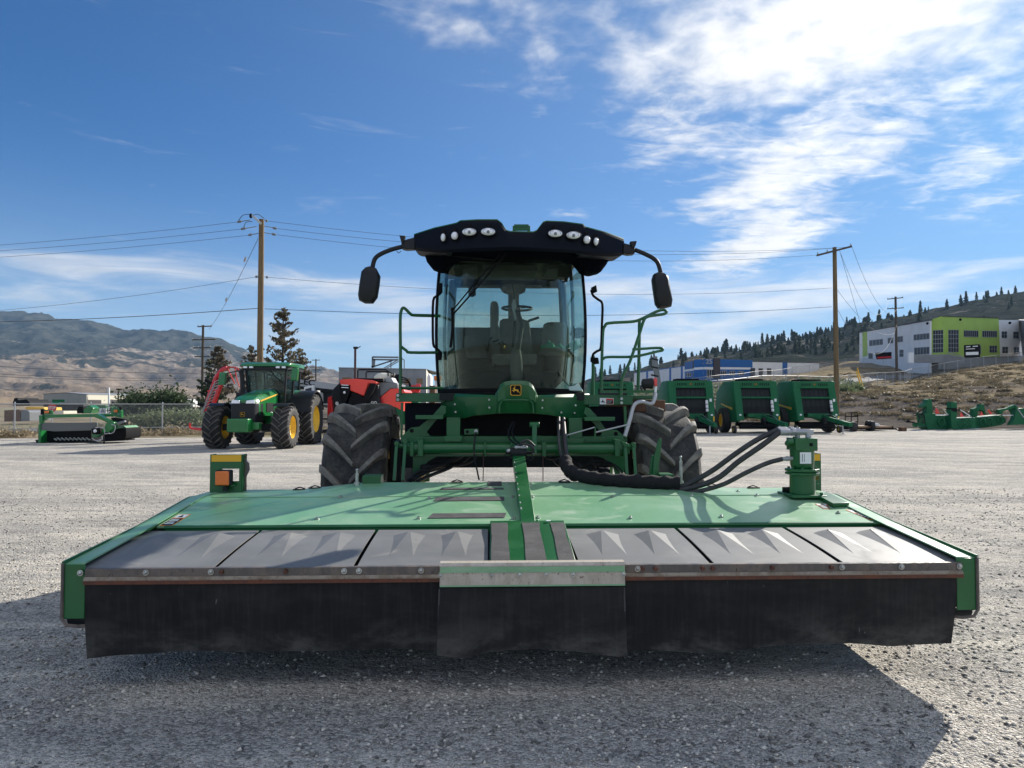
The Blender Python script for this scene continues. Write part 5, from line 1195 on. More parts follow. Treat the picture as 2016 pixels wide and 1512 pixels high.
H_([(781, 494, 2.66), (785, 498, 2.66), (790, 494, 2.66)], .003, 'ink', 'wire_loop', 5, 4)
# hand rails
H_([(788, 776, 3.30), (788.5, 700, 3.30), (788, 630, 3.30), (790, 612, 3.30), (794, 606, 3.30), (800, 610, 3.30), (808, 618, 3.32), (818, 621, 3.36), (866, 622, 3.50)], .0155, 'green', 'left_hand_rail', 8, 4)
H_([(789, 682, 3.30), (800, 690, 3.32), (808, 694, 3.34), (866, 694, 3.50)], .015, 'green', 'left_hand_rail_bar', 8, 3)
H_([(1184, 771, 3.30), (1185, 710, 3.30), (1187, 655, 3.30), (1191, 642, 3.30), (1200, 636, 3.30), (1246, 633, 3.34), (1265, 627, 3.36), (1289, 615, 3.40), (1304, 610, 3.42), (1312, 613, 3.42), (1308, 618, 3.40), (1288, 621, 3.36), (1274, 624, 3.32), (1267, 632, 3.30), (1258, 660, 3.28), (1240, 712, 3.26), (1225, 744, 3.25), (1222, 782, 3.25)], .0155, 'green', 'right_hand_rail', 8, 4)
H_([(1259, 629, 3.5), (1258, 700, 3.5), (1256, 768, 3.5)], .017, 'green', 'right_hand_rail_post', 8, 2)
H_([(1187, 708, 3.30), (1196, 703, 3.30), (1248, 702, 3.32), (1294, 692, 3.4), (1304, 690, 3.42), (1303, 686, 3.42), (1290, 685, 3.42), (1246, 688, 3.3)], .014, 'green', 'right_hand_rail_bar', 8, 4)
H_([(1168, 700, 3.6), (1167, 780, 3.6)], .017, 'green', 'right_hand_rail_post', 8, 2)
H_([(868, 568, 3.42), (868, 576, 3.36), (860, 583, 3.30), (853, 592, 3.30), (852, 640, 3.30), (853, 677, 3.30), (858, 685, 3.30), (867, 693, 3.36), (868, 704, 3.42)], .013, 'ink', 'grab_handle', 8, 3)
H_([(1164, 572, 3.42), (1168, 582, 3.36), (1178, 590, 3.30), (1186, 599, 3.30), (1185, 640, 3.30), (1183, 684, 3.30), (1176, 691, 3.32), (1168, 697, 3.36), (1166, 706, 3.42)], .013, 'ink', 'grab_handle', 8, 3)
for pts in ([(862, 557), (871, 557), (871, 576), (863, 576)], [(860, 694), (869, 692), (869, 709), (861, 709)], [(1164, 566), (1174, 561), (1176, 574), (1166, 578)], [(1163, 703), (1178, 704), (1180, 716), (1172, 717), (1163, 712)]): face(pts, 3.40, .03, 'hinge_bracket', 'ink', bevel=.003)
for pts in ([(862, 600), (868, 600), (868, 650), (863, 648)],): pass
# ------------------------------------------------------------------ machines parked behind
def I(M): return M
# ---- row-crop tractor on the left
TM = Matrix.Translation((-9.28, 25.4, 0))
TR = thing('tractor', 'green tractor with yellow wheel rims and dark cab in front of the big pole', 'tractor', TM)
def Q(name, m_, g, par=TR, fr=TM, **k): return g.build(name, MT[m_], par, fr, **k)
tf = tyre_mb(.765, .62, .40, 19, .060, .038, .36, n=40, tail=.12); rfm = rim_mb(.40, .60, .12, 24)
tr_ = tyre_mb(1.0, .72, .52, 22, .065, .042, .34, n=44, tail=.14); rrm = rim_mb(.52, .70, .14, 28)
for s in (-1, 1):
    wheel(TR, TM, (s * 1.20, 0, .76), tf, rfm, 'tyren', 'yellow', 8, .12); wheel(TR, TM, (s * 1.16, 3.0, .99), tr_, rrm, 'tyren', 'yellow', 8, .14)
g = MB(); g.loft([[(-w_, y, z0), (w_, y, z0), (w_, y, z1 - .16), (w_ * .72, y, z1 - .02), (0, y, z1), (-w_ * .72, y, z1 - .02), (-w_, y, z1 - .16)] for y, w_, z0, z1 in ((-.80, .40, 1.35, 1.72), (-.55, .46, 1.2, 1.84), (.3, .47, 1.15, 1.98), (1.35, .47, 1.15, 2.14))]); hood = Q('hood', 'green2', g, bevel=.01)
g = MB(); g.loft([[(-w_, y, z0), (w_, y, z0), (w_, y, z1), (-w_, y, z1)] for y, w_, z0, z1 in ((-.88, .38, .95, 1.60), (-.80, .44, .92, 1.62), (-.2, .475, .92, 1.62))]); gr = Q('grille', 'black', g, hood, bevel=.03)
for s in (-1, 1):
    g = MB(); g.plate([(s * .10, -.90, 1.60), (s * .40, -.885, 1.60), (s * .40, -.84, 1.73), (s * .12, -.86, 1.70)], (0, .05, 0)); Q('headlight', 'lens', g, hood, bevel=.008)
    g = MB(); g.loft([[(s * .474, y, z), (s * .482, y, z), (s * .482, y, z + .05), (s * .474, y, z + .05)] for y, z in ((-.5, 1.66), (.3, 1.78), (1.3, 1.93))]); Q('yellow_stripe', 'yellowd', g, hood)
    g = MB(); g.box((s * .478 - .01, .1, 1.30), (s * .478 + .01, .9, 1.62)); Q('side_vent', 'black', g, hood)
    g = MB(); g.box((s * .20 - .14, -.3, 1.86), (s * .20 + .14, .5, 1.875)); 
g = MB(); g.loft([[(-.28, y, z), (.28, y, z), (.28, y, z + .012), (-.28, y, z + .012)] for y, z in ((-.35, 1.855), (.25, 1.975))]); Q('hood_screen', 'green', g, hood)
emblem(TM @ Matrix.Translation((-.0, -.895, 1.22)) @ FACE, .17, gr)
g = MB(); g.box((-.36, -1.35, .62), (.36, -.80, 1.08)); Q('front_weight', 'green2', g, bevel=.03)
for k in range(-3, 4): 
    g = MB(); g.box((k * .09 - .006, -1.356, .64), (k * .09 + .006, -1.348, 1.05)); Q('weight_groove', 'green', g)
g = MB(); g.box((-.25, -.8, .55), (.25, 3.2, 1.0)); g.beam((-1.0, 0, .76), (1.0, 0, .76), .22, .24); g.beam((-1.0, 3.0, .99), (1.0, 3.0, .99), .34, .36); Q('chassis', 'dark', g, bevel=.02)
g = MB(); g.box((-.5, .6, .75), (.5, 1.6, 1.3)); Q('side_casting', 'green2', g, bevel=.03); g = MB(); g.box((.36, -1.0, .7), (.60, -.7, .95)); Q('tow_bracket', 'green2', g, bevel=.03)
for s in (-1, 1):
    g = MB(); L = []
    for t in np.linspace(-28, 62, 12): L.append([(s * 1.20 + a_ * .27 - s * .06, .86 * math.sin(R(t)), .76 + r_ * math.cos(R(t))) for a_, r_ in ((-1, .86), (1, .86), (1, .835), (1.0, .842), (-1, .842))])
    g.loft(L); Q('front_fender', 'black', g, smooth=60)
    g = MB(); L = []
    for t in np.linspace(-75, 70, 14): L.append([(s * x, 3.0 + 1.12 * math.sin(R(t)), .99 + r_ * math.cos(R(t))) for x, r_ in ((.62, 1.14), (1.30, 1.14), (1.50, 1.12), (1.50, 1.08), (1.3, 1.10), (.62, 1.10))])
    g.loft(L); Q('rear_fender', 'black', g, smooth=60)
    g = MB(); g.loft([[(s * .60, 3.0 + 1.06 * math.sin(R(t)), .99 + r * math.cos(R(t))) for r in (.95, 1.155)] + [(s * .86, 3.0 + 1.06 * math.sin(R(t)), .99 + r * math.cos(R(t))) for r in (1.155, .95)] for t in np.linspace(-72, 60, 12)]); Q('green_fender_skirt', 'green2', g, smooth=60)
    g = MB(); g.box((s * 1.0 - .12, 1.2, .55), (s * 1.0 + .12, 1.9, .60)); g.box((s * 1.0 - .12, 1.3, .85), (s * 1.0 + .12, 1.9, .90)); g.box((s * .9 - .25, 1.5, .95), (s * .9 + .1, 2.2, 1.5)); Q('steps_and_tank', 'dark', g, bevel=.01)
# cab
cz0, cz1 = 1.55, 2.92
cor = lambda s, y, z: (s * (.66 + .10 * (z - cz0) / (cz1 - cz0)) * (1 if y < 2.9 else .95), y - .06 * (z - cz0), z)
for s in (-1, 1):
    for y in (1.50, 2.45, 3.35): g = MB(); g.beam(cor(s, y, cz0), cor(s, y, cz1), .07, .07, (0, 1, 0)); Q('cab_pillar', 'black', g, bevel=.01)
    g = MB(); g.plate([cor(s, 1.56, cz0 + .1), cor(s, 3.3, cz0 + .3), cor(s, 3.3, cz1), cor(s, 1.56, cz1)], (s * .01, 0, 0)); Q('side_glass', 'glass2', g)
g = MB(); g.plate([cor(-1, 1.5, cz0 + .05), cor(1, 1.5, cz0 + .05), cor(1, 1.5, cz1), cor(-1, 1.5, cz1)], (0, .01, 0)); Q('front_glass', 'glass2', g)
g = MB(); g.plate([cor(-1, 3.36, cz0 + .6), cor(1, 3.36, cz0 + .6), cor(1, 3.36, cz1), cor(-1, 3.36, cz1)], (0, .01, 0)); Q('rear_glass', 'glass2', g)
g = MB(); g.box((-.66, 1.5, 1.3), (.66, 3.4, 1.58)); g.box((-.62, 3.25, 1.5), (.62, 3.33, 2.12)); Q('cab_base', 'black', g, bevel=.02)
g = MB(); g.loft([[(-w_, y, 3.0), (w_, y, 3.0), (w_ * 1.0, y, 3.0 + h_), (w_ * .8, y, 3.04 + h_), (-w_ * .8, y, 3.04 + h_), (-w_, y, 3.0 + h_)] for y, w_, h_ in ((1.22, .88, .05), (1.4, .94, .12), (3.2, .92, .15), (3.55, .80, .06))]); rfT = Q('cab_roof', 'green2', g, bevel=.015)
g = MB(); g.loft([[(-w_, y, 2.86), (w_, y, 2.86), (w_, y, 2.998), (-w_, y, 2.998)] for y, w_ in ((1.28, .84), (1.5, .90), (3.3, .86))]); Q('roof_underside', 'black', g, rfT, bevel=.02)
for x in (-.72, -.5, .5, .72): g = MB(); g.box((x - .07, 1.20, 2.93), (x + .07, 1.30, 3.0)); Q('roof_lamp', 'lens', g, rfT, bevel=.01)
g = MB(); g.box((-.22, 2.4, 1.6), (.22, 2.9, 1.95)); g.box((-.22, 2.85, 1.9), (.22, 3.02, 2.55)); Q('seat', 'ink', g, bevel=.04)
g = MB(); c = Vector((0.02, 1.95, 2.12)); g.tube([c + Vector((.2 * math.cos(t), .13 * math.sin(t), .14 * math.sin(t))) for t in np.linspace(0, 6.2832, 17)], .016, 6); g.tube([c, c + Vector((0, -.15, -.5))], .03, 6); g.tube([c + Vector((-.2, 0, 0)), c, c + Vector((.2, 0, 0))], .014, 6); Q('steering_wheel', 'ink', g)
g = MB(); g.tube([(-.72, 1.15, 1.75), (-.78, 1.15, 2.0), (-.80, 1.15, 2.6), (-.86, 1.1, 2.86)], .085, 12, smooth=3); g.box((-.95, .95, 1.72), (-.5, 1.4, 2.02)); Q('exhaust_stack', 'black', g)
for s, x, z in ((-1, -1.62, 2.52), (1, 1.10, 2.68)):
    g = MB(); g.loft([[(x - .13, 1.26 + d, z - .22 * k), (x + .11, 1.26 + d, z - .22 * k), (x + .15, 1.26 + d, z + .26 * k), (x - .09, 1.26 + d, z + .26 * k)] for d, k in ((0, .9), (.04, 1), (.14, 1), (.16, .9))]); m1 = Q('mirror', 'green2', g, bevel=.02)
    g = MB(); g.tube([(s * .85, 1.35, 2.86), (x, 1.35, z + .2)], .022, 6); Q('mirror_arm', 'black', g, m1)
g = MB(); g.tube([(.15, 1.38, 2.86), (.62, 1.40, 2.35)], .014, 5); Q('wiper', 'ink', g)
# ---- round balers
BM = Matrix.Translation((0, 40, 0))
def make_baler():
    T = Matrix.Translation((gx(1364, 38.8), 38.8, 0)) @ Matrix.Rotation(R(-1.5), 4, 'Z')
    t = thing('round_baler', 'green round baler beside the hand rail of the windrower, leftmost fully visible one of the baler row', 'round baler', T, 'round balers parked in a row')
    def q(name, m_, g, par=t, **k): return g.build(name, MT[m_], par, T, **k)
    sp_ = [(.55, .60), (.08, .68), (.10, .90), (.52, 2.60), (.58, 2.82), (.70, 2.93), (2.2, 2.95), (3.5, 2.4), (3.9, 1.6), (3.5, .9), (2.0, .60)]
    for s in (-1, 1):
        g = MB(); g.loft([[(s * 1.02, y, z) for y, z in sp_], [(s * 1.22, y + .02, z) for y, z in sp_], [(s * 1.28, y * .9 + .25, z * .97 + .04) for y, z in sp_]]); sd = q('side_panel', 'greenb', g, bevel=.01)
        g = MB(); g.plate([(s * 1.285, .62, 1.30), (s * 1.285, 1.5, 1.44), (s * 1.285, 2.6, 1.62), (s * 1.285, 2.6, 1.68), (s * 1.285, 1.5, 1.53), (s * 1.285, .62, 1.44)], (s * .008, 0, 0)); q('yellow_stripe', 'yellowd', g, sd)
    # front frame
    def fy(z): return .02 + (z - .7) * .27 if z < 2.55 else .52
    g = MB(); g.loft([[(-1.20, fy(z), z), (-.82 + .0, fy(z), z), (-.82, fy(z) + .10, z), (-1.20, fy(z) + .10, z)] for z in (.72, 1.2, 2.5, 2.9)]); g.loft([[(.82, fy(z), z), (1.20, fy(z), z), (1.20, fy(z) + .10, z), (.82, fy(z) + .10, z)] for z in (.72, 1.2, 2.5, 2.9)])
    g.box((-.82, .50, 2.52), (.82, .62, 2.92)); ff = q('front_frame', 'greenb', g, bevel=.012)
    for s in (-1, 1):
        for k in range(5): g = MB(); x = s * (.26 + .115 * k); g.plate([(x - .028, .492, 2.66), (x + .022, .492, 2.66), (x + .030, .492, 2.80), (x - .020, .492, 2.80)], (0, .01, 0)); q('vent_slot', 'ink', g, ff)
    emblem(T @ Matrix.Translation((0, .488, 2.74)) @ FACE, .12, ff)
    g = MB(); g.box((-.84, .74, .95), (.84, .80, 2.54)); q('belt_back', 'ink', g)
    for k in range(6):
        g = MB(); x = -.82 + k * .275; g.loft([[(x, fy(z) + .12, z), (x + .26, fy(z) + .12, z), (x + .26, fy(z) + .15, z), (x, fy(z) + .15, z)] for z in (1.1, 1.8, 2.5)]); q('belt', 'dark', g)
    g = MB(); g.cyl((-.83, .40, 1.98), (.83, .40, 1.98), .055, n=14); q('roller_bar', 'greenb', g, smooth=60)
    g = MB(); 
    for k in range(18): g.beam((-.8 + k * .094, .16, 1.12), (-.8 + k * .094, .26, 1.50), .012, .012)
    for z in (1.14, 1.28, 1.42, 1.5): g.beam((-.82, .16 + (z - 1.12) * .27, z), (.82, .16 + (z - 1.12) * .27, z), .014, .014)
    q('wind_guard', 'dark', g)
    g = MB(); g.cyl((.80, .10, 1.22), (.80, .22, 1.78), .075, n=14); g.ball((.80, .22, 1.80), (.075, .075, .05), 12); ex = q('fire_extinguisher', 'white', g, smooth=50)
    for z in (1.36, 1.58): g = MB(); g.cyl((.80, .10 + (z - 1.22) * .214, z), (.80, .11 + (z - 1.22) * .214, z + .05), .078, n=14); q('extinguisher_band', 'grey', g, ex)
    for p, r in (((-1.0, .34, 1.02), .065), ((1.05, .34, 1.02), .065)): g = MB(); v = Vector((p[0], fy(p[2]) - .01, p[2])); g.cyl(v, v + Vector((0, .02, 0)), r, n=14); q('round_reflector', 'paper', g, ff)
    g = MB(); g.box((.98, fy(1.8) - .012, 1.76), (1.10, fy(1.8) - .002, 1.92)); q('small_decal', 'paper', g, ff)
    g = MB(); g.box((1.10, fy(.8) - .03, .68), (1.17, fy(.8) - .015, .95)); q('amber_strip', 'yellowd', g, ff)
    # lower frame, pickup, tongue
    g = MB(); g.box((-1.0, .35, .40), (1.0, .9, .62)); g.cyl((-1.0, .3, .40), (1.0, .3, .40), .13, n=14); pk = q('pickup', 'ink', g, bevel=.01)
    for x in np.linspace(-.95, .95, 20): g = MB() if x == -.95 else g; g.lathe([(-.012, .18), (.012, .18), (.012, .20), (-.012, .20)], (x, .3, .42), 'x', 12, closed=False)
    q('pickup_bands', 'dark', g, pk)
    g = MB(); g.loft([[(x - .10, y, z), (x + .10, y, z), (x + .10, y, z + .22), (x - .10, y, z + .22)] for x, y, z in ((.0, .55, .82), (.22, -.2, .78), (.62, -1.75, .46), (.66, -2.1, .42))]); g.loft([[(x - .05, y, z), (x + .05, y, z), (x + .05, y, z + .25), (x - .05, y, z + .25)] for x, y, z in ((-.55, .5, .86), (.1, -.1, .80))]); tg = q('tongue', 'greenb', g, bevel=.01)
    g = MB(); g.box((-.60, .05, .92), (.60, .22, 1.10)); q('tongue_cross_beam', 'greenb', g, tg, bevel=.01)
    g = MB(); g.cyl((.52, -1.55, .0), (.52, -1.55, .62), .035, n=8); g.box((.42, -1.62, 0), (.62, -1.48, .03)); q('jack', 'galv', g, tg)
    for k in range(4):
        g = MB(); g.tube([(.1 + .05 * k, .0, .95 + .03 * k), (.35 + .05 * k, -.5, 1.05 - .08 * k), (.52 + .04 * k, -1.2, .82 - .05 * k), (.62, -1.7, .66)], .018, 5, smooth=3); q('hose', 'steel' if k == 0 else 'ink', g, tg)
    g = MB(); g.tube([(.15, .1, .7), (.5, -.9, .55), (.64, -1.8, .5)], .05, 8); q('drive_shaft', 'ink', g, tg)
    g = MB(); g.cyl((.05, -.35, .72), (.25, -.35, .72), .18, n=16); q('gear_box', 'dark', g, tg)
    # wheels
    W_ = MB(); W_.lathe([(-.19, .36), (-.23, .42), (-.235, .60), (-.20, .69), (-.14, .705), (-.135, .69), (-.08, .69), (-.075, .71), (-.01, .71), (-.005, .69), (.05, .69), (.055, .71), (.12, .71), (.125, .695), (.19, .69), (.235, .60), (.23, .42), (.19, .36)], n=32, closed=False)
    RM = rim_mb(.36, .44, .08, 20)
    for s in (-1, 1): wheel(t, T, (s * 1.40, 1.7, .71), W_, RM, 'tyren', 'yellow', 0)
    G_ = MB(); G_.lathe([(-.07, .10), (-.09, .13), (-.085, .19), (0, .215), (.085, .19), (.09, .13), (.07, .10)], n=20, closed=False)
    GR = MB(); GR.lathe([(-.06, .11), (-.02, .04), (.02, .04), (.06, .11)], n=16)
    for s in (-1, 1):
        T2 = T @ Matrix.Translation((s * 1.30, .25, .215)); a_ = G_.build('gauge_wheel', MT['tyren'], t, T2, smooth=60); GR.build('gauge_rim', MT['yellow'], a_, T2)
        g = MB(); g.beam((s * 1.22, .25, .215), (s * 1.12, .6, .55), .04, .05); q('gauge_arm', 'greenb', g)
    g = MB(); g.box((-.70, .85, 2.96), (.55, 1.9, 3.05)); g.box((-.95, .62, 2.925), (.95, .70, 2.955)); q('top_cover', 'ink', g, bevel=.01)
    g = MB(); g.loft([[(-1.02, y, z), (1.02, y, z), (1.02, y, z + .02), (-1.02, y, z + .02)] for y, z in ((.7, 2.90), (2.2, 2.93), (3.5, 2.35), (3.9, 1.6), (3.4, .8))]); q('rear_shell', 'greenb', g)
    return t
b0 = make_baler()
b0['label'] = 'green round baler nearest the dusty right-hand tyre, left of two matching balers'
for px, Y_, lab in ((1494, 39.2, 'green round baler standing between two matching balers, middle of the three in the open'), (1612, 39.8, 'rightmost green round baler, next to the flatbed trailer'), (1208, 40.5, 'green round baler mostly hidden behind the windrower platform and hand rail')):
    copy_tree(b0, Matrix.Translation((gx(px, Y_), Y_, 0)) @ Matrix.Rotation(R({1494: 1.0, 1612: 3.5}.get(px, 0)), 4, 'Z'), None, lab)
# ---- red and black square baler behind the left tyre
def poly_thing(lst, root, Y_, org, sc):
    for name, m_, pts, dy, th, bev in lst:
        g = MB(); g.plate([at(org[0] + x / sc, org[1] + y / sc, Y_ + dy) for x, y in pts], (0, th, 0)); g.build(name, MT[m_], root, None, bevel=bev)
rb = thing('square_baler', 'red and black square baler with grey panels behind the left tyre of the windrower', 'baler', Matrix.Translation((gx(715, 30), 30, 0)))
poly_thing([
    ('body', 'black', [(372, 720), (400, 620), (500, 520), (700, 545), (1040, 560), (1050, 700), (1100, 1000), (1050, 1080), (460, 1040), (400, 1040)], .5, 2.6, .03),
    ('left_wing', 'red', [(325, 735), (375, 720), (385, 820), (402, 1035), (335, 1072), (318, 960)], .30, .35, .02),
    ('hood', 'redor', [(490, 485), (730, 472), (940, 492), (1018, 522), (995, 548), (900, 542), (842, 722), (740, 680), (640, 640), (640, 566), (500, 560)], .10, 2.2, .03),
    ('black_pillar', 'ink', [(925, 535), (1012, 548), (960, 660), (870, 800), (815, 770)], .02, .2, .01),
    ('light_box', 'ink', [(497, 562), (640, 566), (642, 640), (600, 760), (560, 860), (530, 840), (500, 700)], .05, .5, .01),
    ('side_panel_grey', 'grey', [(1050, 522), (1312, 540), (1320, 612), (1212, 612), (1085, 722), (1045, 730), (960, 660), (1010, 570)], .9, 2.4, .02),
    ('side_panel_red', 'redor', [(1085, 726), (1215, 616), (1320, 610), (1400, 625), (1420, 660), (1390, 935), (1300, 880), (1130, 835)], .85, 2.3, .02),
    ('side_panel_dark_red', 'red', [(1045, 735), (1085, 728), (1130, 835), (1045, 830)], .84, .6, .01),
    ('top_bar', 'ink', [(720, 462), (1110, 470), (1115, 512), (940, 500), (720, 480)], .7, 1.8, .01),
    ('top_grey_box', 'greyl', [(1120, 465), (1220, 450), (1260, 520), (1310, 540), (1120, 515)], 1.2, 1.2, .01),
    ('chassis', 'ink', [(455, 1040), (700, 1040), (700, 1160), (460, 1250), (330, 1300), (300, 1270), (350, 1150)], .1, 1.8, .02),
    ('fly_wheel_cover', 'ink', [(640, 740), (700, 690), (780, 700), (850, 770), (900, 880), (600, 880)], .0, .4, .02),
    ('round_badge', 'paper', [(432, 822), (440, 802), (457, 795), (474, 802), (482, 822), (474, 842), (457, 850), (440, 842)], .485, .02, 0),
], rb, 30, (600, 680), 7.2)
for pts, r in (([(752, 460), (752, 360), (765, 345), (1150, 345), (1180, 362), (1182, 440)], .03), ([(870, 460), (870, 390), (880, 372), (1195, 372), (1225, 390), (1228, 460)], .03), ([(650, 640), (655, 600), (670, 590), (678, 610)], .02)):
    g = MB(); g.tube([at(600 + x / 7.2, 680 + y / 7.2, 30.8) for x, y in pts], r, 6); g.build('top_rail', MT['ink'], rb)
g = MB()
for dy in (.25, .33): g.beam(at(600 + 520 / 7.2, 680 + (560 + 0) / 7.2 + (dy - .25) * 60, 30.02), at(600 + 620 / 7.2, 680 + 566 / 7.2 + (dy - .25) * 60, 30.02), .03, .03)
g.ball(at(600 + 560 / 7.2, 680 + 668 / 7.2, 30.0), (.06, .05, .06), 8); g.build('lamp', MT['lens'], rb)
for y_ in (1180, 1215, 1250): g = MB(); g.beam(at(600 + 340 / 7.2, 680 + (y_ - 40) / 7.2, 30.0), at(600 + 460 / 7.2, 680 + (y_ - 50) / 7.2, 30.0), .06, .03); g.build('step_bar', MT['dark'], rb)
text_obj('90', .26, Matrix.Translation(at(736, 794.5, 30.45)) @ FACE, MT['paper'], 'panel_number', rb, .005)
a = at(632, 868, 30); g = MB(); g.lathe([(-.07, .07), (-.09, .12), (-.08, .20), (.08, .20), (.09, .12), (.07, .07)], (a.x, 29.6, .21), 'x', 16, closed=False); g.build('jack_wheel', MT['tyren'], rb)
g = MB(); g.beam((a.x, 29.6, .21), (a.x + .05, 29.7, .75), .06, .10); g.tube([(a.x - .6, 29.6, 1.02), (a.x + .8, 29.8, .95)], .04, 6); g.beam((a.x, 29.7, .45), (a.x + 1.0, 30.3, .5), .12, .14); g.build('hitch', MT['dark'], rb)
for x_ in (668, 770):
    c_ = at(x_, 840, 31.6); g = MB(); g.lathe([(-.25, .3), (-.3, .4), (-.28, .56), (.28, .56), (.3, .4), (.25, .3)], (c_.x, 31.8, .56), 'x', 24, closed=False); g.build('tyre', MT['tyren'], rb)
# ---- sprayer-like machine: cream tank, black hose reel, red valve block behind
spv = thing('sprayer', 'cream tank with black hose reel and red pump behind the red baler', 'sprayer', Matrix.Translation((gx(775, 36), 36, 0)))
g = MB(); c_ = at(755, 745, 36); g.ball(c_, (.50, .5, .28), 16); g.box((c_.x - .30, 35.7, c_.z), (c_.x + .42, 36.3, c_.z + .24)); g.build('tank', MT['cream'] , spv, bevel=.05)
g = MB(); c_ = at(783, 747, 35.4); g.lathe([(-.25, .1), (-.24, .32), (-.16, .34), (-.10, .26), (.10, .26), (.16, .34), (.24, .32), (.25, .1)], c_, 'x', 18); g.build('hose_reel', MT['ink'], spv)
for k in range(3): g = MB(); g.tube([at(790, 742 + 5 * k, 35.2), at(803 + 2 * k, 748 + 3 * k, 35.2), at(806, 762 + 2 * k, 35.2), at(800, 772, 35.2)], .035, 6, smooth=4); g.build('hose', MT['ink'], spv)
g = MB(); a, b = at(809, 758, 35.4), at(825, 773, 35.4); g.box((a.x, 35.4, b.z), (b.x, 35.9, a.z)); g.build('pump_block', MT['red'], spv, bevel=.03)
g = MB(); g.lathe([(-.1, .02), (-.1, .16), (.1, .16), (.1, .02)], at(824, 762, 35.2), 'x', 12); g.build('pump_wheel', MT['red'], spv)
g = MB(); g.beam(at(784, 765, 35.5), at(822, 776, 35.5), .1, .12); a = at(800, 775, 35.6); g.box((a.x - .9, 35.6, .6), (a.x + .6, 36.8, a.z)); g.build('frame', MT['greenb'], spv, bevel=.01)
for x_ in (-.7, .5): g = MB(); g.lathe([(-.2, .25), (-.22, .5), (.22, .5), (.2, .25)], (a.x + x_, 36.2, .5), 'x', 20, closed=False); g.build('tyre', MT['tyren'], spv)
# ---- pull-type mower conditioner on the far left
mc = thing('mower_conditioner', 'small green mower conditioner with grey skirt parked by the left fence', 'mower conditioner', Matrix.Translation((gx(160, 29), 29, 0)))
poly_thing([
    ('grey_skirt', 'skirt', [(150, 690), (180, 680), (215, 662), (700, 660), (1200, 655), (1200, 720), (1080, 800), (440, 820), (130, 790)], .05, .06, .01),
    ('cutter_housing', 'ink', [(150, 800), (1095, 800), (1095, 1000), (300, 1035), (130, 1035)], .4, 1.2, .02),
    ('left_end_plate', 'green2', [(140, 690), (180, 690), (183, 1020), (135, 1040)], .0, 1.4, .01),
    ('left_upright', 'green2', [(150, 530), (215, 525), (215, 680), (155, 680)], .02, .15, .01),
    ('cross_beam', 'green2', [(215, 515), (1560, 500), (1620, 520), (1610, 565), (1520, 550), (1100, 560), (400, 572), (280, 580), (215, 625)], .10, .25, .01),
    ('right_upright', 'green2', [(1600, 430), (1640, 430), (1640, 570), (1600, 560)], .1, .15, .01),
    ('left_light_stand', 'ink', [(180, 415), (235, 415), (235, 510), (180, 520)], .05, .1, .01),
    ('left_light_board', 'green2', [(235, 425), (330, 430), (395, 440), (400, 510), (235, 512)], .08, .06, .01),
    ('amber_lamp', 'amber', [(245, 450), (320, 450), (320, 490), (245, 490)], .0, .07, .01),
    ('right_light_board', 'green2', [(1450, 405), (1600, 405), (1600, 500), (1450, 500)], .08, .06, .01),
    ('amber_lamp', 'amber', [(1500, 430), (1560, 430), (1560, 475), (1500, 475)], .0, .07, .01),
    ('right_post', 'ink', [(1600, 380), (1640, 380), (1640, 430), (1600, 430)], .1, .1, .01),
    ('gear_cover', 'ink', [(830, 430), (860, 380), (900, 365), (950, 380), (950, 490), (840, 495)], .1, .4, .01),
    ('green_hood', 'green2', [(910, 490), (915, 450), (1000, 390), (1060, 345), (1130, 400), (1100, 440), (1090, 490)], .12, .5, .02),
    ('tongue', 'green2', [(1110, 508), (1200, 500), (1400, 610), (1490, 640), (1500, 690), (1440, 690), (1300, 620), (1150, 560)], -.4, .2, .01),
    ('gear_box', 'green2', [(1350, 680), (1430, 640), (1500, 650), (1510, 700), (1480, 760), (1400, 830), (1350, 840), (1330, 760)], -.6, .35, .02),
    ('right_hood', 'deck', [(1500, 730), (1680, 715), (1725, 750), (1690, 770), (1500, 775)], .1, 1.0, .01),
    ('right_curtain', 'ink', [(1330, 830), (1500, 775), (1720, 755), (1725, 900), (1700, 950), (1330, 1000)], .0, 1.2, .02),
    ('drive_shield', 'ink', [(1440, 570), (1650, 590), (1705, 610), (1700, 680), (1600, 700), (1500, 650)], -.2, .3, .02),
    ('drive_tube', 'grey', [(1500, 670), (1690, 620), (1700, 650), (1540, 710)], -.45, .15, .02),
    ('pump', 'ink', [(1090, 770), (1250, 750), (1260, 830), (1240, 870), (1110, 870)], -.35, .3, .03),
    ('hitch_plate', 'green2', [(1100, 870), (1310, 770), (1300, 860), (1200, 930), (1110, 930)], -.2, .15, .01),
    ('skid', 'dark', [(85, 970), (140, 980), (300, 1035), (1700, 960), (1700, 985), (300, 1050), (100, 1035)], .2, .8, .01),
], mc, 29, (60, 760), 9.1636)
g = MB(); g.cyl(at(205, 860, 28.5), at(205, 878, 28.5), .03, n=8); g.build('jack', MT['dark'], mc)
for pts in ([(1200, 735), (1330, 770), (1340, 860), (1420, 850)], [(1460, 690), (1530, 720), (1500, 830), (1430, 860)], [(1130, 960), (1220, 1000), (1290, 960), (1285, 900)], [(1110, 940), (1180, 985), (1260, 970)]):
    g = MB(); g.tube([at(60 + x / 9.1636, 760 + y / 9.1636, 28.3) for x, y in pts], .018, 5, smooth=4); g.build('hose', MT['greyl'], mc)
g = MB()
for k in range(26):
    x = 440 + k * 25; g.ball(at(60 + x / 9.16, 760 + (955 + 18 * math.sin(k * 2.1)) / 9.16, 29.35), (.05, .04, .035), 6)
tag(g.build('bright_tines', MT['steel'], mc), kind='stuff')
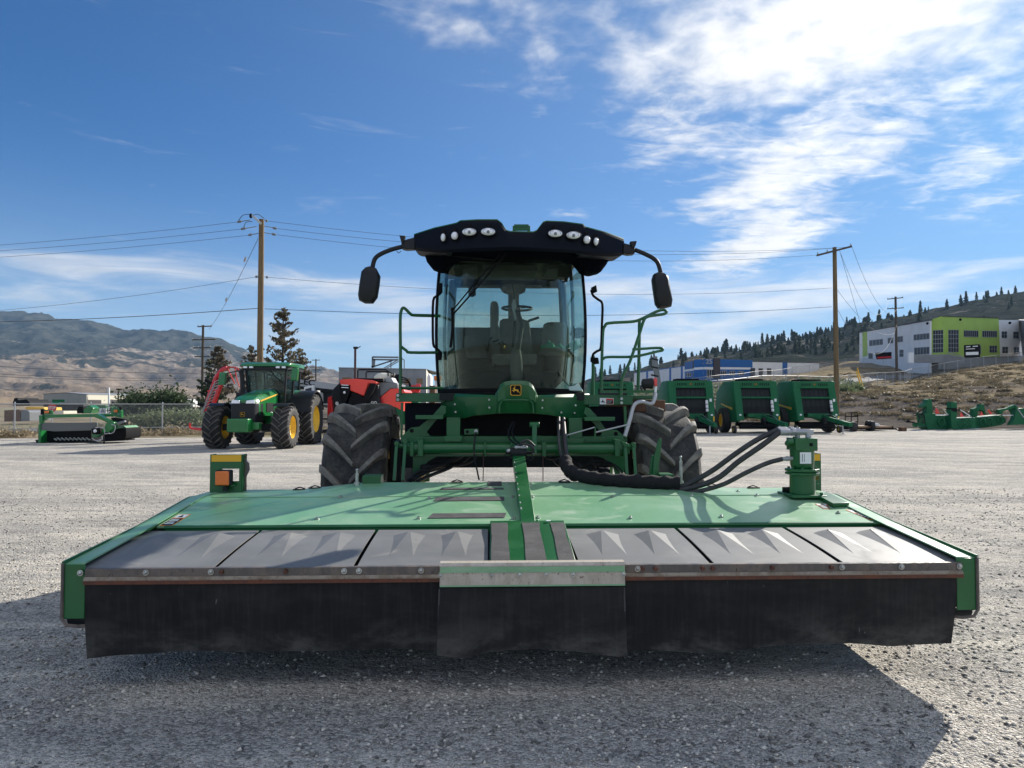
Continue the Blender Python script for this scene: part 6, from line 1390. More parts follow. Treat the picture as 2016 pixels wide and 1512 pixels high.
g = MB(); g.ball(at(60 + 1165 / 9.16, 760 + 810 / 9.16, 28.55), (.07, .06, .07), 8); g.build('hydraulic_port', MT['lens'], mc)
# ---- red folded tedder behind the tractor
td = thing('hay_tedder', 'red folded hay tedder standing behind the left side of the green tractor', 'tedder', Matrix.Translation((gx(430, 30), 30, 0)))
for pts, r, m_ in (([(405, 812), (410, 785), (418, 762), (426, 742), (437, 728), (447, 724)], .09, 'red'), ([(416, 806), (424, 785), (433, 762), (441, 745)], .10, 'red'), ([(437, 728), (452, 723), (468, 726), (478, 748), (480, 765)], .035, 'red'), ([(448, 724), (455, 740), (462, 755)], .03, 'red'), ([(424, 745), (432, 742), (440, 748)], .05, 'red'), ([(402, 800), (412, 790), (424, 788)], .04, 'red'), ([(408, 770), (425, 768)], .03, 'red'), ([(404, 815), (420, 812)], .04, 'red'), ([(462, 722), (466, 745), (472, 762)], .025, 'red'),
                   ([(404, 748), (414, 753), (424, 757)], .07, 'ink'), ([(390, 795), (400, 798), (408, 797)], .08, 'ink'), ([(374, 833), (376, 843), (402, 846)], .05, 'red')):
    g = MB(); g.tube([at(px, py, 30) for px, py in pts], r, 6, smooth=3); g.build('frame_arm' if m_ == 'red' else 'rotor_wheel', MT[m_], td)
for k in range(10):
    px, py = 412 + k * 2.6, 800 - k * 6; a = at(px, py, 29.9); g = MB(); g.tube([a, a + Vector((-.25, -.05, -.12)), a + Vector((-.3, -.05, -.4))], .018, 4); g.build('tine', MT['galv'], td)
g = MB(); a = at(425, 812, 30); g.box((a.x - .35, 29.9, .25), (a.x + .35, 30.2, a.z + .3)); g.build('frame_base', MT['red'], td)
# ---- truck crane behind: lettered boom, white cab
cr = thing('crane_truck', 'grey crane boom lettered CEC above a white truck, right of the green tractor', 'crane truck', Matrix.Translation((gx(630, 60), 60, 0)))
A, B = at(575, 744, 60), at(672, 757, 60)
g = MB(); g.loft([[(p.x, 60, p.z - h_), (p.x, 60.9, p.z - h_), (p.x, 60.9, p.z), (p.x, 60, p.z)] for p, h_ in ((A, .62), (B, .50))]); g.build('boom', MT['greyl'], cr, bevel=.02)
an = math.atan2(B.z - A.z, B.x - A.x)
text_obj('CEC', .70, Matrix.Translation(at(602, 752.3, 59.97)) @ Matrix.Rotation(-an, 4, 'Y') @ FACE, MT['ink'], 'boom_lettering', cr, .01, True, 1.15)
poly = lambda name, m_, pts, Y_, th, par, bev=.01: (lambda g: (g.plate([at(x, y, Y_) for x, y in pts], (0, th, 0)), g.build(name, MT[m_], par, bevel=bev))[1])(MB())
poly('boom_underside', 'dark', [(590, 757), (672, 766), (672, 772), (590, 766)], 60.1, .6, cr)
poly('truck_cab', 'white', [(598, 762), (617, 758), (617, 790), (600, 790)], 59.5, 2.4, cr, .05)
poly('truck_hood', 'white', [(617, 771), (629, 773), (629, 792), (617, 792)], 59.3, 2.0, cr, .05)
poly('truck_window', 'winf', [(601, 766), (613, 763), (613, 772), (601, 774)], 59.4, .05, cr, 0)
poly('truck_grille', 'ink', [(618, 776), (627, 777), (627, 786), (618, 786)], 59.2, .05, cr, 0)
poly('outrigger_frame', 'dark', [(630, 768), (665, 772), (662, 800), (650, 805), (632, 800)], 60.5, 1.4, cr)
for px in (605, 625, 650): c_ = at(px, 812, 60); g = MB(); g.lathe([(-.2, .3), (-.2, .52), (.2, .52), (.2, .3)], (c_.x, 60.3, .52), 'x', 18, closed=False); g.build('tyre', MT['tyren'], cr)
# ---- snow blowers on the right
SO, SS = (1780, 770), 8.5424
def blower(lab, name, cat, lst, px, Y_):
    t = thing(name, lab, cat, Matrix.Translation((gx(px, Y_), Y_, 0)), 'snow blowers lined up at the foot of the bank' if name == 'snow_blower' else None); poly_thing(lst, t, Y_, SO, SS); return t
def ribs(t, pts, Y_):
    for a_, b_, c_ in pts:
        g = MB(); g.lathe([(-.03, a_ - .03), (-.03, a_), (.03, a_), (.03, a_ - .03)], at(SO[0] + b_ / SS, SO[1] + c_ / SS, Y_), 'x', 16, closed=False); g.tube([at(SO[0] + b_ / SS, SO[1] + c_ / SS, Y_) + Vector((a_ * math.cos(q), -.05, a_ * math.sin(q))) for q in (.4, 1.6, 3.0, 4.4)], .04, 6, smooth=4); g.build('auger', MT['greenb'], t)
t = blower('green snow blower with tall chute and trailing hitch arms, leftmost of the blowers', 'snow_blower', 'snow blower', [
    ('housing', 'greenb', [(340, 370), (530, 375), (540, 410), (740, 410), (790, 430), (800, 640), (480, 655), (400, 640), (370, 560)], .05, 1.0, .02),
    ('chute', 'greenb', [(390, 145), (420, 130), (460, 130), (475, 200), (490, 350), (490, 380), (370, 380), (385, 265), (295, 275), (290, 260), (380, 190)], .2, .5, .02),
    ('hitch_arm', 'greenb', [(160, 545), (220, 535), (300, 540), (370, 570), (370, 600), (240, 580), (215, 605), (180, 600)], .1, .25, .01),
    ('drive_shaft', 'ink', [(40, 520), (70, 490), (130, 510), (220, 535), (220, 550), (120, 530), (50, 530)], .1, .15, .01),
    ('white_rail', 'white', [(530, 392), (735, 392), (650, 300), (670, 312), (755, 405), (530, 410)], .0, .06, 0),
    ('slow_triangle', 'redlens', [(525, 300), (555, 290), (600, 378), (530, 382)], -.02, .03, 0),
    ('skid', 'ink', [(370, 645), (570, 660), (570, 690), (380, 675)], .0, .4, 0)], 1830, 46)
for pts in ([(150, 380), (170, 370), (230, 365), (320, 300), (330, 340)], [(150, 390), (160, 410), (230, 400), (330, 380)], [(240, 400), (260, 440), (240, 500), (230, 540)], [(260, 400), (330, 410), (340, 500), (300, 530)], [(230, 430), (340, 440)]):
    g = MB(); g.tube([at(SO[0] + x / SS, SO[1] + y / SS, 46.1) for x, y in pts], .03, 5, smooth=3); g.build('hitch_hose', MT['dark'], t)
ribs(t, [(.30, 640, 530)], 46.0)
t = blower('green snow blower with a short square chute and white prop rod, second in the row', 'snow_blower', 'snow blower', [
    ('housing', 'greenb', [(790, 420), (890, 450), (1150, 440), (1200, 450), (1200, 630), (880, 645), (800, 640)], -.05, 1.0, .02),
    ('chute', 'greenb', [(795, 180), (885, 180), (895, 290), (890, 450), (790, 430), (790, 290)], .15, .5, .02),
    ('chute_collar', 'ink', [(790, 285), (892, 285), (892, 345), (830, 345), (795, 310)], .12, .5, 0),
    ('white_lip', 'white', [(885, 446), (1140, 438), (1140, 446), (885, 458)], -.1, .06, 0),
    ('prop_rod', 'paper', [(945, 318), (955, 310), (1115, 412), (1105, 420)], .0, .05, 0),
    ('slow_triangle', 'redlens', [(935, 432), (960, 350), (1005, 428)], -.02, .03, 0),
    ('cutting_edge', 'greyl', [(880, 650), (1280, 625), (1280, 640), (880, 665)], -.15, .3, 0)], 1896, 45.6)
ribs(t, [(.28, 970, 540), (.28, 1090, 540)], 45.6)
t = blower('green snow blower with an open hooped chute, third in the row', 'snow_blower', 'snow blower', [
    ('housing', 'greenb', [(1190, 440), (1540, 410), (1640, 400), (1690, 440), (1720, 520), (1640, 570), (1480, 600), (1200, 630)], .2, 1.0, .02),
    ('chute', 'greenb', [(1170, 300), (1280, 255), (1290, 215), (1340, 215), (1360, 300), (1385, 390), (1350, 390), (1340, 340), (1270, 310), (1240, 350), (1235, 430), (1165, 435)], .4, .4, .02),
    ('white_lip', 'white', [(1250, 432), (1560, 400), (1560, 410), (1250, 442)], .1, .06, 0),
    ('slow_triangle', 'redlens', [(1268, 415), (1300, 335), (1340, 410)], .1, .03, 0),
    ('slow_triangle', 'redlens', [(1400, 320), (1425, 308), (1490, 385), (1450, 395)], .12, .03, 0)], 1950, 46.5)
ribs(t, [(.26, 1330, 530), (.26, 1440, 520), (.22, 1620, 490)], 46.6)
blower('green loader frame with arched lift arm at the right edge of the yard', 'loader_frame', 'loader', [
    ('lift_arm', 'greenb', [(1600, 310), (1640, 300), (1720, 290), (1760, 270), (1860, 228), (1890, 235), (1900, 270), (1860, 285), (1780, 300), (1670, 340), (1650, 390), (1610, 390)], .3, .3, .02),
    ('side_plate', 'greenb', [(1880, 240), (1910, 270), (1990, 360), (2060, 460), (2100, 560), (1790, 570), (1850, 480), (1880, 330)], .2, .4, .02),
    ('brace', 'greyl', [(1900, 290), (1920, 300), (2016, 430), (2010, 450)], .15, .05, 0),
    ('white_bar', 'white', [(1660, 400), (1860, 400), (1860, 412), (1660, 412)], .35, .05, 0),
    ('rear_box', 'greenb', [(1920, 295), (2016, 285), (2160, 300), (2160, 560), (2060, 560)], .5, 1.0, .02)], 2000, 46)
# ---- flatbed trailer and a wooden block
fb = thing('flatbed_trailer', 'low brown flatbed trailer with wire cage rails right of the balers', 'trailer', Matrix.Translation((gx(1720, 44), 44, 0)))
poly('deck', 'wood', [(1692, 839), (1757, 839), (1760, 843), (1690, 843)], 43.4, 2.2, fb)
poly('side_beam', 'ink', [(1690, 843), (1765, 843), (1765, 846), (1690, 846)], 43.38, .1, fb, 0)
poly('front_wall', 'ink', [(1664, 829), (1689, 829), (1689, 846), (1664, 846)], 43.6, 1.0, fb)
for pts in ([(1664, 830), (1664, 813), (1687, 812), (1689, 816), (1689, 830)], [(1664, 820), (1689, 820)], [(1676, 813), (1676, 830)], [(1757, 845), (1758, 839)], [(1765, 845), (1774, 851)], [(1757, 843), (1776, 850)]):
    g = MB(); g.tube([at(x, y, 43.4) for x, y in pts], .03, 5); g.build('cage_rail', MT['ink'], fb)
for px in (1716, 1726): c_ = at(px, 849, 43.4); g = MB(); g.lathe([(-.1, .12), (-.12, .22), (-.09, .31), (.09, .31), (.12, .22), (.1, .12)], (c_.x, 43.4 + (px - 1716) * .1, .31), 'x', 18, closed=False); g.build('tyre', MT['tyren'], fb)
poly('white_lid', 'paper', [(1722, 836), (1728, 833), (1733, 836), (1731, 839), (1723, 839)], 43.8, .2, fb)
g = MB(); a, b = at(1775, 841, 43), at(1786, 853, 43); g.box((a.x, 43, 0), (b.x, 43.4, a.z)); tag(g.build('wood_block', MT['brown'], bevel=.03), 'rusty brown block at the tip of the flatbed trailer tongue', 'block')
# two loose small wheels beside the trailer nose
for i, (px, r) in enumerate(((1679, .30), (1687, .27))):
    c_ = at(px, 845, 42.4); g = MB(); g.lathe([(-.08, .10), (-.11, .16), (-.10, r), (.10, r), (.11, .16), (.08, .10)], (c_.x, 42.4 + i * .3, r), 'x', 20, closed=False); tag(g.build('spare_wheel', MT['tyren'], smooth=60), ['larger small black wheel between last baler and trailer cage', 'smaller black wheel just left of the flatbed trailer cage'][i], 'wheel', 'small wheels by the trailer')
# ---- grey mast behind the hand rail
mg = thing('auger_mast', 'thin grey upright mast behind the right hand rail of the windrower', 'mast', Matrix.Translation((gx(1292, 47), 47, 0)))
g = MB(); g.beam((at(1298, 770, 47).x, 47, 0), at(1298, 770, 47), .3, .3, (0, 1, 0)); g.beam(at(1298, 770, 47), at(1288, 702, 47), .34, .3, (0, 1, 0)); g.beam(at(1288, 702, 47), at(1286, 690, 47), .12, .12, (0, 1, 0)); g.build('mast_body', MT['grey'], mg, bevel=.02)
for py in (706, 722, 738): g = MB(); g.beam(at(1282, py, 46.9), at(1296, py + 3, 46.9), .10, .12, (0, 1, 0)); g.build('bracket', MT['dark'], mg)
# ------------------------------------------------------------------ poles and wires
def pole(lab, px, ytop, Y_, r, arms, zb=0, m_='pole', x2=None):
    T = at(px, ytop, Y_); t = thing('utility_pole', lab, 'utility pole', Matrix.Translation((T.x, Y_, zb)))
    g = MB(); g.tube([(T.x, Y_, zb - .3), (T.x, Y_, (zb + T.z) / 2), tuple(T)], [r * 1.12, r, r * .85], 12); g.build('shaft', MT[m_], t, smooth=60)
    for (xa, ya, xb, yb) in arms:
        a, b = at(xa, ya, Y_ - r - .05), at(xb, yb, Y_ - r - .05); g = MB(); g.beam(a, b, .11, .13); ar = g.build('crossarm', MT['poled'], t)
        for k in (0.03, .97) if (xb - xa) < 20 else (.03, .3, .97):
            c_ = a.lerp(b, k); g = MB(); g.cyl(c_, c_ + Vector((0, 0, .22)), .06, .04, 8); g.build('insulator', MT['greyl'], ar)
    return t
p1 = pole('tallest thick wooden utility pole rising behind the green tractor', 515, 432, 40, .17, [], 0)
for pts, nm in (([(514, 441), (500, 427), (494, 424)], 'top_arm'),): 
    g = MB(); P = [at(x, y, 39.7) for x, y in pts]; g.beam(P[0], P[1], .12, .12, (0, 1, 0)); g.beam(P[1], P[2], .10, .12, (0, 1, 0)); g.build(nm, MT['galv'], p1)
for (xa, ya, xb, yb) in ((468, 437, 494, 433), (475, 451, 505, 446), (490, 463, 510, 459), (520, 433, 526, 435), (520, 445, 545, 450), (520, 458, 543, 462), (504, 545, 512, 544), (521, 545, 527, 546)):
    a, b = at(xa, ya, 39.8), at(xb, yb, 39.8); g = MB(); g.cyl(a, b, .022, n=6)
    for k in range(4): c_ = (a if xa < 512 else b).lerp(b if xa < 512 else a, .04 + k * .07); g.cyl(c_ + Vector((-.03, 0, 0)), c_ + Vector((.03, 0, 0)), .075, .05, 8)
    g.build('strain_insulator', MT['grey'], p1)
g = MB(); g.ball(at(494, 425, 39.7), (.10, .10, .14), 8); g.build('arm_cap', MT['ink'], p1)
for pts in ([(470, 434), (478, 424), (490, 422), (496, 425)], [(497, 424), (508, 422), (520, 430)], [(480, 448), (484, 438), (497, 436)]):
    g = MB(); g.tube([at(x, y, 39.7) for x, y in pts], .018, 5, smooth=4); g.build('jumper_wire', MT['wire'], p1)
p2 = pole('wooden utility pole with one crossarm behind the balers on the right', 1643, 487, 52, .165, [(1608, 503, 1677, 485)], 1.2)
pole('wooden pole with four stacked crossarms left of the green tractor', 400, 640, 85, .16, [(389, 643, 417, 642), (378, 669, 425, 668), (380, 685, 415, 684), (383, 702, 414, 702)], 0, 'poled')
pole('small distant pole with stacked crossarms against the far ridge', 622, 707, 150, .16, [(614, 709, 630, 709), (610, 723, 634, 722), (613, 728, 632, 728), (615, 738, 630, 738)], 0, 'poled')
pole('dark wooden pole with two crossarms in front of the lime green building', 1763, 584, 112, .19, [(1747, 589, 1778, 586), (1747, 608, 1779, 606)], 5.0, 'poled')
pole('short distant pole with single crossarm above the dark green bushes', 330, 757, 150, .15, [(324, 758, 336, 758)], 0, 'poled')
def cable(lab, a, b, sag, r=.011, n=14, name='power_cable', grp='overhead cables'):
    a, b = Vector(a), Vector(b); g = MB()
    g.tube([a.lerp(b, k / n) + Vector((0, 0, -4 * sag * (k / n) * (1 - k / n))) for k in range(n + 1)], r, 5)
    return tag(g.build(name, MT['wire'], smooth=60), lab, 'cable', grp)
for i, (a, b, s) in enumerate(((at(468, 437, 39.8), at(-500, 500, 52), .5), (at(475, 451, 39.8), at(-500, 508, 52), .5), (at(490, 463, 39.8), at(-500, 520, 52), .5))): cable(['topmost', 'second', 'third'][i] + ' of the three high power cables running left from the tall pole', a, b, s)
cable('thin telephone cable halfway up the tall pole running left', at(504, 545, 39.8), at(-400, 625, 50), .7)
cable('dark telephone cable crossing the mountain top left of the tall pole', at(507, 607, 39.8), at(-400, 632, 48), .4, .02)
rt = [(at(526, 435, 39.8), at(1677, 486, 51.8), .9), (at(545, 450, 39.8), at(1640, 489, 51.8), .9), (at(543, 462, 39.8), at(1610, 502, 51.8), .9), (at(527, 546, 39.8), at(1637, 567, 51.8), .7), (at(521, 608, 39.8), at(1637, 604, 51.8), .5)]
for i, (a, b, s) in enumerate(rt): cable(['topmost', 'second', 'third', 'fourth', 'lowest'][i] + ' of the cables spanning between the two big wooden poles', a, b, s, .010 if i < 4 else .015)
gw = cable('slanting guy wire with two insulators from tall pole down to the left', at(508, 470, 39.9), at(412, 648, 84), .4, .016, name='guy_wire')
for k, (px, py, Y_) in enumerate(((482, 511, 44.5), (445, 590, 56))): 
    g = MB(); a = at(px, py, Y_); g.cyl(a + Vector((-.03, 0, -.14)), a + Vector((.06, 0, .16)), .07, .07, 8); g.build('guy_insulator', MT['greyl'], gw)
for i, (a, b, s) in enumerate(((at(1677, 486, 51.8), at(1776, 588, 111.5), 3.5), (at(1652, 491, 51.8), at(1750, 590, 111.5), 3.5), (at(1645, 566, 51.8), at(1762, 655, 111.5), 1.5), (at(1646, 604, 51.8), at(1765, 640, 111.5), 4))): cable(['rightmost', 'second', 'third', 'lowest'][i] + ' of the cables running back from the right pole to the farther pole', a, b, s, .012)
cable('steep guy wire dropping beside the right wooden pole', at(1655, 500, 51.9), at(1700, 660, 60), 0, .012, name='guy_wire'); 
for i, (ya, yb, dy) in enumerate(((642, 600, 40), (707, 735, 0), (726, 744, 0), (728, 748, 0))):
    if i: cable(['', 'upper', 'middle', 'lowest'][i] + ' dark cable crossing the tan hill slope on the far left', at(390, yb, 84.5), at(-500, ya - 35 + i * 4, 55), .6, .022)
# ------------------------------------------------------------------ chain link fences
def fence(lab, pts, h, sp, zf, grp=None, rail2=None, post_r=.035):
    """pts: ground points (x, y)"""
    P = [Vector((x, y, 0)) for x, y in pts]; L = [0]
    for a, b in zip(P[:-1], P[1:]): L.append(L[-1] + (b - a).length)
    n = max(2, int(L[-1] / sp)); S = []
    for k in range(n + 1):
        d = L[-1] * k / n; i = max(j for j in range(len(L)) if L[j] <= d + 1e-6); i = min(i, len(P) - 2)
        p = P[i].lerp(P[i + 1], (d - L[i]) / (L[i + 1] - L[i])); p.z = zf(p.x, p.y); S.append(p)
    t = thing('chain_link_fence', lab, 'fence', Matrix.Translation(S[0]), grp)
    proto = None
    for p in S:
        if proto is None:
            g = MB(); g.cyl(p, p + Vector((0, 0, h + .06)), post_r, n=8); g.ball(p + Vector((0, 0, h + .07)), (post_r * 1.2,) * 3, 6); proto = g.build('post', MT['galv'], t)
        else: c_ = proto.copy(); COL.objects.link(c_); c_.parent = t; c_.location = Vector(p) - S[0]
    Sf = []
    for a, b in zip(S[:-1], S[1:]): Sf += [a.lerp(b, k / 2) for k in range(2)]
    Sf.append(S[-1])
    g = MB(); g.tube([p + Vector((0, 0, h)) for p in Sf], .030, 6); g.build('top_rail', MT['galv'], t)
    for rr_ in (rail2 or []): g = MB(); g.tube([p + Vector((0, -.03, rr_)) for p in Sf], .024, 6); g.build('lower_rail', MT['galv'], t)
    me_o = MB(); me_o.loft([[p + Vector((0, .04, .03)), p + Vector((0, .04, h))] for p in Sf], closed=False); me_o.build('wire_mesh', MT['chain'], t, smooth=0)
    return t
z0 = lambda x, y: 0
def yl_(px): return 34.0 + (px + 200) * .0075
fence('long chain link fence behind the mower conditioner and green tractor', [((px - 1008) / F * yl_(px), yl_(px)) for px in (-500, 0, 250, 500, 700)], 1.62, 3.0, z0, None, [.38])
fence('chain link fence running behind the round balers below the road', [(gx(px, Y_), Y_) for px, Y_ in ((1180, 61), (1300, 62), (1410, 65), (1540, 76), (1672, 90))], 1.85, 3.0, bank_z, 'right hand fences', [.1])
fence('chain link fence climbing the bank with a sharp jog toward the right edge', [(gx(px, Y_), Y_) for px, Y_ in ((1675, 90.3), (1735, 98), (1780, 105), (1788, 110), (1797, 117), (1850, 118), (1940, 122), (2016, 126), (2200, 134))], 1.85, 3.2, bank_z, 'right hand fences', [.08])
fence('upper fence along the road below the lime green building', [(gx(px, Y_), Y_) for px, Y_ in ((1560, 175), (1640, 168), (1730, 160), (1780, 156))], 2.0, 4, bank_z, 'right hand fences', [.2])
fence('fence running along the road in front of the blue building', [(gx(px, Y_), Y_) for px, Y_ in ((1290, 118), (1400, 125), (1500, 140), (1560, 150))], 2.0, 4, bank_z, 'right hand fences', [.1])
# roads
def ribbon(name, lab, pts, wd, m_, zf, cat='road'):
    g = MB(); L = []
    P = [Vector((gx(px, Y_), Y_, 0)) for px, Y_ in pts]; Q_ = []
    for a, b in zip(P[:-1], P[1:]): Q_ += [a.lerp(b, k / 12) for k in range(12)]
    Q_.append(P[-1])
    for i, p in enumerate(Q_):
        d = (Q_[min(i + 1, len(Q_) - 1)] - Q_[max(i - 1, 0)]).normalized(); s = Vector((-d.y, d.x, 0))
        L.append([(lambda q: (q.x, q.y, zf(q.x, q.y) + .12))(p + s * wd * k) for k in (-.5, -.25, 0, .25, .5)])
    g.loft(L, closed=False); return tag(g.build(name, MT[m_], smooth=60), lab, cat, kind='structure')
MT['asphalt'] = mat('asphalt', (.13, .13, .135), .85, 0, (.17, .168, .165), .6)
ribbon('road', 'grey road climbing behind the fence on the right', [(1250, 90), (1400, 92), (1560, 108), (1700, 124), (1790, 136)], 9, 'asphalt', bank_z)
ribbon('road', 'grey road beyond the left fence', [(-600, 43), (100, 43), (600, 46)], 5, 'asphalt', lambda x, y: -.12 + .08)
# ------------------------------------------------------------------ buildings
def on_wall(px, py, A, B):
    d = ray(px, py); o = Vector((0, 0, EYE)); n = Vector((-(B[1] - A[1]), B[0] - A[0], 0)); return o + d * (n.dot(Vector((A[0], A[1], 0)) - o) / n.dot(d))
def gp(px, Y_): return (gx(px, Y_), Y_)
def wallp(parent, name, m_, A, B, pts, out=0, th=.3, bevel=0):
    n = Vector(((B[1] - A[1]), -(B[0] - A[0]), 0)).normalized(); n = n if n.dot(Vector((A[0], A[1], 0))) < 0 else -n
    g = MB(); P = [on_wall(x, y, A, B) + n * out for x, y in pts]; g.plate(P, -n * th); return g.build(name, MT[m_], parent, smooth=0)
def window(parent, A, B, x0, y0, x1, y1, nx=2, ny=1, slope=0, fm='greyl', out=.06):
    n = Vector(((B[1] - A[1]), -(B[0] - A[0]), 0)).normalized(); n = n if n.dot(Vector((A[0], A[1], 0))) < 0 else -n
    def q(u, v, o_): a = on_wall(x0 + (x1 - x0) * u, (y0 + (y1 - y0) * v) + slope * u, A, B); return a + n * o_
    g = MB(); t = .05; tv = t * (x1 - x0) / max(y1 - y0, 1e-3) 
    for k in range(nx + 1): u = k / nx; g.plate([q(max(0, u - t / nx), 0, out), q(min(1, u + t / nx), 0, out), q(min(1, u + t / nx), 1, out), q(max(0, u - t / nx), 1, out)], -n * .05)
    for k in range(ny + 1): v = k / ny; g.plate([q(0, max(0, v - .05 / ny), out + .004), q(1, max(0, v - .05 / ny), out + .004), q(1, min(1, v + .05 / ny), out + .004), q(0, min(1, v + .05 / ny), out + .004)], -n * .05)
    w_ = g.build('window', MT[fm], parent, smooth=0); g = MB(); g.plate([q(0, 0, out - .03), q(1, 0, out - .03), q(1, 1, out - .03), q(0, 1, out - .03)], -n * .02); g.build('pane', MT['winf'], w_, smooth=0); return w_
# lime green and white office block
C7 = lambda x, y: (1580 + x / 4.447, 540 + y / 4.447)
G = thing('office_building', 'two storey white and lime green office building on the hillside at right', 'building', Matrix.Translation((gx(1880, 140), 140, 8)))
A0, A1, A2, A3, A4 = gp(1692, 205), gp(1831, 132), gp(1854, 131), gp(1966, 141), gp(2012, 146)
wallp(G, 'white_wing_wall', 'wallw', A0, A1, [(1692, 655), (1830.5, 631), (1830.5, 748), (1692, 728)])
wallp(G, 'roof_edge', 'wallbr', A0, A1, [(1691.5, 653.6), (1780, 638), (1781, 636), (1831, 629), (1831, 631.2), (1692, 655.5)], .1, .5)
wallp(G, 'green_corner_panel', 'wallg', A0, A1, [(1698, 654), (1707, 652.5), (1708, 700), (1699, 703)], .06, .05)
wallp(G, 'green_tower_wall', 'wallg', A1, A2, [(1831, 630), (1854, 622.5), (1860, 702), (1832, 704)])
wallp(G, 'green_main_wall', 'wallg', A2, A3, [(1854, 622.5), (1966, 626.6), (1969, 702), (1860, 704)])
wallp(G, 'roof_edge', 'wallbr', A2, A3, [(1853, 621.5), (1966, 625.4), (1966, 626.8), (1853, 623)], .1, .5)
wallp(G, 'white_end_wall', 'wallw', A3, A4, [(1966.5, 630), (2005, 630.4), (2013, 700), (1969.5, 702)])
A5 = (A4[0] + 25, A4[1] + 45); wallp(G, 'dark_side_wall', 'grey', A4, A5, [(2005, 629.5), (2060, 633), (2060, 698), (2013, 699)])
wallp(G, 'rear_wall', 'wallw', (A0[0] + 30, A0[1] + 12), (A5[0], A5[1] + 12), [(1780, 665), (2060, 655), (2060, 710), (1780, 710)])
g = MB(); g.add([(p[0], p[1], z) for p, z in ((A0, on_wall(1692, 656, A0, A1).z), (A1, on_wall(1830, 633, A0, A1).z), (A3, on_wall(1966, 632, A2, A3).z), (A4, on_wall(2005, 632, A3, A4).z), (A5, 20), ((A0[0] + 30, A0[1] + 12), 20))], [(0, 1, 2, 3, 4, 5)]); g.build('roof', MT['grey'], G, smooth=0)
def W7(A, B, x0, y0, x1, y1, nx, ny, sl=0, **k): a, b = C7(x0, y0), C7(x1, y1); window(G, A, B, a[0], a[1], b[0], b[1], nx, ny, sl / 4.447, **k)
W7(A0, A1, 585, 578, 705, 630, 4, 1, -14); W7(A0, A1, 748, 558, 795, 608, 2, 1, -6); W7(A0, A1, 833, 545, 880, 597, 2, 1, -6); W7(A0, A1, 975, 528, 1112, 580, 5, 1, -14)
W7(A0, A1, 850, 660, 885, 722, 1, 2); W7(A0, A1, 980, 642, 1113, 706, 5, 1, -8); W7(A0, A1, 578, 690, 617, 740, 1, 1)
W7(A1, A2, 1142, 490, 1232, 688, 4, 5, -4); W7(A2, A3, 1275, 486, 1365, 682, 4, 5); W7(A2, A3, 1410, 490, 1538, 548, 7, 1, 2); W7(A2, A3, 1572, 493, 1700, 550, 7, 1, 2)
W7(A2, A3, 1635, 625, 1700, 685, 3, 2); W7(A3, A4, 1742, 500, 1788, 557, 2, 2); W7(A3, A4, 1843, 503, 1890, 560, 2, 2); W7(A3, A4, 1747, 635, 1797, 692, 2, 2); W7(A3, A4, 1848, 638, 1895, 695, 2, 2)
W7(A2, A3, 1420, 620, 1560, 700, 3, 1)
wallp(G, 'terrace_wall', 'concrete', gp(1798, 128), gp(1900, 130), [C7(975, 708), C7(1280, 700), C7(1420, 735), C7(1420, 775), C7(975, 775)], 0, .5)
wallp(G, 'base_wall', 'concrete', A2, A3, [(1854, 703.5), (1969, 701.5), (1969, 725), (1854, 727)], -.1, .5)
wallp(G, 'base_wall', 'concrete', A3, A4, [(1969, 701.5), (2013, 699.5), (2013, 725), (1969, 725)], -.1, .5)
wallp(G, 'entrance_block', 'wallw', gp(1788, 126), gp(1800, 126), [C7(930, 685), C7(975, 685), C7(975, 775), C7(930, 775)], 0, .5)
for a, b in (((1270, 685), (1420, 735)), ((1285, 680), (1430, 728))): g = MB(); g.beam(at(*C7(*a), 127), at(*C7(*b), 127), .12, .1); g.build('stair_rail', MT['galv'], G)
for (x, y, s_) in ((572, 517, 3), (1093, 430, 3), (1382, 397, 3.4), (1815, 426, 3.4)): g = MB(); g.ball(at(*C7(x, y), 130 if x > 1000 else 195), (.25, .3, .25), 6); g.build('wall_lamp', MT['ink'], G)
sg = thing('site_sign', 'black sign board with white lines in front of the lime green wall', 'sign', Matrix.Translation(at(*C7(1485, 735), 124)))
P = [at(*C7(x, y), 124) for x, y in ((1415, 620), (1552, 612), (1555, 728), (1418, 728))]; g = MB(); g.plate(P, (0, .1, 0)); g.build('board', MT['ink'], sg)
for (x0_, y0_, x1_, y1_) in ((1430, 682, 1540, 708), (1430, 632, 1470, 640), (1490, 628, 1535, 636), (1430, 652, 1510, 658)): g = MB(); g.plate([at(*C7(x, y), 123.95) for x, y in ((x0_, y0_), (x1_, y0_ - 4), (x1_, y1_ - 4), (x0_, y1_))], (0, .02, 0)); g.build('white_line', MT['paper'], sg)
sg2 = thing('lease_sign', 'dark banner sign with red stripe on the white wing of the green building', 'sign', Matrix.Translation(at(*C7(710, 740), 150)))
g = MB(); g.plate([at(*C7(x, y), 150) for x, y in ((635, 688), (780, 680), (780, 738), (650, 745))], (0, .1, 0)); g.build('board', MT['ink'], sg2)
g = MB(); g.plate([at(*C7(x, y), 149.95) for x, y in ((655, 722), (778, 716), (778, 732), (655, 738))], (0, .02, 0)); g.build('red_stripe', MT['red'], sg2)
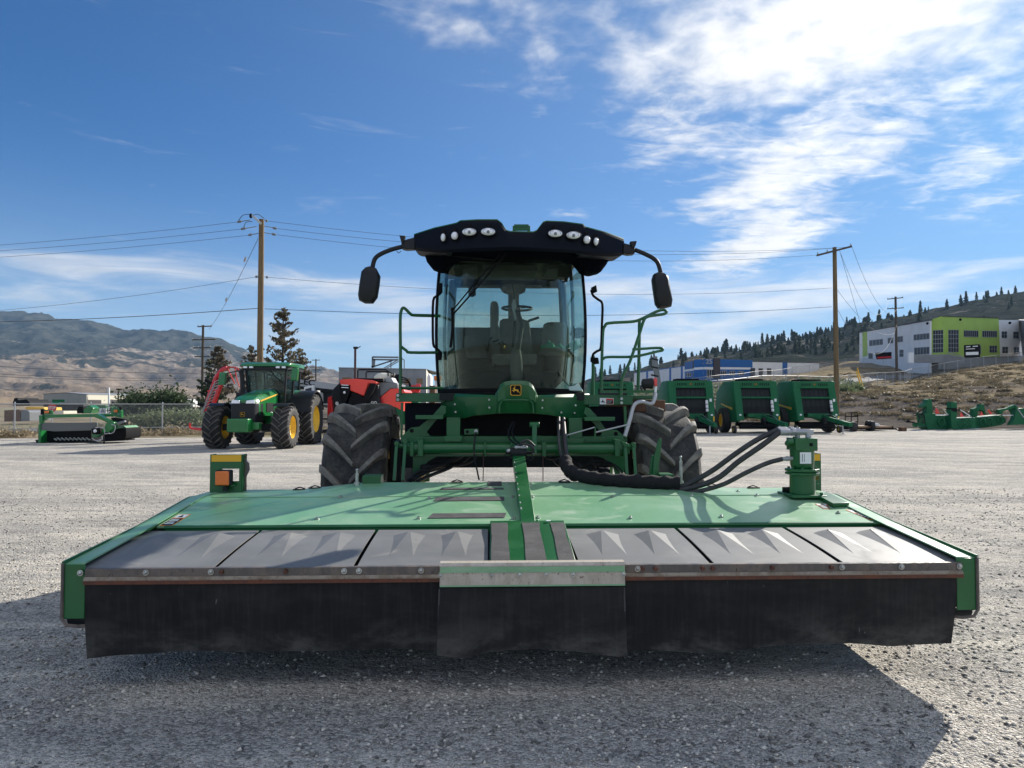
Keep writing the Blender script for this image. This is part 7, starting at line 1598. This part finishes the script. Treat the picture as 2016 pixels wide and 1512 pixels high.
# blue and white warehouse
C6 = lambda x, y: (1160 + x / 3.733, 560 + y / 3.733)
Bb = thing('warehouse', 'blue and white low warehouse with dark entrance column on the road above the balers', 'building', Matrix.Translation((gx(1400, 200), 200, 8)))
B0, B1, B2, B3 = gp(1240, 330), gp(1386, 195), gp(1481, 205), gp(1620, 235)
wallp(Bb, 'white_side_wall', 'wallw', B0, B1, [C6(330, 650), C6(702, 598), C6(702, 740), C6(330, 740)], 0, .2)
for x in (425, 595, 680): wallp(Bb, 'blue_stripe', 'wallb', B0, B1, [C6(x - 6, 635 - (x - 425) * .14), C6(x + 8, 633 - (x - 425) * .14), C6(x + 8, 730), C6(x - 6, 730)], .05, .05)
wallp(Bb, 'roof_line', 'wallb', B0, B1, [C6(330, 648), C6(702, 596), C6(702, 602), C6(330, 654)], .06, .1)
wallp(Bb, 'blue_left_band', 'wallb', B0, B1, [C6(702, 573), C6(848, 548), C6(848, 606), C6(702, 626)], .02, .2)
wallp(Bb, 'blue_left_base', 'wallb', B0, B1, [C6(702, 641), C6(848, 624), C6(848, 720), C6(702, 720)], 0, .2)
wallp(Bb, 'white_band', 'wallw', B0, B1, [C6(702, 626), C6(848, 606), C6(848, 624), C6(702, 641)], 0, .2)
wallp(Bb, 'blue_front_band', 'wallb', B1, B2, [C6(848, 548), C6(1200, 556), C6(1200, 610), C6(848, 606)], .02, 4)
wallp(Bb, 'white_band', 'wallw', B1, B2, [C6(848, 606), C6(1190, 610), C6(1190, 625), C6(848, 624)], 0, 4)
wallp(Bb, 'blue_front_base', 'wallb', B1, B2, [C6(848, 624), C6(1190, 625), C6(1190, 720), C6(848, 720)], 0, 4)
wallp(Bb, 'entrance_column', 'wallbr', B1, B2, [C6(910, 543), C6(955, 543), C6(955, 690), C6(912, 690)], .4, .5)
wallp(Bb, 'dark_panel', 'wallbr', B0, B1, [C6(762, 566), C6(792, 561), C6(792, 612), C6(762, 616)], .1, .1)
wallp(Bb, 'white_rear_wall', 'wallw', B2, B3, [C6(1198, 567), C6(1690, 577), C6(1690, 700), C6(1198, 700)], 0, 6)
wallp(Bb, 'roof_line', 'wallbr', B2, B3, [C6(1198, 565), C6(1690, 575), C6(1690, 579), C6(1198, 569)], .05, .2)
wallp(Bb, 'blue_stripe', 'wallb', B2, B3, [C6(1420, 572), C6(1455, 573), C6(1455, 690), C6(1420, 690)], .08, .1)
wallp(Bb, 'glass_corner', 'winf', B2, B3, [C6(1186, 615), C6(1215, 615), C6(1215, 690), C6(1186, 690)], .2, .1)
for x in (1245, 1307): wallp(Bb, 'dark_door', 'wallbr', B2, B3, [C6(x, 616), C6(x + 30, 617), C6(x + 30, 680), C6(x, 680)], .08, .1)
for (x0_, y0_, x1_, y1_, n_) in ((965, 635, 1010, 668, 3), (1028, 636, 1072, 668, 3), (1092, 638, 1136, 668, 3), (865, 622, 915, 690, 3)): a, b = C6(x0_, y0_), C6(x1_, y1_); window(Bb, B1, B2, a[0], a[1], b[0], b[1], n_, 1, fm='wallw')
for (x0_, y0_, x1_, y1_) in ((712, 650, 750, 678), (765, 646, 790, 674), (800, 642, 838, 672)): a, b = C6(x0_, y0_), C6(x1_, y1_); window(Bb, B0, B1, a[0], a[1], b[0], b[1], 3, 1, fm='wallw')
text_obj('325', 1.9, Matrix.Translation(on_wall(1392, 712.3, B1, B2) + Vector((0, -.3, 0))) @ FACE, MT['greyl'], 'house_number', Bb, .05, True)
# concrete building under construction
cb_ = thing('concrete_building', 'grey concrete panel building with boarded windows and a steel frame on its roof', 'building', Matrix.Translation((gx(755, 78), 78, 0)))
D0, D1, D2 = gp(667, 78), gp(839, 78), gp(853, 90)
wallp(cb_, 'front_wall', 'concrete', D0, D1, [(667, 724), (839, 727), (839, 830), (667, 830)])
wallp(cb_, 'side_wall', 'cream', D1, D2, [(839.5, 727), (851, 745), (851, 826), (839.5, 830)])
wallp(cb_, 'parapet', 'greyl', D0, D1, [(666.5, 723), (839.5, 726), (839.5, 727.5), (666.5, 724.5)], .06, .5)
for x in (700, 735, 768, 801, 815): wallp(cb_, 'panel_joint', 'grey', D0, D1, [(x, 726), (x + .7, 726), (x + .7, 828), (x, 828)], .01, .02)
for (x0_, y0_, x1_, y1_) in ((674, 743, 692, 750), (797, 745, 808, 757), (820, 745, 832, 756), (674, 790, 690, 800)): wallp(cb_, 'boarded_window', 'wood', D0, D1, [(x0_, y0_), (x1_, y0_), (x1_, y1_), (x0_, y1_)], .03, .1)
g = MB(); g.add([(D0[0], 78, 5.6), (D1[0], 78, 5.6), (D1[0] + 1, 92, 5.6), (D0[0], 92, 5.6)], [(0, 1, 2, 3)]); g.build('roof', MT['grey'], cb_)
sf = thing('steel_frame', 'bare steel frame standing on the roof of the concrete building', 'steel frame', Matrix.Translation(at(755, 726, 79)))
C2 = lambda x, y: (600 + x / 7.2, 680 + y / 7.2)
for i, (a, b) in enumerate((((960, 165), (1330, 170)), ((960, 200), (1330, 205)), ((962, 165), (962, 325)), ((990, 195), (985, 305)), ((945, 300), (990, 300)), ((950, 305), (1240, 210)), ((990, 300), (1310, 195)), ((1110, 330), (1310, 210)), ((1150, 330), (1330, 225)), ((1222, 205), (1222, 325)), ((1375, 175), (1375, 330)), ((1410, 205), (1410, 330)), ((1370, 180), (1410, 210)))):
    g = MB(); g.beam(at(*C2(*a), 79), at(*C2(*b), 79), .18 if i < 5 else .1, .18 if i < 5 else .1, (0, 1, 0)); g.build('steel_member', MT['grey'], sf)
# brown stack with camera
st_ = thing('camera_post', 'dark brown post with a small camera on top behind the red baler', 'post', Matrix.Translation((gx(699, 50), 50, 0)))
a = at(699.5, 684, 50); g = MB(); g.cyl((a.x, 50, 0), (a.x, 50, a.z), .085, n=12); g.build('shaft', MT['stack'], st_, smooth=60); g = MB(); g.box((a.x - .12, 49.9, a.z - .10), (a.x + .18, 50.1, a.z + .05)); g.beam((a.x + .12, 49.95, a.z - .1), (a.x + .38, 49.95, a.z + .08), .05, .05); g.build('camera', MT['dark'], st_)
ot = thing('orange_capped_tower', 'narrow white tower with orange cap just left of the windrower cab', 'tower', Matrix.Translation((gx(861, 70), 70, 0)))
poly('shaft', 'wallw', [(856, 749), (868, 749), (868, 830), (856, 830)], 70, 1, ot); poly('cap', 'orange', [(854.5, 740), (868, 740), (868, 749), (854.5, 749)], 69.9, 1.2, ot); 
tag(poly('red_shed', 'brown', [(845, 759), (856, 759), (856, 830), (845, 830)], 66, 2, None), 'small reddish brown shed left of the orange capped tower', 'shed')
tag(poly('white_silo', 'wallw', [(841, 742), (844, 735), (848, 742), (848, 830), (841, 830)], 72, 2, None), 'narrow white bin behind the concrete building corner', 'bin')
# left side: low industrial building
LB_ = thing('industrial_building', 'long low beige and cream industrial building behind the left fence', 'building', Matrix.Translation((gx(170, 250), 250, 0)))
C3 = lambda x, y: (60 + x / 9.1636, 760 + y / 9.1636)
E0, E1, E2 = gp(85, 262), gp(171.5, 240), gp(330, 275)
wallp(LB_, 'gable_wall', 'beige', E0, E1, [C3(235, 145), C3(640, 122), C3(1020, 155), C3(1020, 380), C3(235, 380)])
wallp(LB_, 'gable_trim', 'wallbr', E0, E1, [C3(230, 140), C3(640, 117), C3(1022, 150), C3(1022, 158), C3(640, 126), C3(230, 148)], .1, .3)
wallp(LB_, 'long_wall', 'cream', E1, E2, [C3(1020, 158), (290, 780), (290, 803), C3(1020, 385)])
g = MB(); g.plate([on_wall(*C3(1018, 152), E1, E2), on_wall(292, 779, E1, E2), on_wall(292, 779, E1, E2) + Vector((-12, 18, .8)), on_wall(*C3(640, 118), E0, E1) + Vector((2, 8, 0)), on_wall(*C3(640, 120), E0, E1)], (0, 0, .1)); g.build('roof', MT['roofm'], LB_)
wallp(LB_, 'loading_door', 'wallbr', E1, E2, [C3(1030, 248), C3(1275, 252), C3(1275, 330), C3(1030, 330)], .1, .1)
wallp(LB_, 'dark_doors', 'wallbr', E1, E2, [C3(1420, 240), C3(1700, 262), C3(1900, 290), C3(1900, 320), C3(1420, 320)], .1, .1)
# yard clutter beyond the left fence
def clutter(name, m_, pts, Y_, th, lab, cat, bev=.02): return tag(poly(name, m_, pts, Y_, th, None, bev), lab, cat)
clutter('timber_stack', 'brown', [(8, 808), (38, 806), (40, 828), (8, 830)], 60, 3, 'orange brown stack beyond the fence at the far left edge', 'stack')
clutter('grey_container', 'grey', [(41, 807), (55, 808), (58, 812), (58, 829), (41, 829)], 60, 3, 'small dark grey bin between the brown stack and the stop sign', 'bin')
clutter('yellow_machine', 'yellow', [(50, 801), (86, 802), (87, 808), (60, 809), (50, 807)], 75, 3, 'yellow machine top left of the stop sign', 'machine')
clutter('block_wall', 'beige', [(58, 808), (92, 808), (92, 828), (58, 828)], 66, .6, 'low beige block wall left of the stop sign', 'wall')
clutter('white_container', 'cream', [(105, 809), (125, 809), (125, 815), (105, 815)], 70, 3, 'small cream container right of the stop sign', 'container')
clutter('pipe_rack', 'dark', [(85, 797), (88, 796), (140, 797), (164, 797), (166, 806), (150, 810), (120, 808), (86, 801)], 90, 4, 'long rack of dark pipes in front of the beige gable', 'rack')
clutter('dark_loader', 'ink', [(25, 793), (28, 784), (33, 783), (36, 788), (52, 786), (58, 792), (60, 799), (26, 799)], 110, 5, 'dark excavator arm shape in front of the tan slope at far left', 'excavator')
clutter('green_hopper', 'green', [(150, 804), (178, 797), (208, 798), (208, 806), (180, 812), (150, 812)], 80, 3, 'dark green hopper behind the mower conditioner', 'hopper')
clutter('yellow_excavator_arm', 'yellow', [(338, 800), (341, 793), (347, 784), (350, 786), (346, 796), (341, 805)], 75, 1, 'bright yellow excavator arm right of the dark green bushes', 'excavator')
clutter('white_van', 'white', [(360, 790), (366, 786), (377, 787), (380, 792), (380, 801), (360, 801)], 90, 3, 'small white van seen between bushes and the stacked crossarm pole', 'van')
clutter('green_tank_row', 'greenb', [(235, 808), (285, 808), (290, 822), (235, 822)], 62, 2, 'row of green implements right of the mower conditioner', 'implement')
clutter('info_board', 'paper', [(195, 804), (209, 804), (209, 815), (195, 815)], 58, .1, 'grey white board with a dark letter behind the mower conditioner', 'sign')
ib = text_obj('A', .42, Matrix.Translation(at(202, 808.5, 57.9)) @ FACE, MT['grey'], 'board_letter', bpy.data.objects['info_board'], .01, True)
tag(poly('white_pole', 'paper', [(212.5, 763), (215, 763), (216, 818), (212, 818)], 64, .1, None, 0), 'slim white flag pole behind the mower conditioner', 'pole')
lp = thing('yard_lamp', 'thin dark lamp post right of the slim white pole', 'lamp post', Matrix.Translation(at(232.5, 822, 62)))
poly('lamp_shaft', 'ink', [(231.7, 766), (233.3, 766), (233.5, 822), (231.5, 822)], 62, .1, lp, 0); poly('lamp_head', 'ink', [(228, 765), (237, 765), (236, 767.5), (229, 767.5)], 61.9, .3, lp, 0)
# stop sign with street name plates
ss = thing('stop_sign', 'red octagonal STOP sign on a post behind the left end of the mower conditioner', 'stop sign', Matrix.Translation((gx(102, 58), 58, 0)))
c_ = at(102.5, 803, 58); g = MB(); g.plate([c_ + Vector((.375 * math.cos(R(22.5 + 45 * k)), 0, .375 * math.sin(R(22.5 + 45 * k)))) for k in range(8)], (0, .02, 0)); g.build('sign_plate', MT['red'], ss)
text_obj('STOP', .30, Matrix.Translation(c_ + Vector((0, -.012, 0))) @ FACE, MT['paper'], 'sign_lettering', ss, .004, True, .8)
g = MB(); g.cyl((c_.x, 58.05, 0), (c_.x, 58.05, c_.z + .4), .04, n=8); g.build('post', MT['greyl'], ss)
for (x0_, y0_, x1_, y1_, m_) in ((102.5, 786.5, 127, 792, 'greenb'), (103, 792, 117.5, 796, 'clothg')): g = MB(); g.plate([at(x, y, 58.3) for x, y in ((x0_, y0_), (x1_, y0_), (x1_, y1_), (x0_, y1_))], (0, .02, 0)); g.build('street_name_plate', MT[m_], ss)
# bent yellow marker posts on the bank
for i, pts in enumerate(([(1688, 724), (1691, 735), (1696, 750), (1700, 768)], [(1686, 731), (1690, 745), (1694, 758), (1697, 772)])):
    g = MB(); g.tube([at(x, y, 84) for x, y in pts], .075, 6); tag(g.build('marker_post', MT['yellow']), ['taller yellow bent marker post on the bank behind the rightmost baler', 'shorter yellow bent marker post leaning beside the taller one'][i], 'post', 'yellow marker posts')
# ------------------------------------------------------------------ trees and shrubs
def quads(P, size, rs, flat=.5, stretch=1.6):
    n = len(P); u = rs.randn(n, 3); u /= np.linalg.norm(u, axis=1)[:, None]; w_ = rs.randn(n, 3); w_[:, 2] *= 1 - flat; v = np.cross(u, w_); v /= np.linalg.norm(v, axis=1)[:, None] + 1e-9
    s = size * (.5 + rs.rand(n))[:, None]; a, b = u * s * stretch / 2, v * s / 2
    V = np.stack([P - a, P + b, P + a, P - b], 1).reshape(-1, 3); return V, np.arange(4 * n).reshape(-1, 4)
def leaf_obj(name, V, Fq, m_, parent):
    M = WORLD_OF[parent.name].inverted(); V = V + np.array(M.translation)[None]
    o = bpy.data.objects.new(name, mesh_np(name, V, Fq, MT[m_])); COL.objects.link(o); o.parent = parent; WORLD_OF[o.name] = WORLD_OF[parent.name]; return o
def conifer(lab, x, y, z, h, w_, seed, m_='leafbrown', dens=1.0, leaf=.16, low=.08, grp=None, lop=0):
    rs = np.random.RandomState(seed); t = thing('conifer_tree', lab, 'tree', Matrix.Translation((x, y, z)), grp)
    g = MB(); g.tube([(x, y, z - .2), (x + lop * .3, y, z + h * .5), (x + lop, y, z + h)], [h * .018, h * .013, .03], 8); P = []
    for k in range(int(h * 9 * dens)):
        f = low + (1 - low) * rs.rand() ** .85; zz = z + h * f; L = w_ / 2 * (1 - f) ** .62 * (.45 + .75 * rs.rand()) + .12; a = rs.rand() * 6.283; up = .25 + .3 * rs.rand()
        d = np.array([math.cos(a), math.sin(a), up]); o_ = np.array([x + lop * f, y, zz]); e = o_ + d * L
        if L > .35: g.tube([tuple(o_), tuple(o_ + d * L * .6), tuple(e)], [.035, .02, .01], 3)
        nn = int(8 + 15 * L); q = rs.rand(nn) ** .55; P.append(o_ + d[None] * (L * q)[:, None] + rs.randn(nn, 3) * (.05 + .045 * L) * np.array([1, 1, .7]))
    P = np.concatenate(P); V, Fq = quads(P, leaf, rs, .3, 1.9)
    g.build('trunk', MT['bark'], t); leaf_obj('crown', V, Fq, m_, t); return t
def shrub(lab, x, y, z, w_, h, seed, m_, n=1500, leaf=.12, name='shrub', grp=None, up=.0, cat='shrub'):
    rs = np.random.RandomState(seed); t = thing(name, lab, cat, Matrix.Translation((x, y, z)), grp)
    g = MB(); P = []; K = 16
    for k in range(K):
        a = rs.rand() * 6.283; r_ = rs.rand() ** .6 * w_ * .42; c_ = np.array([x + r_ * math.cos(a), y + r_ * math.sin(a) * .8, z + h * (.25 + .60 * rs.rand() * (1 - (r_ / w_) ** 1.2))])
        g.tube([(x + .1 * rs.randn(), y + .1 * rs.randn(), z - .05), tuple((np.array([x, y, z]) + c_) / 2 + rs.randn(3) * .05), tuple(c_)], [.035, .02, .01], 4)
        q = rs.randn(n // K, 3) * np.array([w_ * .15, w_ * .14, h * .15]) * (.6 + .7 * rs.rand()); P.append(c_ + q)
    P = np.concatenate(P); P = P[P[:, 2] > z + .02]; V, Fq = quads(P, leaf, rs, .2 if not up else .0, 1.7)
    g.build('stems', MT['bark'], t); leaf_obj('foliage', V, Fq, m_, t); return t
def lowz(px, py, Y_): return at(px, py, Y_)
X_ = gx(556, 62); conifer('tall sparse brown conifer right of the thick pole', X_, 62, 0, at(556, 608, 62).z, 4.7, 11, 'leafbrown', 1.15, .17, .10)
conifer('dead looking brown conifer between the crossarm pole and the tractor cab', gx(428, 75), 75, 0, at(428, 684, 75).z, 4.6, 5, 'leafbrown', 1.0, .19, .25)
conifer('brown conifer top showing just left of the thick pole', gx(494, 78), 78, 0, at(494, 682, 78).z, 4.4, 6, 'leafbrown', 1.0, .19, .15)
conifer('dark green conifer at the foot of the crossarm pole', gx(412, 70), 70, 0, at(412, 730, 70).z, 4.0, 9, 'leafpine', 1.2, .19, .05)
conifer('brown conifer low on the right behind the tractor roof', gx(590, 66), 66, 0, at(590, 690, 66).z, 3.4, 15, 'leafbrown', .9, .17, .10)
for i, (px, pt, Y_, w_, lab) in enumerate(((286, 766, 58, 3.6, 'leftmost dark green bushy tree behind the fence'), (312, 758, 60, 3.2, 'middle dark green bushy tree with pointed top behind the fence'), (336, 762, 59, 3.0, 'right dark green bushy tree beside the yellow excavator arm'), (262, 782, 62, 2.6, 'small dark tree against the cream building wall'))):
    shrub(lab, gx(px, Y_), Y_, 0, w_, at(px, pt, Y_).z * .98, 30 + i, 'leafgreen', 3600, .15, 'bushy_tree', 'bushy trees behind the left fence', cat='tree')
for i, (px, pt, Y_, w_, lab) in enumerate(((262, 818, 40.0, 2.2, 'leftmost grey green scrub bush behind the fence'), (300, 812, 40.3, 2.6, 'low grey green scrub bush beside the leftmost one'), (340, 803, 40.6, 2.8, 'tallest grey green scrub bush right of the fence post'), (380, 806, 41, 2.4, 'grey green scrub bush next to the tractor tyre'))):
    shrub(lab, gx(px, Y_), Y_, 0, w_, at(px, pt, Y_).z * 1.02, 50 + i, 'leafsage', 4200, .085, 'scrub_bush', 'scrub bushes behind the left fence')
rs = np.random.RandomState(4)
MT['leafdryd'] = m_leaf('bank_weed', (.24, .19, .115), (.15, .125, .08))
def tufts(name, lab, spots, m_, leaf, seed):
    rs = np.random.RandomState(seed); VV, FF, b = [], [], 0
    for (x, y, z, w_, h) in spots:
        n = int(60 + 300 * w_ * h); P = np.stack([x + rs.randn(n) * w_ * .4, y + rs.randn(n) * w_ * .3, z + np.abs(rs.randn(n)) * h * .45], 1)
        V, Fq = quads(P, leaf, rs, 0, 3.2); VV.append(V); FF.append(Fq + b); b += len(V)
    o = bpy.data.objects.new(name, mesh_np(name, np.concatenate(VV), np.concatenate(FF), MT[m_])); COL.objects.link(o); return tag(o, lab, 'grass', kind='stuff')
sp1 = [((px - 1008) / F * Y_, Y_, 0, .6 + .6 * rs.rand(), .12 + .45 * rs.rand() ** 2) for px, Y_ in [(rs.uniform(-450, 700), None) for _ in range(90)] for Y_ in [yl_(px) - .3 + rs.rand() * 1.6]]
tufts('dry_weeds', 'dry tan weeds along the foot of the left fence', sp1, 'leafdry', .055, 1)
sp2 = []
for _ in range(1300):
    px, Y_ = rs.uniform(1150, 2250), rs.uniform(50, 150); x = gx(px, Y_); sp2.append((x, Y_, bank_z(x, Y_), .4 + .8 * rs.rand(), .06 + .20 * rs.rand()))
tufts('bank_grass', 'dry grass tufts scattered over the right bank', sp2, 'leafdryd', .09, 2)
sp3 = []
for _ in range(130):
    px, Y_ = rs.uniform(1180, 1700), rs.uniform(62, 125); x = gx(px, Y_); sp3.append((x, Y_, bank_z(x, Y_), .7 + .8 * rs.rand(), .4 + .6 * rs.rand()))
tufts('sage_brush', 'low grey green brush on the bank and beside the road', sp3, 'leafsage', .15, 3)
# ridge and slope conifers on the right hillside: individual trees, three shapes
def far_tree_mesh(seed, h, w_):
    rs = np.random.RandomState(seed); P = []
    for k in range(26):
        f = .12 + .88 * (k / 25); L = w_ / 2 * (1 - f) ** .8 * (.6 + .7 * rs.rand()) + .15
        n = 9; a = rs.rand(n) * 6.283; r_ = L * rs.rand(n) ** .5; P.append(np.stack([r_ * np.cos(a), r_ * np.sin(a), h * f + rs.randn(n) * .25], 1))
    P = np.concatenate(P); V, Fq = quads(P, 1.15, rs, .3, 1.5)
    tv = np.array([(-.18, -.18, 0), (.18, -.18, 0), (0, .2, 0), (0, 0, h * .9)]); b = len(V); V = np.concatenate([V, tv]); Fq = np.concatenate([Fq, np.array([(b, b + 1, b + 3, b + 3), (b + 1, b + 2, b + 3, b + 3), (b + 2, b, b + 3, b + 3)])]) if False else Fq
    return mesh_np('pine_tree', V[:b], Fq, MT['leafpine'])
FT = [far_tree_mesh(s, h, w_) for s, h, w_ in ((1, 11, 5.0), (2, 9, 4.6), (3, 13, 5.2), (4, 8, 5.4))]
U, D, H = HR
def hz_at(px, j): return float(np.interp(px, U, H[j]))
rs = np.random.RandomState(21)
def put_tree(px, j, sc, k, lab, grp):
    d = D[j]; o = bpy.data.objects.new('pine_tree', FT[k]); COL.objects.link(o); o.location = ((px - 1008) / F * d, d, hz_at(px, j) - .6); o.scale = (sc * (.8 + .4 * rs.rand()),) * 2 + (sc,); o.rotation_euler = (0, 0, rs.rand() * 6); tag(o, lab, 'tree', grp)
J = len(D) - 1
for k in range(150):
    px = rs.choice([rs.uniform(1165, 1420), rs.uniform(1400, 1760), rs.uniform(1400, 1700), rs.uniform(1740, 2016)], p=[.2, .35, .3, .15]); put_tree(px, J - rs.randint(0, 4), rs.uniform(.35, 1.0) * (1.25 if rs.rand() < .15 else 1), rs.randint(4), 'small dark conifer on the skyline of the right hillside', 'conifers along the hillside ridge')
for k in range(150):
    j = rs.randint(int(J * .45), J - 3); f = j / J; px = rs.normal(1580, 95) if rs.rand() < .7 else rs.uniform(1200, 2000)
    put_tree(px, j, rs.uniform(.5, 1.0) * (.6 + .4 * f), rs.randint(4), 'small dark conifer standing on the slope of the right hillside', 'conifers on the hillside slope')

# haze: one closed box of thin even air round the whole place
g = MB(); g.box((-5600, -5600, -3), (5600, 5600, 640)); hz = g.build('haze', MT['ink'], smooth=0); tag(hz, 'thin bluish haze in the valley air', 'haze', kind='stuff')
hm = bpy.data.materials.new('haze_air'); hm.use_nodes = True; hn = hm.node_tree; hn.nodes.clear(); ho = hn.nodes.new('ShaderNodeOutputMaterial'); hv = hn.nodes.new('ShaderNodeVolumePrincipled')
hv.inputs['Color'].default_value = (.40, .66, 1.0, 1); hv.inputs['Density'].default_value = .00008; hv.inputs['Anisotropy'].default_value = .0
hn.links.new(hv.outputs[0], ho.inputs['Volume']); hz.data.materials.clear(); hz.data.materials.append(hm)
